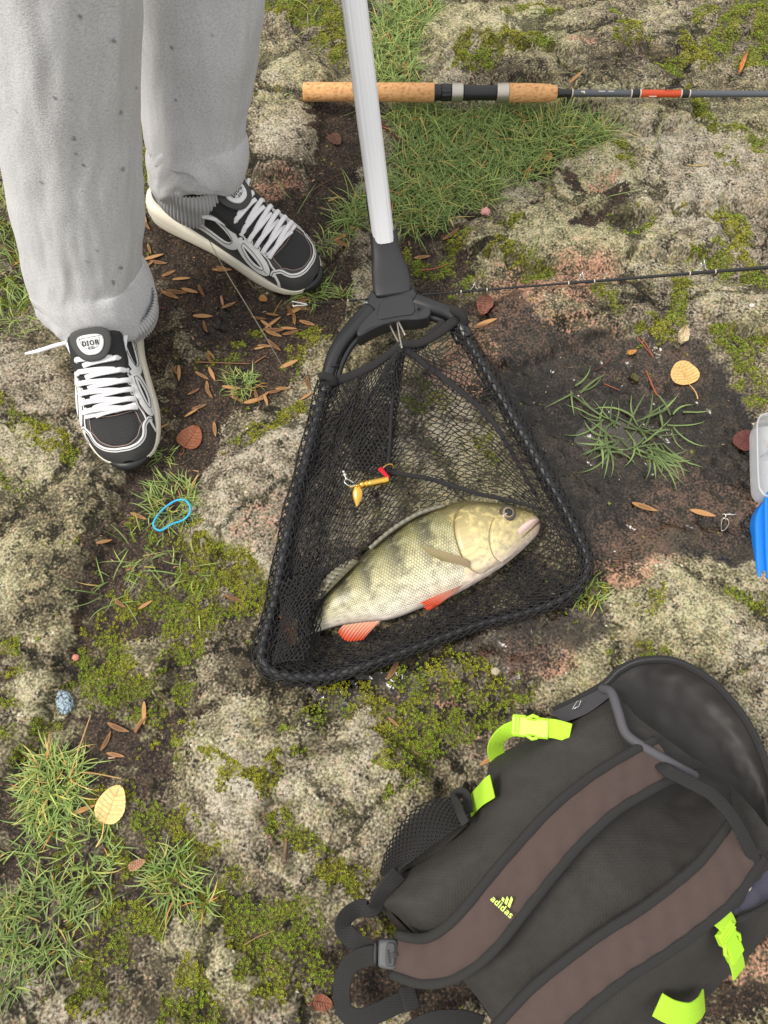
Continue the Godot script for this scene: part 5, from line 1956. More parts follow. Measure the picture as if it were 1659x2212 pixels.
	# lower layer, lying on the rock
	var floor_f := func(s: float, q0: float) -> Vector3:
		var q := lerpf(0.60, 1.0, q0)
		var w := s + 0.018 * n.get_noise_2d(s * 9.0, q * 3.0) + 0.008 * n.get_noise_2d(s * 26.0, q * 5.0)
		w = clampf(w, 0.0, 1.0)
		var p := poly_at(left, q).lerp(poly_at(right, q), w)
		p += (poly_at(bottom, w) - poly_at(left, 1.0).lerp(poly_at(right, 1.0), w)) * pow(q, 3.0)
		var g := gy(p.x, p.z)
		var e := minf(minf(s, 1.0 - s) / 0.10, minf((1.0 - q) / 0.07, 1.0))
		p.y = maxf(lerpf(p.y, g + 0.005 + 0.004 * n.get_noise_2d(s * 12.0, q * 8.0), smoothstep(0.0, 1.0, e) * smoothstep(0.0, 0.35, q)), g + 0.0022)
		return p
	m = new_mb(o)
	netting(m, floor_f, 50, 50, 0.0008)
	tag(put("floor_netting", m.done(), mats.net_thread, t), "", "", "", "stuff")
	# upper layer: hangs from the hem, is gathered at the clip and drapes over the back of the fish
	var hem := even(path3([694, 826, 0.058, 740, 818, 0.056, 800, 793, 0.058, 845, 763, 0.064, 867, 744, 0.072, 905, 742, 0.068, 945, 722, 0.066, 985, 690, 0.066], 8), 60)
	var low := even(path3([592, 1398, 0.026, 640, 1385, 0.03, 664, 1360, 0.042, 684, 1312, 0.048, 722, 1252, 0.052, 785, 1183, 0.056, 860, 1128, 0.058, 930, 1092, 0.060, 1010, 1072, 0.060, 1080, 1080, 0.060, 1140, 1094, 0.055, 1168, 1112, 0.05, 1200, 1140, 0.04, 1236, 1140, 0.028], 8), 90)
	var up_f := func(s: float, q: float) -> Vector3:
		var w := s + 0.011 * sin(s * 31.0 + q * 2.0) * q + 0.016 * n2.get_noise_2d(s * 8.0, q * 2.5)
		w = clampf(w, 0.0, 1.0)
		# meshes crowd towards the clip at the middle of the hem
		var wh := clampf(0.5 + (w - 0.5) * lerpf(0.62, 1.0, smoothstep(0.0, 0.25, q)), 0.0, 1.0) if w > 0.12 and w < 0.88 else w
		var p := poly_at(hem, lerpf(w, wh, 1.0)).lerp(poly_at(low, w), q)
		var lft := poly_at(left, q * 0.93)
		var rgt := poly_at(right, q * 0.90)
		p = p.lerp(lft, pow(maxf(0.0, 1.0 - w / 0.10), 1.5))
		p = p.lerp(rgt, pow(maxf(0.0, 1.0 - (1.0 - w) / 0.10), 1.5))
		var g := gy(p.x, p.z)
		var sag := sin(q * PI) * 0.020 * smoothstep(0.0, 0.2, w) * smoothstep(0.0, 0.2, 1.0 - w)
		p.y += -sag + (0.010 * n2.get_noise_2d(w * 13.0, q * 3.0 + 4.0) + 0.004 * sin(w * 60.0 + q * 4.0)) * sin(q * PI)
		p.y = maxf(p.y, g + 0.009)
		return p
	m = new_mb(o)
	netting(m, up_f, 54, 96, 0.00095)
	tag(put("upper_netting", m.done(), mats.net_thread, t), "", "", "", "stuff")
	# the dense fold below the clip, where several layers lie together
	m = new_mb(o)
	for layer in 2:
		var lo := layer
		var c00 := at(846 - lo * 2, 772, 0.072); var c10 := at(874, 764 + lo * 3, 0.072)
		var c01 := at(757 + lo * 6, 1016, 0.052); var c11 := at(838 - lo * 3, 1036, 0.052)
		var fold_f := func(s: float, q: float) -> Vector3:
			var a := c00.lerp(c01, q) - Vector3(1, 0, 0) * 0.018 * sin(q * PI)
			var b := c10.lerp(c11, q)
			var p := a.lerp(b, s)
			p.y += -0.016 * sin(q * PI) + 0.010 * sin(s * PI) - lo * 0.003 + 0.004 * n.get_noise_2d(s * 9.0 + lo, q * 9.0)
			p.y = maxf(p.y, gy(p.x, p.z) + 0.014)
			return p
		netting(m, fold_f, 17, 60, 0.0009)
	tag(put("gathered_netting", m.done(), mats.net_thread, t), "", "", "", "stuff")
	# doubled netting along the left arm and at the foot of the bag
	m = new_mb(o)
	for layer in 2:
		var lo := layer
		var band_f := func(s: float, q: float) -> Vector3:
			var a := poly_at(left, 0.02 + q * 0.97)
			var b := at(lerpf(792.0, 676.0, q) - lo * 34.0 * (1.0 - q) + 16.0 * sin(q * 7.0 + lo), lerpf(800.0, 1385.0, q), lerpf(0.06, 0.03, q))
			var p := a.lerp(b, s + 0.03 * sin(q * 11.0 + s * 6.0 + lo))
			p.y = maxf(p.y - 0.012 * sin(s * PI) * sin(q * PI), gy(p.x, p.z) + 0.012) + 0.004 * n.get_noise_2d(s * 10.0 + lo * 5.0, q * 6.0)
			return p
		netting(m, band_f, 16, 110, 0.0009)
	# the bag is bunched up over the tail of the fish
	for layer in 2:
		var lo := layer
		var tail_f := func(s: float, q: float) -> Vector3:
			var a := at(598.0 - lo * 3.0 + 10.0 * sin(q * 4.0), lerpf(1262.0, 1436.0, q), 0.030)
			var b := at(706.0 - 44.0 * q + 8.0 * sin(q * 9.0 + lo) - lo * 7.0, lerpf(1232.0, 1428.0, q), 0.056)
			var p := a.lerp(b, s)
			p.y = maxf(p.y + 0.014 * sin(s * PI) - lo * 0.003 + 0.006 * n.get_noise_2d(s * 9.0 + lo, q * 7.0), gy(p.x, p.z) + 0.012)
			if s > 0.9: p.y -= (s - 0.9) * 0.25
			return p
		netting(m, tail_f, 17, 46, 0.0008)
	tag(put("side_netting", m.done(), mats.net_thread, t), "", "", "", "stuff")
	var belly := even(path3([672, 1378, 0.016, 740, 1372, 0.016, 800, 1362, 0.016, 860, 1348, 0.016, 940, 1316, 0.016, 1010, 1288, 0.016, 1060, 1256, 0.016, 1110, 1222, 0.016, 1150, 1186, 0.018, 1164, 1150, 0.026, 1168, 1110, 0.045], 6), 70)
	var foot := even(path3([592, 1440, 0.02, 650, 1458, 0.016, 720, 1454, 0.016, 800, 1430, 0.016, 930, 1382, 0.016, 1030, 1346, 0.016, 1130, 1321, 0.016, 1200, 1297, 0.016, 1245, 1262, 0.018, 1264, 1210, 0.02, 1236, 1140, 0.026], 6), 70)
	m = new_mb(o)
	for layer in 1:
		var lo := layer
		var foot_f := func(s: float, q: float) -> Vector3:
			var w := clampf(s + 0.012 * sin(q * 5.0 + s * 20.0 + lo * 2.0) + 0.02 * n2.get_noise_2d(s * 10.0 + lo * 9.0, q * 3.0), 0.0, 1.0)
			var p := poly_at(belly, w).lerp(poly_at(foot, w), q)
			p.y = maxf(p.y, gy(p.x, p.z) + 0.007 + lo * 0.003) + 0.006 * sin(q * PI) * (0.5 + n.get_noise_2d(s * 14.0, q * 4.0 + lo))
			return p
		netting(m, foot_f, 90, 28, 0.0008)
	tag(put("foot_netting", m.done(), mats.net_thread, t), "", "", "", "stuff")
	# soft hem and the seams
	m = new_mb(o)
	tube(m, hem, [0.0075, 0.007, 0.0065, 0.006, 0.0065, 0.0075], 10, false, 0.7)
	tube(m, path3([960, 694, 0.06, 940, 715, 0.056, 912, 744, 0.056, 880, 760, 0.06], 6), 0.0065, 9, false, 0.8)
	tube(m, path3([690, 815, 0.066, 700, 812, 0.068, 716, 818, 0.066, 722, 828, 0.058], 5), 0.006, 8)
	tube(m, path3([972, 672, 0.062, 985, 672, 0.074, 1000, 684, 0.072, 1004, 700, 0.062], 5), 0.0065, 8)
	put_pieces("hem", m, mats.net_band, t)
	m = new_mb(o)
	tube(m, path3([868, 750, 0.07, 856, 800, 0.062, 846, 880, 0.054, 842, 960, 0.05, 836, 1022, 0.05], 6), [0.005, 0.0028, 0.0022, 0.0025], 8)
	tube(m, path3([836, 1020, 0.05, 880, 1026, 0.05, 930, 1035, 0.052, 980, 1050, 0.056, 1040, 1068, 0.060, 1110, 1084, 0.058, 1164, 1098, 0.05], 6), [0.0036, 0.0034, 0.0034, 0.0028, 0.002], 8)
	tube(m, path3([870, 750, 0.068, 930, 795, 0.056, 1000, 850, 0.05, 1060, 905, 0.046, 1110, 985, 0.042, 1160, 1075, 0.04], 6), [0.007, 0.005, 0.0042, 0.0034, 0.002], 8, false, 0.6)
	put_pieces("seam_cord", m, mats.net_band, t)
	# pale wire clip that holds the hem to the hub
	m = new_mb(o)
	tube(m, path3([840, 696, 0.062, 848, 715, 0.066, 860, 738, 0.072, 868, 750, 0.076], 5), 0.0014, 7)
	tube(m, path3([868, 752, 0.077, 862, 722, 0.072, 858, 692, 0.066, 866, 706, 0.072, 875, 724, 0.074], 6), 0.0014, 7)
	put_pieces("wire_clip", m, mats.dull_steel, t)

# coarse outer netting wound round the frame
func sleeve(m: MB, fr: PackedVector3Array):
	var n := fr.size()
	var strands := 6
	var fine := even(fr, 640)
	n = fine.size()
	for dir in [-1.0, 1.0]:
		for k in strands:
			var path := PackedVector3Array()
			for i in n:
				var f := float(i) / n
				var t := (fine[mini(i + 1, n - 1)] - fine[maxi(i - 1, 0)]).normalized()
				var side := t.cross(Vector3.UP).normalized()
				var nu := side.cross(t)
				var fat := smoothstep(0.36, 0.42, f) * (1.0 - smoothstep(0.70, 0.78, f))
				var r := lerpf(0.0102, 0.0076, fat) * (1.0 + 0.08 * sin(f * 90.0))
				var g: float = TAU * k / strands + dir * f * 1.72 * 50.0
				# meshes: the two windings run beside each other for a while before they part
				g += dir * 0.10 * sin(f * 1000.0 + k)
				var p: Vector3 = fine[i] + (side * cos(g) * 1.12 + nu * sin(g)) * r
				p.y = maxf(p.y, gy(p.x, p.z) + 0.001)
				path.append(p)
			tube(m, path, 0.00095, 4, false, 1.0, Vector3.UP, false)

# a flat plate with rounded rim from an outline [x, y, ...] in the photo grid
func slab_plate(m: MB, a: Array, h_top: float, h_low: float, bevel: float):
	var pts := []
	for i in range(0, a.size(), 2): pts.append(at(a[i], a[i + 1], h_top))
	var c := PackedVector3Array(pts)
	for pass_ in 2: # cut the corners round
		var cut := PackedVector3Array()
		for i in c.size():
			var nx := c[(i + 1) % c.size()]
			cut.append(c[i].lerp(nx, 0.2))
			cut.append(c[i].lerp(nx, 0.8))
		c = cut
	var poly := PackedVector2Array()
	for p in c: poly.append(Vector2(p.x, p.z))
	var nn := poly.size()
	var shrunk := Geometry2D.offset_polygon(poly, -bevel)
	var mid := Vector2.ZERO
	for p in poly: mid += p / nn
	var start := m.v.size()
	for row in [[0.0, h_low], [0.0, h_top - bevel], [0.35, h_top - bevel * 0.3], [1.0, h_top]]:
		for i in nn:
			var d := (poly[(i + 1) % nn] - poly[(i - 1 + nn) % nn]).normalized()
			var inw := Vector2(-d.y, d.x)
			if not Geometry2D.is_point_in_polygon(poly[i] + inw * 0.0006, poly): inw = -inw
			var q: Vector2 = poly[i] + inw * bevel * row[0]
			m.vert(Vector3(q.x, row[1], q.y), Vector2(q.x, q.y))
	m.sheet(start, 4, nn, true)
	var flatp := PackedVector2Array()
	for i in nn: flatp.append(Vector2(m.v[start + 3 * nn + i].x, m.v[start + 3 * nn + i].z))
	var tri := Geometry2D.triangulate_polygon(flatp)
	if tri.is_empty():
		var cc := m.vert(Vector3(mid.x, h_top, mid.y))
		m.fan(start + 3 * nn, nn, cc)
	var b2 := m.v.size()
	for i in nn: m.vert(m.v[start + 3 * nn + i] + m.off, Vector2.ZERO)
	for i in range(0, tri.size(), 3):
		var x := flatp[tri[i]]; var y := flatp[tri[i + 1]]; var z := flatp[tri[i + 2]]
		if (y - x).cross(z - x) < 0.0: m.tri(b2 + tri[i], b2 + tri[i + 2], b2 + tri[i + 1])
		else: m.tri(b2 + tri[i], b2 + tri[i + 1], b2 + tri[i + 2])
	# turn the wall outwards if the outline runs the other way round
	var area := 0.0
	for i in nn: area += poly[i].cross(poly[(i + 1) % nn])
	if area < 0.0:
		pass

func ball(m: MB, c: Vector3, r: float, squash := 1.0, col := Color.WHITE):
	var start := m.v.size()
	for i in 9:
		var a := PI * i / 8.0
		for k in 14:
			var g := TAU * k / 14.0
			m.vert(c + Vector3(cos(g) * sin(a) * r, cos(a) * r * squash, sin(g) * sin(a) * r), Vector2.ZERO, col)
	m.sheet(start, 9, 14, true)

var fish_d := PackedVector3Array()
var fish_v := PackedVector3Array()
var fish_t := PackedVector3Array()

# surface of the fish's upper flank: u from tail to snout, v from back (0) to belly (1)
func fish_pt(u: float, v: float, off := 0.0) -> Vector3:
	var d := poly_at(fish_d, u)
	var b := poly_at(fish_v, u)
	var th := poly_at(fish_t, u).x
	var mid := d.lerp(b, 0.5)
	var g := v * PI
	var c := signf(cos(g)) * pow(absf(cos(g)), 0.92)
	return mid + (d - mid) * (c * (1.0 + off / 0.05)) + Vector3.UP * (th * pow(absf(sin(g)), 0.86) * signf(sin(g)) + off * absf(sin(g)))

func fish_image() -> Array:
	var w := 1024
	var h := 512
	var nb := noise_bytes(w, h, 40.0, 4, 61)
	var nf := noise_bytes(w, h, 5.0, 2, 62)
	var col := PackedByteArray()
	col.resize(w * h * 3)
	var hg := PackedByteArray()
	hg.resize(w * h)
	var keys := [[0.0, 62, 58, 34], [0.12, 78, 74, 42], [0.27, 112, 108, 66], [0.42, 164, 158, 112], [0.58, 200, 194, 158], [0.74, 220, 214, 190], [0.86, 240, 232, 214], [1.0, 242, 226, 218]]
	var head := [[0.0, 74, 68, 44], [0.22, 96, 88, 56], [0.36, 146, 134, 88], [0.50, 188, 172, 122], [0.66, 208, 194, 150], [0.80, 226, 208, 184], [1.0, 244, 226, 218]]
	for y in h:
		var v := float(y) / h
		var rows := []
		for set_ in [keys, head]:
			var k := 1
			while k < set_.size() - 1 and set_[k][0] < v: k += 1
			var f: float = clampf((v - set_[k - 1][0]) / (set_[k][0] - set_[k - 1][0]), 0.0, 1.0)
			rows.append(Vector3(lerpf(set_[k - 1][1], set_[k][1], f), lerpf(set_[k - 1][2], set_[k][2], f), lerpf(set_[k - 1][3], set_[k][3], f)))
		for x in w:
			var u := float(x) / w
			var o := y * w + x
			var n: float = nb[o] / 255.0 - 0.5
			var q: float = nf[o] / 255.0 - 0.5
			# the scales end on a slanted line behind the gill cover
			var gill := 0.532 - 0.09 * pow(absf(v - 0.52) * 2.0, 2.0) + n * 0.01
			var hd := smoothstep(gill - 0.004, gill + 0.004, u)
			var c: Vector3 = rows[0].lerp(rows[1], hd)
			var hh := 0.5
			if hd < 0.5:
				# dark bars on the back
				var bar := 0.0
				for b in [0.12, 0.20, 0.28, 0.365, 0.45]: bar = maxf(bar, 1.0 - absf(u + (v - 0.3) * 0.05 + n * 0.03 - b) / 0.030)
				bar = clampf(bar, 0.0, 1.0) * (1.0 - smoothstep(0.36, 0.70, v + n * 0.2))
				c *= 1.0 - 0.42 * bar
				# overlapping scales in staggered rows
				var su := u * 132.0
				var sv := v * 54.0
				var row := int(sv)
				su += 0.5 * (row % 2)
				var fx_ := fmod(su, 1.0) - 0.5
				var fy_ := fmod(sv, 1.0) - 0.5
				var r2 := sqrt((fx_ + 0.5) * (fx_ + 0.5) * 0.9 + fy_ * fy_ * 1.6)
				var rim := smoothstep(0.62, 0.88, r2)
				var vis := 1.0 - smoothstep(0.84, 0.95, v)
				c *= 1.0 - (0.26 * rim + 0.04) * vis + 0.08 * (1.0 - rim) * vis
				hh = 0.5 + (0.36 - 0.5 * rim) * vis
				c *= 1.0 + q * 0.22 + n * 0.25
				# slime that dulls the back
				if n > 0.17 and v < 0.45: c = c.lerp(Vector3(150, 150, 138), 0.35)
			else:
				c *= 1.0 + n * 0.32 + q * 0.14
				if v > 0.30 and v < 0.8 and n > 0.10: c = c.lerp(Vector3(220, 200, 134), 0.35)
				if u > 0.86 and v > 0.40: c = c.lerp(Vector3(228, 194, 186), 0.5)
				hh = 0.5 + q * 0.10 + n * 0.2
			# crumbs of soil that stick to the flank
			if q > 0.27 and n < -0.16 and v > 0.45 and v < 0.86: c = Vector3(88, 76, 46)
			col[o * 3] = clampi(int(c.x), 0, 255)
			col[o * 3 + 1] = clampi(int(c.y), 0, 255)
			col[o * 3 + 2] = clampi(int(c.z), 0, 255)
			hg[o] = clampi(int(hh * 255.0), 0, 255)
	return [ImageTexture.create_from_image(Image.create_from_data(w, h, false, Image.FORMAT_RGB8, col)), ImageTexture.create_from_image(Image.create_from_data(w, h, false, Image.FORMAT_L8, hg))]

# a rayed fin between two edges (photo points with heights), root first
func fin(m: MB, root: Array, edge: Array, rays: int, c0: Color, c1: Color, ridge := 0.0007):
	var a := even(path3(root, 5), 60)
	var b := even(path3(edge, 5), 60)
	var cols := rays * 4 + 1
	var rows := 10
	for r in rows:
		var f := float(r) / (rows - 1)
		for k in cols:
			var s := float(k) / (cols - 1)
			var w := sin(s * rays * TAU)
			var p := poly_at(a, s).lerp(poly_at(b, s), f * (1.0 + 0.03 * w * f))
			p.y += w * ridge + 0.003 * sin(f * PI)
			m.vert(p, Vector2(s, f), c0.lerp(c1, f) * (0.86 + 0.20 * w))
	m.sheet(m.v.size() - rows * cols, rows, cols)

func make_fish():
	var D := [640, 1338, 672, 1318, 708, 1278, 750, 1238, 795, 1190, 850, 1145, 905, 1113, 960, 1095, 1010, 1087, 1060, 1090, 1100, 1096, 1130, 1102, 1150, 1109, 1162, 1120]
	var V := [645, 1385, 680, 1367, 735, 1350, 792, 1343, 850, 1335, 915, 1310, 975, 1287, 1025, 1260, 1062, 1238, 1095, 1215, 1125, 1190, 1148, 1168, 1162, 1152, 1166, 1140]
	var T := [0.010, 0.012, 0.016, 0.021, 0.026, 0.030, 0.032, 0.033, 0.033, 0.031, 0.027, 0.020, 0.013, 0.006]
	var d := []
	var b := []
	var t := []
	for i in T.size():
		var c := atg((D[i * 2] + V[i * 2]) * 0.5, (D[i * 2 + 1] + V[i * 2 + 1]) * 0.5, 0.0)
		var h: float = c.y + 0.004 + maxf(T[i], 0.012)
		if i > 8: h += (i - 8) * 0.0012
		d.append(at(D[i * 2], D[i * 2 + 1], h + 0.002))
		b.append(at(V[i * 2], V[i * 2 + 1], h - 0.004))
		t.append(Vector3(T[i], 0, 0))
	fish_d = catmull(d, 8); fish_v = catmull(b, 8); fish_t = catmull(t, 8)
	var o := atg(910, 1220)
	var who := thing("perch", "olive and cream perch with red fins lying on its side in the net", "fish", o)
	var tex := fish_image()
	var skin := std("perch_skin", Color.WHITE, 0.44)
	skin.albedo_texture = tex[0]
	skin.heightmap_enabled = true
	skin.heightmap_texture = tex[1]
	skin.heightmap_scale = 0.10
	skin.clearcoat_enabled = true
	skin.clearcoat = 0.22
	skin.clearcoat_roughness = 0.18
	var m := new_mb(o)
	var rows := 150
	var cols := 72
	for i in rows:
		var u := float(i) / (rows - 1)
		for k in cols:
			var v := 2.0 * k / (cols - 1)
			m.vert(fish_pt(u, v), Vector2(u, v if v <= 1.0 else 2.0 - v))
	m.sheet(0, rows, cols)
	m.fan((rows - 1) * cols, cols - 1, m.vert(fish_pt(1.0, 0.5, -0.004), Vector2(0.999, 0.5)))
	put("body", m.done(), skin, who)
	# gill cover and cheek plates stand a little proud
	for q in [[0.516, 0.76, 0.20, 0.88, 0.0034, "gill_cover"], [0.622, 0.82, 0.36, 0.92, 0.0042, "cheek_plate"]]:
		m = new_mb(o)
		var pr := 34
		var pc := 30
		for i in pr:
			for k in pc:
				var fu := float(i) / (pr - 1)
				var fv := float(k) / (pc - 1)
				var v: float = lerpf(q[2], q[3], fv)
				var bow: float = 0.075 * pow(absf(fv - 0.55) * 1.9, 2.2)
				var u: float = lerpf(q[0] + bow, q[1], fu)
				var lift: float = q[4] * (1.0 - smoothstep(0.25, 1.0, fu)) * minf(minf(fv, 1.0 - fv) * 7.0, 1.0) * smoothstep(0.0, 0.05, fu)
				m.vert(fish_pt(u, v, lift + 0.0003), Vector2(maxf(u, 0.56), v))
		m.sheet(0, pr, pc)
		put(q[5], m.done(), skin, who)
	# the dark edge of the gill cover, and the groove on the cheek
	for q in [[0.516, 0.20, 0.88, 0.0036, 0.0007], [0.622, 0.38, 0.88, 0.0046, 0.0004]]:
		m = new_mb(o)
		var ge := PackedVector3Array()
		for i in 22:
			var fv := i / 21.0
			ge.append(fish_pt(q[0] + 0.075 * pow(absf(fv - 0.55) * 1.9, 2.2) - 0.001, lerpf(q[1], q[2], fv), q[3] * minf(minf(fv, 1.0 - fv) * 7.0, 1.0) * 0.8))
		tube(m, ge, [0.0002, q[4], q[4], 0.0002], 6)
		put("gill_edge", m.done(), std("gill_edge", rgb8(120, 106, 70), 0.5), who)
	# upper jaw, mouth line
	m = new_mb(o)
	for i in 14:
		var f := i / 13.0
		for k in 9:
			var v := lerpf(0.45, 0.63, f) + (k / 8.0 - 0.5) * 0.13 * (0.5 + 0.7 * f)
			m.vert(fish_pt(lerpf(0.985, 0.755, f), v, 0.0026 * sin(k / 8.0 * PI) * sin(minf(f * 4.0 + 0.3, PI * 0.5))), Vector2(0.96, 0.62), lin(226, 196, 186))
	m.sheet(0, 14, 9)
	put("upper_jaw", m.done(), mats.painted, who)
	m = new_mb(o)
	var ml := PackedVector3Array()
	for i in 12: ml.append(fish_pt(lerpf(0.99, 0.765, i / 11.0), lerpf(0.53, 0.73, i / 11.0), 0.0006))
	tube(m, ml, [0.0012, 0.0011, 0.0005], 6)
	put("mouth", m.done(), std("mouth_dark", rgb8(96, 70, 62), 0.5), who)
	# eye
	var ey := fish_pt(0.728, 0.40, 0.0042)
	m = new_mb(o)
	ball(m, ey, 0.0112, 0.42)
	put("eye_socket", m.done(), std("eye_ring", rgb8(70, 68, 62), 0.25), who)
	m = new_mb(o)
	ball(m, ey + Vector3(0.0002, 0.0022, 0.0), 0.0078, 0.5)
	put("iris", m.done(), std("iris", rgb8(150, 128, 98), 0.12), who)
	m = new_mb(o)
	ball(m, ey + Vector3(0.0004, 0.0044, 0.0003), 0.0056, 0.4)
	put("pupil", m.done(), mats.gloss_black, who)
	# fins
	var fm := std("fin", Color.WHITE, 0.4)
	fm.vertex_color_use_as_albedo = true
	fm.backlight_enabled = true
	fm.backlight = Color(0.5, 0.5, 0.5)
	var hp := fish_pt(0.62, 0.6).y
	m = new_mb(o)
	fin(m, [1010, 1208, hp + 0.002, 1013, 1216, hp, 1010, 1226, hp - 0.003], [905, 1176, hp + 0.010, 925, 1196, hp + 0.010, 955, 1212, hp + 0.006], 9, lin(176, 156, 128), lin(158, 146, 104), 0.0005)
	put("pectoral_fin", m.done(), fm, who)
	m = new_mb(o)
	fin(m, [1002, 1262, 0.062, 996, 1268, 0.058, 990, 1276, 0.054], [908, 1302, 0.062, 920, 1308, 0.056, 948, 1306, 0.050], 7, lin(240, 200, 180), lin(232, 84, 40), 0.0007)
	put("pelvic_fin", m.done(), fm, who)
	m = new_mb(o)
	fin(m, [985, 1282, 0.046, 975, 1288, 0.042, 968, 1292, 0.04], [916, 1312, 0.042, 926, 1318, 0.038, 945, 1310, 0.036], 6, lin(230, 170, 150), lin(222, 64, 28), 0.0007)
	put("pelvic_fin", m.done(), fm, who)
	m = new_mb(o)
	fin(m, [742, 1350, 0.044, 780, 1345, 0.042, 822, 1341, 0.040], [730, 1366, 0.040, 748, 1384, 0.034, 784, 1382, 0.032], 9, lin(226, 170, 140), lin(206, 66, 30), 0.0007)
	put("anal_fin", m.done(), fm, who)
	m = new_mb(o)
	fin(m, [692, 1296, 0.046, 725, 1262, 0.05, 775, 1212, 0.052], [676, 1298, 0.042, 702, 1248, 0.048, 752, 1208, 0.05], 10, lin(96, 92, 66), lin(128, 124, 104), 0.0006)
	put("second_dorsal_fin", m.done(), fm, who)
	m = new_mb(o)
	fin(m, [800, 1188, 0.056, 850, 1147, 0.058, 905, 1114, 0.06, 960, 1096, 0.06], [795, 1182, 0.052, 846, 1139, 0.055, 902, 1106, 0.058, 958, 1090, 0.059], 13, lin(110, 106, 84), lin(170, 168, 156), 0.0005)
	put("spiny_dorsal_fin", m.done(), fm, who)
	m = new_mb(o)
	fin(m, [645, 1338, 0.04, 642, 1362, 0.036, 648, 1386, 0.034], [604, 1332, 0.030, 614, 1366, 0.022, 626, 1402, 0.022], 12, lin(120, 106, 66), lin(150, 74, 40), 0.0008)
	put("tail_fin", m.done(), fm, who)

func make_lure():
	var a := at(788, 1046, 0.066)
	var b := at(839, 1036, 0.066)
	var t := thing("spinner_lure", "gold spinner lure with red wool tied at its tail, caught in the net", "fishing lure", a)
	var m := new_mb(a)
	var ax := (b - a).normalized()
	lathe(m, a, b, [0.0, 0.0042, 0.02, 0.0052, 0.10, 0.0053, 0.12, 0.0046, 0.18, 0.0046, 0.20, 0.0055, 0.24, 0.0055, 0.26, 0.0050, 0.76, 0.0050, 0.78, 0.0054, 0.82, 0.0054, 0.84, 0.0050, 0.99, 0.0050, 1.0, 0.0046], 24)
	put("barrel", m.done(), mats.gold, t)
	m = new_mb(a)
	ball(m, a - ax * 0.0036, 0.0052)
	put("bead", m.done(), mats.gold, t)
	m = new_mb(a)
	tube(m, PackedVector3Array([a - ax * 0.02, a - ax * 0.008]), 0.0012, 8)
	ball(m, a - ax * 0.0105, 0.0024)
	put("clevis", m.done(), mats.gold, t)
	# willow leaf blade, cupped
	m = new_mb(a)
	var p0 := at(773, 1048, 0.066)
	var p1 := at(771, 1093, 0.058)
	var ln := (p1 - p0)
	var sd := ln.cross(Vector3.UP).normalized()
	for i in 17:
		var f := i / 16.0
		var w := 0.0054 * sin(PI * pow(f, 0.8)) + 0.0008
		for k in 9:
			var q := k / 4.0 - 1.0
			m.vert(p0 + ln * f + sd * w * q + Vector3.UP * (0.0022 * (1.0 - q * q) * sin(PI * f)), Vector2(f, q))
	m.sheet(0, 17, 9)
	var n := m.v.size()
	for i in n: m.vert(m.v[i] + a - Vector3.UP * 0.0006)
	m.sheet(n, 17, 9)
	put("blade", m.done(), mats.gold, t)
	# red wool at the hook, the wire snap and swivel
	m = new_mb(a)
	for i in 16:
		var r0 := at(838, 1034, 0.067) + Vector3(rng.randf_range(-0.002, 0.002), rng.randf_range(-0.001, 0.002), rng.randf_range(-0.001, 0.001))
		var r1 := at(821 + rng.randf_range(-4, 6), 1011 + rng.randf_range(-3, 4), 0.068 + rng.randf_range(-0.002, 0.003))
		tube(m, PackedVector3Array([r0, r0.lerp(r1, 0.5) + Vector3(rng.randf_range(-0.001, 0.001), 0.0015, 0), r1]), 0.0009, 5)
	put("red_tail", m.done(), mats.red_wool, t)
	m = new_mb(a)
	tube(m, path3([826, 1012, 0.068, 836, 1004, 0.07, 846, 1003, 0.07, 850, 1010, 0.066], 5), 0.0008, 6)
	put("hook", m.done(), mats.gold, t)
	m = new_mb(a)
	tube(m, path3([770, 1047, 0.066, 756, 1050, 0.067, 746, 1044, 0.068, 744, 1038, 0.068, 752, 1036, 0.067, 764, 1043, 0.066], 5), 0.0008, 6)
	put("snap", m.done(), mats.steel, t)
	m = new_mb(a)
	for q in [[742, 1019, 0.0022], [745, 1026, 0.0030], [748, 1034, 0.0022]]: ball(m, at(q[0], q[1], 0.067), q[2])
	tube(m, path3([742, 1018, 0.067, 748, 1036, 0.067], 2), 0.0014, 6)
	put("swivel", m.done(), mats.steel, t)

# a smooth sheet through a grid of photo points with heights: rows of [x, y, h, x, y, h, ...]
func sculpt(m: MB, rows_in: Array, per := 6, wrinkle := 0.0, sd := 1, uvs := 1.0) -> Array:
	var rr := []
	for r in rows_in:
		var pts := []
		for i in range(0, r.size(), 3): pts.append(at(r[i], r[i + 1], r[i + 2]))
		rr.append(catmull(pts, per))
	var cols: int = rr[0].size()
	var colp := []
	for k in cols:
		var pts := []
		for r in rr: pts.append(r[k])
		colp.append(catmull(pts, per))
	var rows: int = colp[0].size()
	var n := FastNoiseLite.new()
	n.seed = sd
	n.frequency = 1.0
	n.fractal_octaves = 3
	var start := m.v.size()
	for r in rows:
		for k in cols:
			var p: Vector3 = colp[k][r]
			if wrinkle > 0.0: p.y += n.get_noise_3d(p.x * 22.0, p.y * 22.0, p.z * 22.0) * wrinkle - absf(n.get_noise_3d(p.x * 34.0 + 9.0, p.y * 20.0, p.z * 16.0)) * wrinkle * 0.7
			m.vert(p, Vector2(float(k) / (cols - 1), float(r) / (rows - 1)) * uvs)
	m.sheet(start, rows, cols)
	return [start, rows, cols]

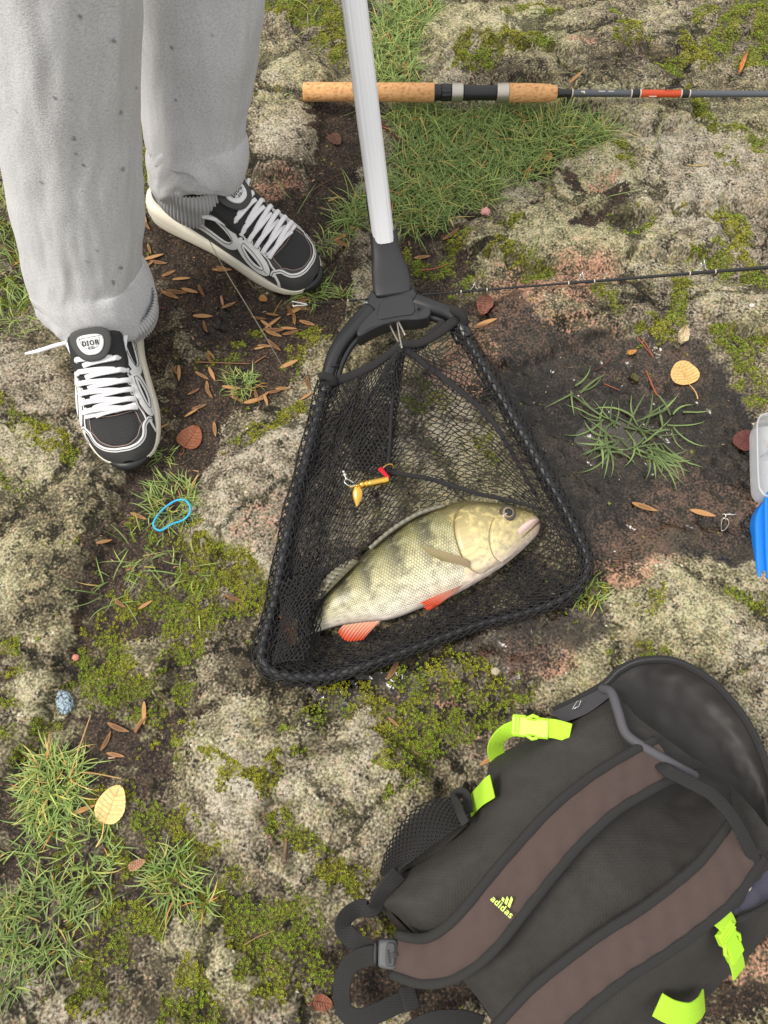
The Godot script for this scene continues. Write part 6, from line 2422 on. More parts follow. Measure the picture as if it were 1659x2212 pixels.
# padded band with taped edges: centre line [x, y, h, half width in photo units]
func padded(parent: Node3D, o: Vector3, a: Array, called: String):
	var pts := []
	var ws := []
	for i in range(0, a.size(), 4):
		var p := at(a[i], a[i + 1], a[i + 2])
		pts.append(p)
		ws.append(Vector3(a[i + 3] * mpp(p), 0, 0))
	var c := even(catmull(pts, 8), 90)
	var w := even_values(catmull(ws, 8), 90)
	var m := new_mb(o)
	var l := PackedVector3Array()
	var r := PackedVector3Array()
	var cols := 15
	for i in c.size():
		var t := (c[mini(i + 1, 89)] - c[maxi(i - 1, 0)]).normalized()
		var sd := t.cross(Vector3.UP).normalized()
		var nu := sd.cross(t).normalized()
		for k in cols:
			var q := 2.0 * k / (cols - 1) - 1.0
			m.vert(c[i] + sd * w[i] * q * 0.90 + nu * (0.0045 * (1.0 - pow(absf(q), 3.0)) + 0.0005 * sin(i * 0.9 + q * 3.0)), Vector2(q, i / 89.0))
		l.append(c[i] - sd * w[i] * 0.92)
		r.append(c[i] + sd * w[i] * 0.92)
	m.sheet(0, c.size(), cols)
	var s2 := m.v.size()
	for i in c.size():
		for k in [0, cols - 1]: m.vert(m.v[i * cols + k] + o - Vector3.UP * 0.012)
	m.sheet(s2, c.size(), 2)
	var pad := put(called, m.done(), mats.strap_fabric, parent)
	for e in [l, r]:
		m = new_mb(o)
		tube(m, e, 0.0052, 10, false, 0.95)
		put("edge_tape", m.done(), mats.edge_tape, pad)
	return pad

func even_values(a: PackedVector3Array, n: int) -> PackedFloat32Array:
	var out := PackedFloat32Array()
	for i in n: out.append(poly_at(a, float(i) / (n - 1)).x)
	return out

func band(parent: Node3D, o: Vector3, a: Array, half: float, thick: float, mat: Material, called: String, up := Vector3.UP, per := 7):
	var m := new_mb(o)
	ribbon(m, path3(a, per), half, thick, up)
	return put(called, m.done(), mat, parent)

func side_buckle(parent: Node3D, o: Vector3, c: Vector3, ax: Vector3, up: Vector3, s: float):
	# quick release buckle: centre body, two prongs' shoulders, ladder end
	ax = ax.normalized()
	var sd := ax.cross(up).normalized()
	var nu := sd.cross(ax).normalized()
	var m := new_mb(o)
	var out := [[-1.0, 0.62], [-0.95, 0.72], [-0.30, 0.74], [-0.20, 0.58], [0.30, 0.56], [0.42, 0.70], [0.95, 0.68], [1.0, 0.58]]
	var l := 0.021 * s
	var w := 0.0165 * s
	var th := 0.0042 * s
	for i in out.size():
		for q in [[-1.0, -0.6], [-1.0, 0.5], [-0.8, 1.0], [0.8, 1.0], [1.0, 0.5], [1.0, -0.6]]:
			m.vert(c + ax * out[i][0] * l + sd * q[0] * out[i][1] * w + nu * q[1] * th * (1.0 if absf(out[i][0]) < 0.97 else 0.6))
	m.sheet(0, out.size(), 6, true)
	m.fan(0, 6, m.vert(c - ax * l), true)
	m.fan((out.size() - 1) * 6, 6, m.vert(c + ax * l))
	var b := put("buckle", m.done(true), mats.neon_plastic, parent)
	for q in [-0.62, -0.80]:
		m = new_mb(o)
		tube(m, PackedVector3Array([c + ax * l * q - sd * w * 0.62 + nu * th * 1.1, c + ax * l * q + sd * w * 0.62 + nu * th * 1.1]), 0.0012 * s, 8)
		put("ladder_bar", m.done(), mats.neon_plastic, b)
	for q in [-1.0, 1.0]:
		m = new_mb(o)
		tube(m, PackedVector3Array([c - ax * l * 0.25 + sd * w * q * 0.52 + nu * th * 0.4, c + ax * l * 0.12 + sd * w * q * 0.78 + nu * th * 0.4, c + ax * l * 0.42 + sd * w * q * 0.66 + nu * th * 0.4]), 0.0022 * s, 8)
		put("release_prong", m.done(), mats.neon_plastic, b)

func words(parent: Node3D, o: Vector3, text: String, c: Vector3, right: Vector3, nrm: Vector3, height: float, mat: Material):
	var tm := TextMesh.new()
	var f := SystemFont.new()
	f.font_names = PackedStringArray(["Droid Sans"])
	f.font_weight = 700
	tm.font = f
	tm.text = text
	tm.font_size = 40
	tm.pixel_size = height / 30.0
	tm.depth = 0.0005
	var q := put("lettering", tm, mat, parent)
	right = right.normalized()
	var up := nrm.cross(right).normalized()
	nrm = right.cross(up)
	q.transform = Transform3D(Basis(right, up, nrm), c - o)

# three slanted bars that grow to the right
func bars(parent: Node3D, o: Vector3, c: Vector3, right: Vector3, nrm: Vector3, w: float, mat: Material):
	right = right.normalized()
	var up := nrm.cross(right).normalized()
	for i in 3:
		var m := new_mb(o)
		var x0 := -0.5 + i * 0.36
		var hh := 0.28 + 0.24 * i
		var a := c + right * w * x0
		var lean := -0.50
		var p := [a + up * 0.0, a + right * w * 0.26, a + right * (w * 0.26 + lean * hh * w * 0.60) + up * hh * w, a + right * (lean * hh * w * 0.60) + up * (hh * w + w * 0.02)]
		if i > 0:
			p[3] = a + right * (lean * hh * w * 0.60 - w * 0.02) + up * (hh * w + 0.10 * w)
		for q in p: m.vert(q + nrm * 0.0005)
		for q in p: m.vert(q - nrm * 0.0004)
		m.quad(0, 1, 2, 3)
		m.quad(0, 3, 2, 1)
		m.quad(4, 5, 6, 7)
		m.ix.resize(6)
		put("logo_bar", m.done(), mat, parent)

func make_backpack():
	var o := at(1250, 1900, 0.0)
	var t := thing("backpack", "open black backpack with brown shoulder straps and neon green buckles, lying on its front", "backpack", o)
	# body: side wall, back panel and far side as one skin
	var m := new_mb(o)
	sculpt(m, [
		[800, 1950, 0.012, 812, 1918, 0.03, 880, 1862, 0.04, 1000, 1772, 0.045, 1046, 1692, 0.05, 1062, 1642, 0.05, 1130, 1602, 0.055, 1235, 1546, 0.06, 1318, 1494, 0.08],
		[812, 1962, 0.02, 835, 1942, 0.085, 905, 1880, 0.10, 1022, 1792, 0.11, 1078, 1716, 0.12, 1105, 1664, 0.118, 1185, 1612, 0.125, 1265, 1562, 0.13, 1340, 1508, 0.115],
		[848, 1978, 0.02, 868, 1958, 0.11, 950, 1905, 0.13, 1070, 1825, 0.142, 1150, 1760, 0.150, 1215, 1705, 0.150, 1290, 1645, 0.150, 1350, 1585, 0.140, 1392, 1560, 0.12],
		[905, 2032, 0.02, 925, 2016, 0.11, 1010, 1975, 0.138, 1130, 1880, 0.150, 1230, 1800, 0.155, 1310, 1740, 0.150, 1390, 1690, 0.140, 1450, 1650, 0.128, 1480, 1625, 0.11],
		[978, 2082, 0.02, 1000, 2085, 0.10, 1100, 2020, 0.135, 1220, 1930, 0.150, 1320, 1850, 0.146, 1410, 1780, 0.112, 1480, 1730, 0.070, 1530, 1695, 0.055, 1556, 1675, 0.06],
		[1040, 2170, 0.02, 1070, 2170, 0.10, 1180, 2110, 0.135, 1290, 2020, 0.152, 1390, 1950, 0.152, 1480, 1880, 0.140, 1545, 1820, 0.130, 1590, 1780, 0.122, 1625, 1745, 0.11],
		[1095, 2260, 0.02, 1130, 2260, 0.10, 1270, 2190, 0.135, 1380, 2110, 0.148, 1480, 2030, 0.152, 1560, 1950, 0.152, 1610, 1885, 0.148, 1650, 1842, 0.138, 1680, 1815, 0.12],
		[1150, 2340, 0.01, 1210, 2320, 0.06, 1330, 2250, 0.09, 1440, 2165, 0.10, 1530, 2080, 0.10, 1600, 2000, 0.10, 1650, 1935, 0.10, 1690, 1890, 0.10, 1720, 1860, 0.09],
		[1180, 2380, 0.0, 1270, 2360, 0.01, 1390, 2290, 0.02, 1490, 2195, 0.03, 1565, 2120, 0.04, 1630, 2050, 0.045, 1690, 1985, 0.05, 1740, 1930, 0.05, 1770, 1890, 0.05]], 7, 0.006, 3)
	put("back_panel", m.done(), mats.pack_fabric, t)
	# lower seam: a lighter flap of coated cloth
	m = new_mb(o)
	sculpt(m, [[838, 1962, 0.055, 880, 2010, 0.055, 912, 2036, 0.055], [828, 1968, 0.03, 868, 2018, 0.03, 905, 2046, 0.03]], 5)
	sculpt(m, [[968, 2078, 0.075, 1000, 2118, 0.075, 1050, 2180, 0.075, 1110, 2270, 0.075], [994, 2074, 0.088, 1024, 2112, 0.088, 1080, 2180, 0.088, 1140, 2264, 0.088]], 5)
	put_pieces("base_trim", m, mats.lining, t)
	# lid, thrown open: its dark lining and zipped rim
	m = new_mb(o)
	var g := sculpt(m, [
		[1322, 1494, 0.095, 1350, 1556, 0.115, 1395, 1622, 0.115, 1462, 1662, 0.105, 1540, 1702, 0.10, 1600, 1760, 0.10, 1650, 1830, 0.10, 1710, 1880, 0.09],
		[1318, 1486, 0.082, 1362, 1510, 0.075, 1425, 1560, 0.07, 1500, 1612, 0.06, 1570, 1668, 0.055, 1618, 1735, 0.055, 1664, 1810, 0.055, 1716, 1860, 0.05],
		[1312, 1482, 0.075, 1376, 1462, 0.062, 1452, 1478, 0.05, 1528, 1534, 0.045, 1588, 1600, 0.045, 1636, 1690, 0.045, 1674, 1780, 0.045, 1720, 1838, 0.04],
		[1306, 1480, 0.07, 1372, 1432, 0.068, 1462, 1432, 0.066, 1545, 1482, 0.064, 1608, 1556, 0.062, 1652, 1650, 0.06, 1685, 1750, 0.058, 1726, 1810, 0.05]], 8, 0.005, 17)
	put("lid_lining", m.done(), mats.lining, t)
	var arc := path3([1196, 1536, 0.045, 1250, 1510, 0.055, 1306, 1478, 0.068, 1335, 1450, 0.07, 1375, 1430, 0.07, 1420, 1424, 0.07, 1464, 1430, 0.068, 1508, 1452, 0.067, 1547, 1480, 0.066, 1580, 1515, 0.065, 1610, 1555, 0.064, 1634, 1600, 0.062, 1655, 1650, 0.06, 1672, 1700, 0.06, 1688, 1750, 0.058, 1730, 1810, 0.05], 8)
	m = new_mb(o)
	tube(m, arc, 0.0048, 10)
	put("zip_rim", m.done(), mats.edge_tape, t)
	m = new_mb(o)
	var teeth := even(arc.slice(16), 230)
	for i in 229:
		var p := teeth[i]
		var tn := (teeth[i + 1] - p).normalized()
		var sd := tn.cross(Vector3.UP).normalized()
		ribbon(m, PackedVector3Array([p - sd * 0.0012 + Vector3.UP * 0.0048, p + sd * 0.0014 + Vector3.UP * 0.0048]), 0.0010, 0.0012, Vector3.UP)
	tag(put("zip_teeth", m.done(), mats.satin_black, t), "", "", "", "stuff")
	# grey outer cloth of the lid on its left, with a small emblem
	m = new_mb(o)
	sculpt(m, [[1188, 1540, 0.05, 1245, 1514, 0.062, 1304, 1484, 0.075], [1200, 1548, 0.075, 1255, 1528, 0.085, 1312, 1492, 0.095], [1220, 1560, 0.10, 1270, 1540, 0.11, 1322, 1502, 0.112]], 6)
	put("lid_side", m.done(), mats.grey_piping, t)
	var ec := at(1244, 1524, 0.088)
	m = new_mb(o)
	tube(m, PackedVector3Array([at(1236, 1532, 0.088), at(1246, 1516, 0.09), at(1256, 1512, 0.09), at(1250, 1526, 0.09)]), 0.0007, 6, true)
	put("zip_pull", m.done(), mats.steel, t)
	# piping along the mouth, and the haul loop
	m = new_mb(o)
	tube(m, path3([1300, 1488, 0.112, 1320, 1496, 0.132, 1334, 1534, 0.142, 1350, 1582, 0.148, 1384, 1610, 0.154, 1428, 1636, 0.156, 1470, 1660, 0.150, 1500, 1676, 0.138], 6), 0.0052, 9, false, 1.1)
	put("mouth_piping", m.done(), mats.grey_piping, t)
	band(t, o, [1418, 1640, 0.150, 1440, 1664, 0.166, 1490, 1690, 0.170, 1535, 1715, 0.172, 1575, 1756, 0.172, 1605, 1805, 0.170, 1632, 1862, 0.160], 0.0068, 0.0026, mats.webbing, "haul_loop", Vector3(0, 1, 0.2))
	m = new_mb(o)
	tube(m, path3([1336, 1520, 0.116, 1352, 1530, 0.112, 1366, 1560, 0.108, 1372, 1590, 0.112], 5), [0.004, 0.007, 0.007, 0.004], 10)
	put("elastic_gather", m.done(), mats.webbing, t)
	# shoulder straps
	var s1: Node3D = padded(t, o, [1436, 1638, 0.150, 45, 1372, 1672, 0.160, 46, 1300, 1717, 0.168, 46, 1222, 1785, 0.172, 49, 1162, 1852, 0.172, 51, 1105, 1920, 0.170, 53, 1030, 2012, 0.160, 54, 968, 2062, 0.140, 52, 912, 2076, 0.118, 47, 852, 2062, 0.095, 41], "shoulder_strap")
	var s2: Node3D = padded(t, o, [1612, 1815, 0.155, 50, 1550, 1900, 0.168, 53, 1478, 1962, 0.172, 53, 1405, 2015, 0.173, 52, 1330, 2062, 0.172, 52, 1255, 2118, 0.168, 53, 1180, 2182, 0.160, 55, 1105, 2262, 0.150, 55], "shoulder_strap")
	# emblem on the strap: three bars over a word
	var lc := at(1084, 1960, 0.1785)
	var lr := (at(1110, 1979, 0.1785) - at(1066, 1938, 0.1785)).normalized()
	words(s1, o, "adidas", at(1084, 1959, 0.1790), lr, Vector3(-0.1, 1, 0).normalized(), 0.0060, mats.print_neon)
	bars(s1, o, at(1092, 1953, 0.1790), lr, Vector3(-0.1, 1, 0).normalized(), 0.0105, mats.print_neon)
	# ladder buckle at the strap's end, with the webbing that runs through it
	var bc := at(838, 2062, 0.098)
	m = new_mb(o)
	slab_plate(m, [822, 2030, 852, 2030, 859, 2036, 858, 2090, 850, 2097, 820, 2092, 816, 2084, 818, 2036], 0.104, 0.094, 0.003)
	var lb := put("strap_buckle", m.done(), std("buckle_grey", rgb8(86, 88, 90), 0.5), t)
	m = new_mb(o)
	slab_plate(m, [806, 2034, 817, 2032, 816, 2090, 804, 2084], 0.100, 0.094, 0.002)
	put("ladder_bar", m.done(), mats.satin_black, lb)
	m = new_mb(o)
	slab_plate(m, [834, 2036, 850, 2036, 854, 2041, 853, 2084, 848, 2090, 832, 2088], 0.1062, 0.103, 0.0012)
	put("buckle_face", m.done(), std("buckle_face", rgb8(66, 67, 68), 0.7), lb)
	words(lb, o, "adidas", at(841, 2066, 0.1068), at(844, 2076, 0.1) - at(840, 2050, 0.1), Vector3.UP, 0.0030, mats.ink)
	bars(lb, o, at(847, 2064, 0.1068), at(844, 2076, 0.1) - at(840, 2050, 0.1), Vector3.UP, 0.0060, mats.ink)
	band(t, o, [862, 1886, 0.10, 838, 1914, 0.098, 822, 1940, 0.085, 806, 1962, 0.065, 776, 1962, 0.058, 748, 1980, 0.060, 742, 2006, 0.062, 766, 2032, 0.068, 806, 2052, 0.086, 830, 2060, 0.098], 0.0098, 0.0022, mats.webbing, "webbing", Vector3(0.35, 1, 0.3))
	band(t, o, [824, 2064, 0.099, 792, 2066, 0.088, 760, 2080, 0.066, 742, 2110, 0.050, 738, 2150, 0.042, 746, 2186, 0.042, 776, 2200, 0.046, 820, 2186, 0.050, 862, 2166, 0.052, 902, 2150, 0.052], 0.0098, 0.0022, mats.webbing, "webbing", Vector3(-0.25, 1, 0.1))
	band(t, o, [868, 2162, 0.055, 900, 2150, 0.055], 0.0118, 0.0034, mats.webbing, "webbing_end", Vector3(-0.1, 1, 0.1), 3)
	band(t, o, [880, 2230, 0.04, 930, 2206, 0.05, 990, 2200, 0.05, 1040, 2212, 0.04], 0.0098, 0.0022, mats.webbing, "webbing", Vector3(0, 1, 0.3))
	# neon straps and buckles
	band(t, o, [1076, 1638, 0.050, 1070, 1618, 0.062, 1076, 1598, 0.078, 1096, 1580, 0.094, 1128, 1570, 0.106], 0.0105, 0.002, mats.neon_web, "neon_strap", Vector3(0.3, 1, 0.5))
	band(t, o, [1160, 1574, 0.116, 1195, 1574, 0.124, 1232, 1584, 0.132], 0.0105, 0.002, mats.neon_web, "neon_strap", Vector3(0, 1, 0.25))
	side_buckle(t, o, at(1146, 1570, 0.115), at(1190, 1576, 0.122) - at(1104, 1566, 0.108), Vector3(0, 1, 0.25), 0.98)
	band(t, o, [1018, 1740, 0.068, 1030, 1726, 0.092, 1046, 1710, 0.118, 1063, 1698, 0.130], 0.0128, 0.002, mats.neon_web, "neon_strap", Vector3(-0.6, 1, -0.3))
	band(t, o, [1548, 1972, 0.156, 1568, 1990, 0.150, 1578, 2010, 0.142], 0.0118, 0.002, mats.neon_web, "neon_strap", Vector3(0.5, 1, 0.1))
	side_buckle(t, o, at(1576, 2034, 0.136), at(1590, 2066, 0.122) - at(1560, 2000, 0.148), Vector3(0.5, 1, 0.2), 1.0)
	band(t, o, [1584, 2058, 0.126, 1592, 2080, 0.115, 1596, 2102, 0.104], 0.0108, 0.002, mats.neon_web, "neon_strap", Vector3(0.5, 1, 0.2))
	band(t, o, [1420, 2170, 0.128, 1450, 2186, 0.122, 1485, 2192, 0.112, 1508, 2180, 0.100, 1520, 2160, 0.085], 0.0118, 0.002, mats.neon_web, "neon_strap", Vector3(0.3, 1, 0.3))
	# mesh side pocket
	m = new_mb(o)
	sculpt(m, [[826, 1886, 0.032, 842, 1838, 0.036, 872, 1786, 0.048, 916, 1744, 0.052, 974, 1726, 0.056], [852, 1888, 0.055, 880, 1856, 0.062, 918, 1818, 0.066, 958, 1786, 0.07, 998, 1768, 0.075], [870, 1884, 0.075, 908, 1862, 0.085, 950, 1836, 0.09, 985, 1806, 0.095, 1010, 1782, 0.10]], 6, 0.003, 5)
	put("pocket_back", m.done(), mats.pack_panel, t)
	var po := even(path3([820, 1890, 0.045, 834, 1838, 0.052, 866, 1780, 0.066, 912, 1736, 0.074, 978, 1720, 0.078], 8), 50)
	var pi := even(path3([848, 1888, 0.098, 890, 1858, 0.106, 930, 1828, 0.112, 968, 1800, 0.116, 1004, 1776, 0.118], 8), 50)
	var pocket := func(s: float, q: float) -> Vector3:
		var p := poly_at(po, q).lerp(poly_at(pi, q), s)
		p.y += 0.016 * sin(s * PI) * sin(clampf(q * 1.1, 0.0, 1.0) * PI)
		return p
	m = new_mb(o)
	netting(m, pocket, 15, 62, 0.00095)
	put("mesh_pocket", m.done(), mats.net_thread, t)
	band(t, o, [976, 1722, 0.078, 988, 1738, 0.100, 996, 1760, 0.116, 1006, 1780, 0.122], 0.0055, 0.003, mats.edge_tape, "pocket_binding", Vector3(-0.6, 1, 0))
	band(t, o, [978, 1724, 0.070, 990, 1712, 0.072, 1004, 1714, 0.078, 1010, 1730, 0.086, 1012, 1756, 0.10], 0.0055, 0.002, mats.edge_tape, "pocket_binding", Vector3(-0.3, 1, 0.3))
	# clothing and the second zip at the right edge
	m = new_mb(o)
	sculpt(m, [[1570, 1905, 0.136, 1620, 1890, 0.132, 1680, 1860, 0.12, 1740, 1840, 0.11], [1562, 1950, 0.14, 1612, 1930, 0.138, 1670, 1905, 0.128, 1740, 1880, 0.11], [1556, 1984, 0.128, 1606, 1968, 0.128, 1664, 1944, 0.118, 1740, 1915, 0.10]], 6, 0.01, 23)
	put("side_cloth", m.done(), mats.jersey, t)
	m = new_mb(o)
	tube(m, path3([1576, 1992, 0.132, 1610, 1980, 0.132, 1650, 1960, 0.126, 1700, 1930, 0.112], 6), 0.0034, 8)
	put("side_zip", m.done(), mats.edge_tape, t)
	m = new_mb(o)
	tube(m, path3([1612, 1912, 0.142, 1618, 1904, 0.144, 1622, 1916, 0.143, 1616, 1924, 0.142], 4, true), 0.0009, 6, true)
	put("zip_pull", m.done(), mats.dull_steel, t)

func make_box():
	var o := at(1720, 1080, 0.0)
	var t := thing("tackle_box", "open tackle box at the right edge, clear tray above and blue lid below", "tackle box", o)
	# clear compartment half: rounded walls, rim, one divider and a floor
	var hz := 0.014
	var g := maxf(gy(at(1640, 980).x, at(1640, 980).z), gy(at(1645, 920).x, at(1645, 920).z)) + 0.004
	var outline := [1634, 940, 1636, 910, 1650, 896, 1700, 890, 1860, 880, 1900, 884, 1912, 905, 1916, 1030, 1904, 1056, 1860, 1066, 1700, 1076, 1660, 1074, 1644, 1064, 1637, 1040]
	var pts := []
	for i in range(0, outline.size(), 2): pts.append(at(outline[i], outline[i + 1], g + 0.034))
	var c := catmull(pts, 5, true)
	var ctr := Vector3.ZERO
	for p in c: ctr += p / c.size()
	var m := new_mb(o)
	for row in [[0.93, -0.034], [0.955, -0.031], [1.0, 0.0], [1.012, 0.001], [1.012, 0.0035], [0.985, 0.0035], [0.965, -0.002], [0.92, -0.029], [0.90, -0.0325]]:
		for p in c: m.vert(Vector3(ctr.x + (p.x - ctr.x) * row[0], p.y + row[1], ctr.z + (p.z - ctr.z) * row[0]))
	m.sheet(0, 9, c.size(), true)
	m.fan(8 * c.size(), c.size(), m.vert(ctr + Vector3(0, -0.0325, 0)))
	m.fan(0, c.size(), m.vert(ctr + Vector3(0, -0.034, 0)), true)
	put("tray", m.done(), mats.clear_plastic, t)
	m = new_mb(o)
	var d0 := at(1650, 980, g + 0.026)
	var d1 := at(1900, 968, g + 0.026)
	ribbon(m, PackedVector3Array([d0, d1]), 0.013, 0.0016, Vector3(0, 0, 1))
	put("divider", m.done(), mats.clear_plastic, t)
	# blue half, hinged below
	m = new_mb(o)
	slab_plate(m, [1658, 1072, 1640, 1096, 1631, 1118, 1633, 1180, 1636, 1248, 1642, 1262, 1656, 1270, 1760, 1276, 1900, 1270, 1926, 1250, 1930, 1110, 1910, 1074, 1760, 1068], g + 0.020, g + 0.002, 0.003)
	var bl := put("lid", m.done(), mats.blue_plastic, t)
	m = new_mb(o)
	tube(m, path3([1664, 1064, g + 0.026, 1656, 1074, g + 0.027, 1655, 1100, g + 0.026, 1657, 1190, g + 0.024, 1660, 1250, g + 0.023], 6), 0.0032, 9)
	put("lid_rim", m.done(), mats.blue_plastic, bl)

# a leaf lying on the ground: outline by half widths along its midrib, with teeth, veins and a stalk
func leaf(called: String, label: String, px: float, py: float, ang: float, length: float, width: float, col: Color, vein: Color, curl: float, stalk: float, shape := 0.55, teeth := 0.0, group := "", lift := 0.002, spots := 0.0):
	vein = vein.lerp(col, 0.75)
	var c := atg(px, py, lift)
	var t := thing(called, label, "leaf", c, group)
	var ax := Vector3(cos(ang), 0, sin(ang))
	var sd := Vector3(-sin(ang), 0, cos(ang))
	var m := new_mb(c)
	var rows := 30
	var cols := 17
	var n := FastNoiseLite.new()
	n.seed = int(px)
	n.frequency = 1.0
	var P := func(f: float, q: float) -> Vector3:
		var w: float = width * 0.5 * pow(sin(PI * pow(clampf(f, 0.0, 1.0), lerpf(shape, 1.0, 0.35))), 0.55)
		w *= 1.0 + teeth * (absf(fmod(f * 9.0, 1.0) - 0.5) - 0.25)
		var p: Vector3 = c + ax * (f - 0.5) * length + sd * w * q
		p.y = maxf(gy(p.x, p.z) * 0.5 + c.y * 0.5 - lift * 0.5, gy(p.x, p.z)) + lift + curl * (q * q * 0.5 + pow(f - 0.4, 2.0)) + n.get_noise_2d(f * 3.0, q * 2.0) * curl * 0.5
		p.y += 0.0006 * absf(sin(f * 26.0 - absf(q) * 5.0))
		return p
	for i in rows:
		var f := float(i) / (rows - 1)
		for k in cols:
			var q := 2.0 * k / (cols - 1) - 1.0
			var s := 1.0 + 0.22 * n.get_noise_2d(f * 6.0, q * 4.0)
			var cc := col * s
			if spots > 0.0 and n.get_noise_2d(f * 11.0 + 40.0, q * 7.0) > 0.32: cc = cc.lerp(col * 0.35, spots)
			m.vert(P.call(f, q), Vector2(f, q), cc)
	m.sheet(0, rows, cols)
	put("blade", m.done(), mats.dry_leaf, t)
	m = new_mb(c)
	var rib := PackedVector3Array()
	for i in 12: rib.append(P.call(i / 11.0 * 0.96, 0.0) + Vector3.UP * 0.0005)
	tube(m, rib, [0.0007, 0.0003], 5, false, 1.0, Vector3.UP, true, vein)
	for i in 6:
		for s in [-1.0, 1.0]:
			var v := PackedVector3Array()
			for k in 5: v.append(P.call(0.10 + i * 0.12 + k * 0.028, s * k * 0.21) + Vector3.UP * 0.0004)
			tube(m, v, 0.00025, 4, false, 1.0, Vector3.UP, false, vein)
	put("vein", m.done(), mats.dry_leaf, t)
	if stalk > 0.0:
		m = new_mb(c)
		var st := PackedVector3Array()
		for i in 6:
			var p: Vector3 = P.call(0.0, 0.0) - ax * stalk * i / 5.0 + sd * 0.004 * sin(i * 0.5)
			p.y = maxf(p.y, gy(p.x, p.z) + 0.001)
			st.append(p)
		tube(m, st, [0.0006, 0.0010], 6, false, 1.0, Vector3.UP, true, vein)
		put("stalk", m.done(), mats.dry_leaf, t)

func seed_mesh(c: Color, kind: int) -> ArrayMesh:
	# winged seed: a long blade of papery skin, rolled edges and a darker kernel ridge
	var m := new_mb()
	for i in 15:
		var f := i / 14.0
		var w := 0.0034 * pow(sin(PI * pow(f * 0.94 + 0.03, 0.85)), 0.7)
		for k in 7:
			var q := k / 3.0 - 1.0
			var y := 0.0012 + 0.0009 * q * q - 0.0005 * absf(q) + (0.0013 * exp(-pow((f - 0.4) * 4.0, 2.0)) if absf(q) < 0.2 else 0.0) + 0.0022 * pow(f - 0.5, 2.0) * (1.0 if kind == 0 else -0.5)
			var cc := c * (0.72 if absf(q) > 0.8 else 1.0)
			if absf(q) < 0.5 and f > 0.25 and f < 0.75 and kind != 1: cc = c * 0.66
			m.vert(Vector3((f - 0.5) * 0.031, y, w * q + (0.0015 * sin(f * 3.0) if kind == 2 else 0.0)), Vector2(f, q), cc)
	m.sheet(0, 15, 7)
	return m.done()

func rod_like(called: String, label: String, cat: String, a: Array, r0: float, r1: float, col: Color, group := "", off := 0.0015):
	var p := pathg(a, off + r0, 5)
	var m := new_mb(p[0])
	tube(m, p, [r0, (r0 + r1) * 0.5, r1], 6, false, 1.0, Vector3.UP, true, col)
	tag(put(called, m.done(), mats.dry_leaf, null, p[0]), label, cat, group)

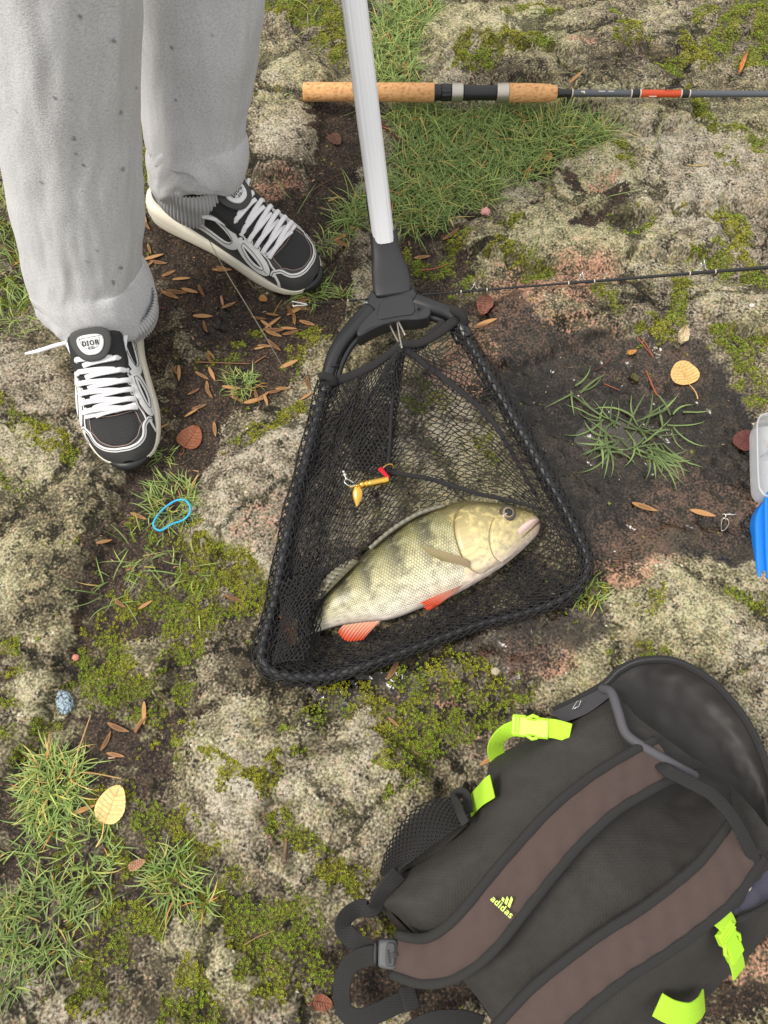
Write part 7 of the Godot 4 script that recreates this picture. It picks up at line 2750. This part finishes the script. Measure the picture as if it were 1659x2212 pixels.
func make_litter():
	# leaves
	leaf("leaf", "large yellow leaf with a long stalk lying on moss beside the bright grass tuft", 241, 1737, deg_to_rad(-72), 0.046, 0.036, lin(232, 196, 132), lin(218, 174, 110), 0.002, 0.026, 0.62, 0.05, "", 0.005, 0.3)
	leaf("leaf", "round tan leaf floating on the wet rock above the puddle, stalk pointing down", 1478, 806, deg_to_rad(-105), 0.040, 0.044, lin(214, 176, 112), lin(160, 112, 70), 0.001, 0.026, 0.70, 0.06, "", 0.003, 0.7)
	leaf("leaf", "crumpled cream leaf on moss above the round tan leaf", 1474, 728, deg_to_rad(-70), 0.027, 0.018, lin(206, 190, 156), lin(190, 170, 130), 0.012, 0.0, 0.6, 0.0, "", 0.003, 0.2)
	leaf("leaf", "rust brown torn leaf on bare soil right of the front sneaker", 413, 945, deg_to_rad(-62), 0.038, 0.036, lin(134, 80, 52), lin(104, 60, 40), 0.003, 0.012, 0.5, 0.10, "", 0.002, 0.3)
	leaf("leaf", "reddish brown leaf just right of the net's head, below the thin rod", 1046, 664, deg_to_rad(100), 0.034, 0.026, lin(134, 88, 72), lin(96, 60, 48), 0.005, 0.0, 0.55, 0.08, "", 0.003, 0.3)
	leaf("leaf", "small oval chestnut brown leaf left of the black webbing strap", 697, 2166, deg_to_rad(8), 0.023, 0.017, lin(134, 82, 60), lin(92, 54, 38), 0.003, 0.005, 0.62, 0.0, "", 0.003, 0.1)
	leaf("leaf", "dark red leaf soaked flat beside the clear plastic tray", 1608, 950, deg_to_rad(-50), 0.036, 0.030, lin(96, 54, 48), lin(60, 36, 34), 0.002, 0.0, 0.55, 0.08, "", 0.002, 0.3)
	leaf("leaf", "small beige pointed leaf among the lower left grass tufts", 297, 1867, deg_to_rad(-25), 0.022, 0.011, lin(180, 140, 110), lin(150, 110, 80), 0.004, 0.0, 0.6, 0.0, "", 0.006, 0.2)
	leaf("leaf", "dark brown leaf lying on soil left of the silver handle", 724, 302, deg_to_rad(60), 0.030, 0.022, lin(96, 66, 52), lin(70, 48, 38), 0.003, 0.0, 0.55, 0.08, "", 0.002, 0.3)
	leaf("leaf", "small olive leaf standing on wet rock left of the round tan leaf", 1370, 818, deg_to_rad(60), 0.016, 0.010, lin(96, 92, 54), lin(80, 76, 40), 0.006, 0.0, 0.6, 0.0, "", 0.002, 0.2)
	leaf("leaf", "orange ochre half leaf at the edge of the grass by the pale rock", 1184, 341, deg_to_rad(-40), 0.018, 0.011, lin(208, 158, 92), lin(170, 120, 66), 0.003, 0.0, 0.6, 0.0, "", 0.003, 0.3)
	leaf("leaf", "small round ochre leaf on soil below the rear sneaker's toe", 569, 646, deg_to_rad(30), 0.014, 0.011, lin(196, 146, 86), lin(160, 110, 60), 0.002, 0.0, 0.6, 0.0, "", 0.002, 0.3)
	leaf("leaf", "small curled ochre leaf on wet rock left of the orange needles", 1363, 763, deg_to_rad(-15), 0.016, 0.008, lin(206, 156, 90), lin(170, 120, 66), 0.006, 0.0, 0.6, 0.0, "", 0.002, 0.2)
	leaf("leaf", "curved orange blade like leaf on moss in the top right corner", 1604, 136, deg_to_rad(-68), 0.050, 0.007, lin(206, 140, 84), lin(170, 110, 60), 0.006, 0.0, 0.6, 0.0, "", 0.004, 0.2)
	# winged seeds: [x, y, angle in degrees, size]
	var kinds := [seed_mesh(lin(158, 116, 72), 0), seed_mesh(lin(176, 132, 84), 1), seed_mesh(lin(132, 94, 58), 2)]
	var spots := [318, 575, -40, 1.0, 332, 556, -20, 1.1, 342, 566, 8, 1.1, 322, 538, 70, 0.9, 312, 470, 70, 0.9, 318, 486, 60, 0.8, 364, 591, -30, 1.0, 392, 603, -5, 1.1, 382, 629, 6, 1.2, 368, 638, 25, 1.1, 410, 628, 16, 1.2, 435, 628, 62, 1.0, 480, 584, 2, 1.1, 415, 505, 2, 1.1, 527, 546, -12, 0.9, 478, 578, 10, 0.7, 438, 683, -4, 1.2, 444, 706, 70, 0.8, 494, 660, -28, 0.9, 480, 650, 75, 0.7, 559, 687, 10, 0.9, 588, 680, 10, 0.8, 590, 698, -42, 1.2, 592, 712, 4, 1.2, 592, 722, 24, 1.1, 575, 700, 40, 0.8, 592, 746, 45, 1.1, 572, 748, 8, 0.8, 560, 752, -8, 0.7, 630, 674, 60, 1.1, 636, 690, 84, 1.1, 642, 670, -30, 1.2, 650, 664, 20, 1.1, 664, 698, 22, 1.1, 624, 710, 6, 1.1, 628, 718, -18, 0.9, 654, 650, -10, 0.9, 625, 786, -18, 1.2, 452, 772, 70, 0.9, 456, 766, 50, 0.8, 387, 806, 84, 1.1, 378, 800, 60, 0.7, 436, 812, 30, 1.0, 458, 808, 64, 1.1, 452, 846, 60, 1.0, 448, 838, 80, 0.9, 500, 838, 8, 1.2, 510, 856, 50, 1.0, 512, 862, 20, 0.9, 548, 866, -14, 1.1, 556, 856, 70, 1.1, 564, 860, -40, 1.0, 574, 864, 70, 1.0, 592, 846, -8, 1.1, 612, 840, 4, 1.0, 414, 892, -36, 1.0, 430, 878, -20, 0.9, 464, 928, 80, 0.9, 352, 922, -35, 0.9, 418, 846, -32, 0.9, 300, 1116, 22, 1.1, 224, 1170, -28, 1.0, 260, 1302, 36, 0.9, 285, 1226, -30, 0.8, 314, 1306, -35, 0.8, 504, 1292, 18, 1.1, 736, 526, 24, 1.2, 738, 512, -30, 0.9, 974, 506, -42, 1.3, 912, 556, -10, 1.2, 720, 430, -28, 0.8, 848, 1444, -62, 1.3, 1392, 1096, 22, 1.3, 662, 856, -32, 0.9, 666, 828, 78, 0.9, 874, 152, 82, 1.3, 1052, 696, -8, 1.2, 1040, 704, -14, 1.0, 888, 690, 4, 0.9, 1518, 1108, 16, 1.2, 256, 1570, 20, 1.3, 305, 1560, -58, 1.2, 312, 1540, 84, 1.1, 228, 1600, -70, 1.1, 250, 1630, 10, 0.9, 1056, 1640, -30, 1.2, 900, 266, 80, 1.1, 850, 1560, 40, 0.8, 1244, 168, -30, 1.0, 870, 268, 70, 1.0, 616, 1838, 86, 1.2, 180, 1750, -20, 1.1]
	var marks_ := [["on bare soil between the two sneakers", 470, 590], ["beside the grey trouser hem", 335, 575], ["under the thin rod's tip ring", 640, 690], ["around the small tuft on bare soil", 530, 850], ["on soil right of the front sneaker", 420, 850], ["on soil below the rear sneaker's toe", 585, 720], ["on dark soil left of the net", 320, 1230], ["beside the net's black head", 860, 560], ["at the grass edge by the cork handle", 885, 240], ["between blue stone and yellow leaf", 265, 1590], ["on the wet rock by the tackle box", 1450, 1100], ["on moss between net and backpack", 930, 1560], ["by the rust brown leaf", 440, 930], ["on pale rock at upper right", 1240, 200], ["below the flat front rock slab", 640, 1840]]
	var list := []
	for i in range(0, spots.size(), 4):
		var best := 0
		for k in marks_.size():
			if Vector2(spots[i] - marks_[k][1], spots[i + 1] - marks_[k][2]).length() < Vector2(spots[i] - marks_[best][1], spots[i + 1] - marks_[best][2]).length(): best = k
		list.append([best, i])
	var order := {}
	for q in list:
		if not order.has(q[0]): order[q[0]] = []
		order[q[0]].append(q[1])
	for k in order:
		var a: Array = order[k]
		a.sort_custom(func(x, y): return spots[x + 1] < spots[y + 1])
		for j in a.size():
			var i: int = a[j]
			var ang: float = spots[i + 2]
			var lie := "lying level" if absf(ang) < 15.0 else "standing upright" if absf(ang) > 65.0 else "slanting down to the right" if ang > 0.0 else "slanting up to the right"
			var nth: String = "only" if a.size() == 1 else "topmost" if j == 0 else "lowest" if j == a.size() - 1 else ["", "second", "third", "fourth", "fifth", "sixth", "seventh", "eighth", "ninth", "tenth", "eleventh", "twelfth", "thirteenth", "fourteenth", "fifteenth"][mini(j, 14)] + " from top"
			var c := atg(spots[i], spots[i + 1], 0.002)
			var o := put("winged_seed", kinds[i / 4 % 3], mats.dry_leaf, null, c)
			var s: float = spots[i + 3] * rng.randf_range(0.70, 0.95)
			var ex := 0.012
			var an := deg_to_rad(ang)
			var dx := Vector3(cos(an), 0, sin(an))
			dx.y = (gy(c.x + dx.x * ex, c.z + dx.z * ex) - gy(c.x - dx.x * ex, c.z - dx.z * ex)) / (2.0 * ex)
			dx = dx.normalized()
			var dz := dx.cross(Vector3(rng.randf_range(-0.3, 0.3), 1, rng.randf_range(-0.3, 0.3))).normalized()
			o.transform = Transform3D(Basis(dx * s, dz.cross(dx) * s, dz * s), c)
			tag(o, "brown winged seed %s, %s %s" % [lie.split(" ")[0] + " " + lie.split(" ")[1], nth, marks_[k][0]], "seed", "brown winged seeds scattered over the soil")
	# needles, twigs, stems
	var needle := lin(158, 86, 54)
	rod_like("pine_needle", "long orange pine needle on moss right of the net's socket", "pine needle", [908, 584, 940, 580, 968, 570], 0.0011, 0.0006, needle)
	rod_like("pine_needle", "pair mate of the orange needles on soil by the rear sneaker, upper one", "pine needle", [494, 541, 512, 556, 535, 563], 0.0009, 0.0005, needle)
	rod_like("pine_needle", "lower orange needle on soil by the rear sneaker's sole", "pine needle", [494, 545, 508, 558, 530, 568], 0.0009, 0.0005, needle)
	rod_like("pine_needle", "orange needle at the right of the trouser hem, lying level", "pine needle", [313, 666, 335, 664, 358, 666], 0.0009, 0.0005, needle)
	rod_like("pine_needle", "upper left one of two orange needles left of the cream leaf", "pine needle", [1376, 728, 1396, 752, 1412, 772], 0.0009, 0.0005, needle)
	rod_like("pine_needle", "right one of two orange needles left of the cream leaf", "pine needle", [1386, 730, 1400, 750, 1412, 772], 0.0009, 0.0005, needle)
	rod_like("pine_needle", "orange needle on wet rock left of the round tan leaf, left of a pair", "pine needle", [1396, 800, 1408, 832, 1418, 854], 0.0009, 0.0005, needle)
	rod_like("pine_needle", "orange needle on wet rock left of the round tan leaf, right of a pair", "pine needle", [1404, 818, 1412, 838, 1421, 855], 0.0009, 0.0005, needle)
	rod_like("pine_needle", "short orange needle between the wet grass and the net's right side", "pine needle", [1305, 829, 1322, 836, 1340, 843], 0.0008, 0.0005, needle)
	rod_like("twig", "thin straight brown twig lying level on the bare soil", "twig", [425, 782, 480, 784, 540, 786], 0.0011, 0.0008, lin(132, 92, 62))
	rod_like("twig", "short brown twig slanting up right above the small grass tuft", "twig", [550, 784, 562, 776, 575, 768], 0.0013, 0.0010, lin(140, 96, 60))
	rod_like("twig", "dark red peeling twig at the left edge of the grass", "twig", [826, 268, 850, 292, 880, 318], 0.0032, 0.0020, lin(92, 48, 46))
	rod_like("twig", "small yellowish twig standing beside the tip of the thin rod", "twig", [590, 680, 600, 662, 609, 648], 0.0011, 0.0008, lin(150, 116, 72))
	rod_like("twig", "thin bent root on soil between rock and silver handle", "twig", [645, 430, 680, 408, 720, 384, 745, 372], 0.0008, 0.0005, lin(112, 84, 62))
	rod_like("twig", "dark red twig on wet rock above the wet grass", "twig", [1282, 800, 1305, 790, 1320, 774], 0.0008, 0.0006, lin(90, 46, 40))
	rod_like("twig", "dry straw coloured stem rising right of the bright grass tuft", "straw", [150, 1680, 168, 1625, 196, 1545], 0.0011, 0.0007, lin(186, 152, 100), "", 0.02)
	rod_like("twig", "dry straw stem lying level right of the bright grass tuft", "straw", [150, 1668, 200, 1670, 262, 1682], 0.0011, 0.0007, lin(186, 146, 96), "", 0.008)
	rod_like("twig", "grey brown splinter of wood on the pale rock beside the front slab", "twig", [614, 1862, 616, 1840, 619, 1818], 0.0032, 0.0022, lin(112, 92, 74))
	rod_like("twig", "brown bark strip slanting on moss below the net's left corner", "twig", [292, 1582, 304, 1564, 318, 1548], 0.0022, 0.0014, lin(132, 92, 66))
	rod_like("twig", "thin dry stem on moss at the lower middle", "twig", [530, 2040, 560, 2022, 595, 2010], 0.0008, 0.0005, lin(150, 120, 80))
	rod_like("twig", "pale straw stem lying across rock at the right, above the thin rod", "straw", [1484, 356, 1508, 358, 1530, 356], 0.0009, 0.0006, lin(186, 160, 96))
	rod_like("straw", "short cut pale green stem on the yellow moss left of the net", "stem", [430, 1330, 431, 1345, 432, 1358], 0.0011, 0.0010, lin(166, 176, 90))
	rod_like("straw", "short yellow stem lying on dark soil left of the net", "stem", [312, 1224, 324, 1225, 336, 1226], 0.0011, 0.0010, lin(170, 160, 70))
	# a blue rubber band dropped on the grass
	var p := pathg([345, 1146, 334, 1140, 332, 1128, 345, 1108, 362, 1092, 384, 1080, 402, 1082, 411, 1096, 408, 1112, 394, 1124, 372, 1132, 356, 1142], 0.012, 5, true)
	var m := new_mb(p[0])
	tube(m, p, 0.0015, 8, true)
	tag(put("rubber_band", m.done(), mats.cyan_rubber, null, p[0]), "bright blue rubber band lying on the small grass tuft", "rubber band")
	# blue grey lump
	var c := atg(139, 1516, 0.004)
	m = new_mb(c)
	var n := FastNoiseLite.new()
	n.frequency = 1.0
	for i in 25:
		var a := PI * i / 24.0
		for k in 40:
			var g := TAU * k / 40.0
			var d := Vector3(cos(g) * sin(a), cos(a), sin(g) * sin(a))
			var r := 1.0 + 0.35 * n.get_noise_3d(d.x * 3.0, d.y * 3.0, d.z * 3.0) + 0.22 * n.get_noise_3d(d.x * 9.0, d.y * 9.0, d.z * 9.0)
			var w := n.get_noise_3d(d.x * 12.0, d.y * 12.0 + 5.0, d.z * 12.0)
			m.vert(c + Vector3(d.x * 0.0105 + d.z * 0.003, d.y * 0.007, d.z * 0.0145) * r, Vector2.ZERO, lin(150, 168, 178) if w > -0.12 else lin(52, 58, 62))
	m.sheet(0, 25, 40, true)
	tag(put("stone", m.done(), mats.painted, null, c), "pale blue stone speckled with black on the rock at left", "stone")
	# small stones
	pebble("small pale beige stone on moss below the net", 1070, 1450, 0.006, lin(176, 164, 140))
	pebble("small pink pebble at the lower left, on moss near the pale stone", 163, 1420, 0.005, lin(196, 128, 110))
	pebble("dark grey pebble in the middle of the grass", 1014, 292, 0.006, lin(96, 98, 98))
	pebble("pink pebble on the pale lichen rock below the grass", 1048, 457, 0.008, lin(206, 150, 140))
	pebble("small white chip of stone on moss at the right edge", 1624, 660, 0.004, lin(210, 204, 196))
	# snap swivel on the rock near the box
	c = atg(1564, 1120, 0.003)
	var t := thing("snap_swivel", "small steel snap swivel on rock left of the blue tackle box lid", "snap swivel", c)
	m = new_mb(c)
	tube(m, pathg([1560, 1112, 1565, 1110, 1568, 1116, 1562, 1120, 1572, 1122, 1574, 1132, 1566, 1144, 1559, 1146, 1558, 1134, 1560, 1120], 0.003, 5), 0.0009, 6)
	put("snap", m.done(), mats.dull_steel, t)
	m = new_mb(c)
	tube(m, pathg([1566, 1112, 1576, 1111, 1582, 1112, 1590, 1111], 0.003, 4), [0.0010, 0.0020, 0.0010, 0.0008], 7)
	put("swivel", m.done(), mats.steel, t)
	# bent wire on the soil by the rear sneaker
	p = pathg([548, 621, 541, 612, 538, 604, 545, 600, 554, 606, 552, 616, 562, 622, 572, 614, 584, 612], 0.002, 5)
	m = new_mb(p[0])
	tube(m, p, 0.0006, 5)
	tag(put("wire", m.done(), mats.dull_steel, null, p[0]), "bent bit of fine grey wire below the rear sneaker's sole", "wire")
	# fishing line hanging through the air beside the legs
	p = path3([452, 520, 0.16, 490, 590, 0.15, 530, 655, 0.14, 575, 730, 0.13, 615, 800, 0.11], 8)
	m = new_mb(p[0])
	tube(m, p, 0.0008, 6)
	tag(put("fishing_line", m.done(), mats.line, null, p[0]), "faint thin fishing line slanting through the air between the two sneakers", "fishing line")
	# standing water in the hollow
	m = new_mb()
	var w0 := atg(1350, 945)
	var lowest := 9.0
	for i in 400:
		var q := Vector2(rng.randf_range(-1, 1), rng.randf_range(-1, 1))
		if q.length() < 1.0: lowest = minf(lowest, gy(w0.x + q.x * 0.07, w0.z + q.y * 0.06))
	var level := lowest + 0.0048
	var ctr := m.vert(Vector3(w0.x, level, w0.z))
	for k in 48:
		var g := TAU * k / 48.0
		m.vert(Vector3(w0.x + cos(g) * 0.17, level, w0.z + sin(g) * 0.14))
	for k in 48: m.tri(ctr, 1 + k, 1 + (k + 1) % 48)
	tag(put("water", m.done(), mats.water), "shallow puddle in the dark hollow", "puddle", "", "structure")

func pebble(label: String, px: float, py: float, r: float, col: Color):
	var c := atg(px, py, r * 0.3)
	var m := new_mb(c)
	var n := FastNoiseLite.new()
	n.seed = int(px)
	n.frequency = 1.0
	for i in 13:
		var a := PI * i / 12.0
		for k in 20:
			var g := TAU * k / 20.0
			var d := Vector3(cos(g) * sin(a), cos(a), sin(g) * sin(a))
			m.vert(c + Vector3(d.x, d.y * 0.6, d.z * 0.8) * r * (1.0 + 0.5 * n.get_noise_3d(d.x * 1.6, d.y * 1.6, d.z * 1.6)), Vector2.ZERO, col * (1.0 + 0.3 * n.get_noise_3d(d.x * 5.0, d.y * 5.0, d.z * 5.0)))
	m.sheet(0, 13, 20, true)
	tag(put("stone", m.done(), mats.painted, null, c), label, "stone")
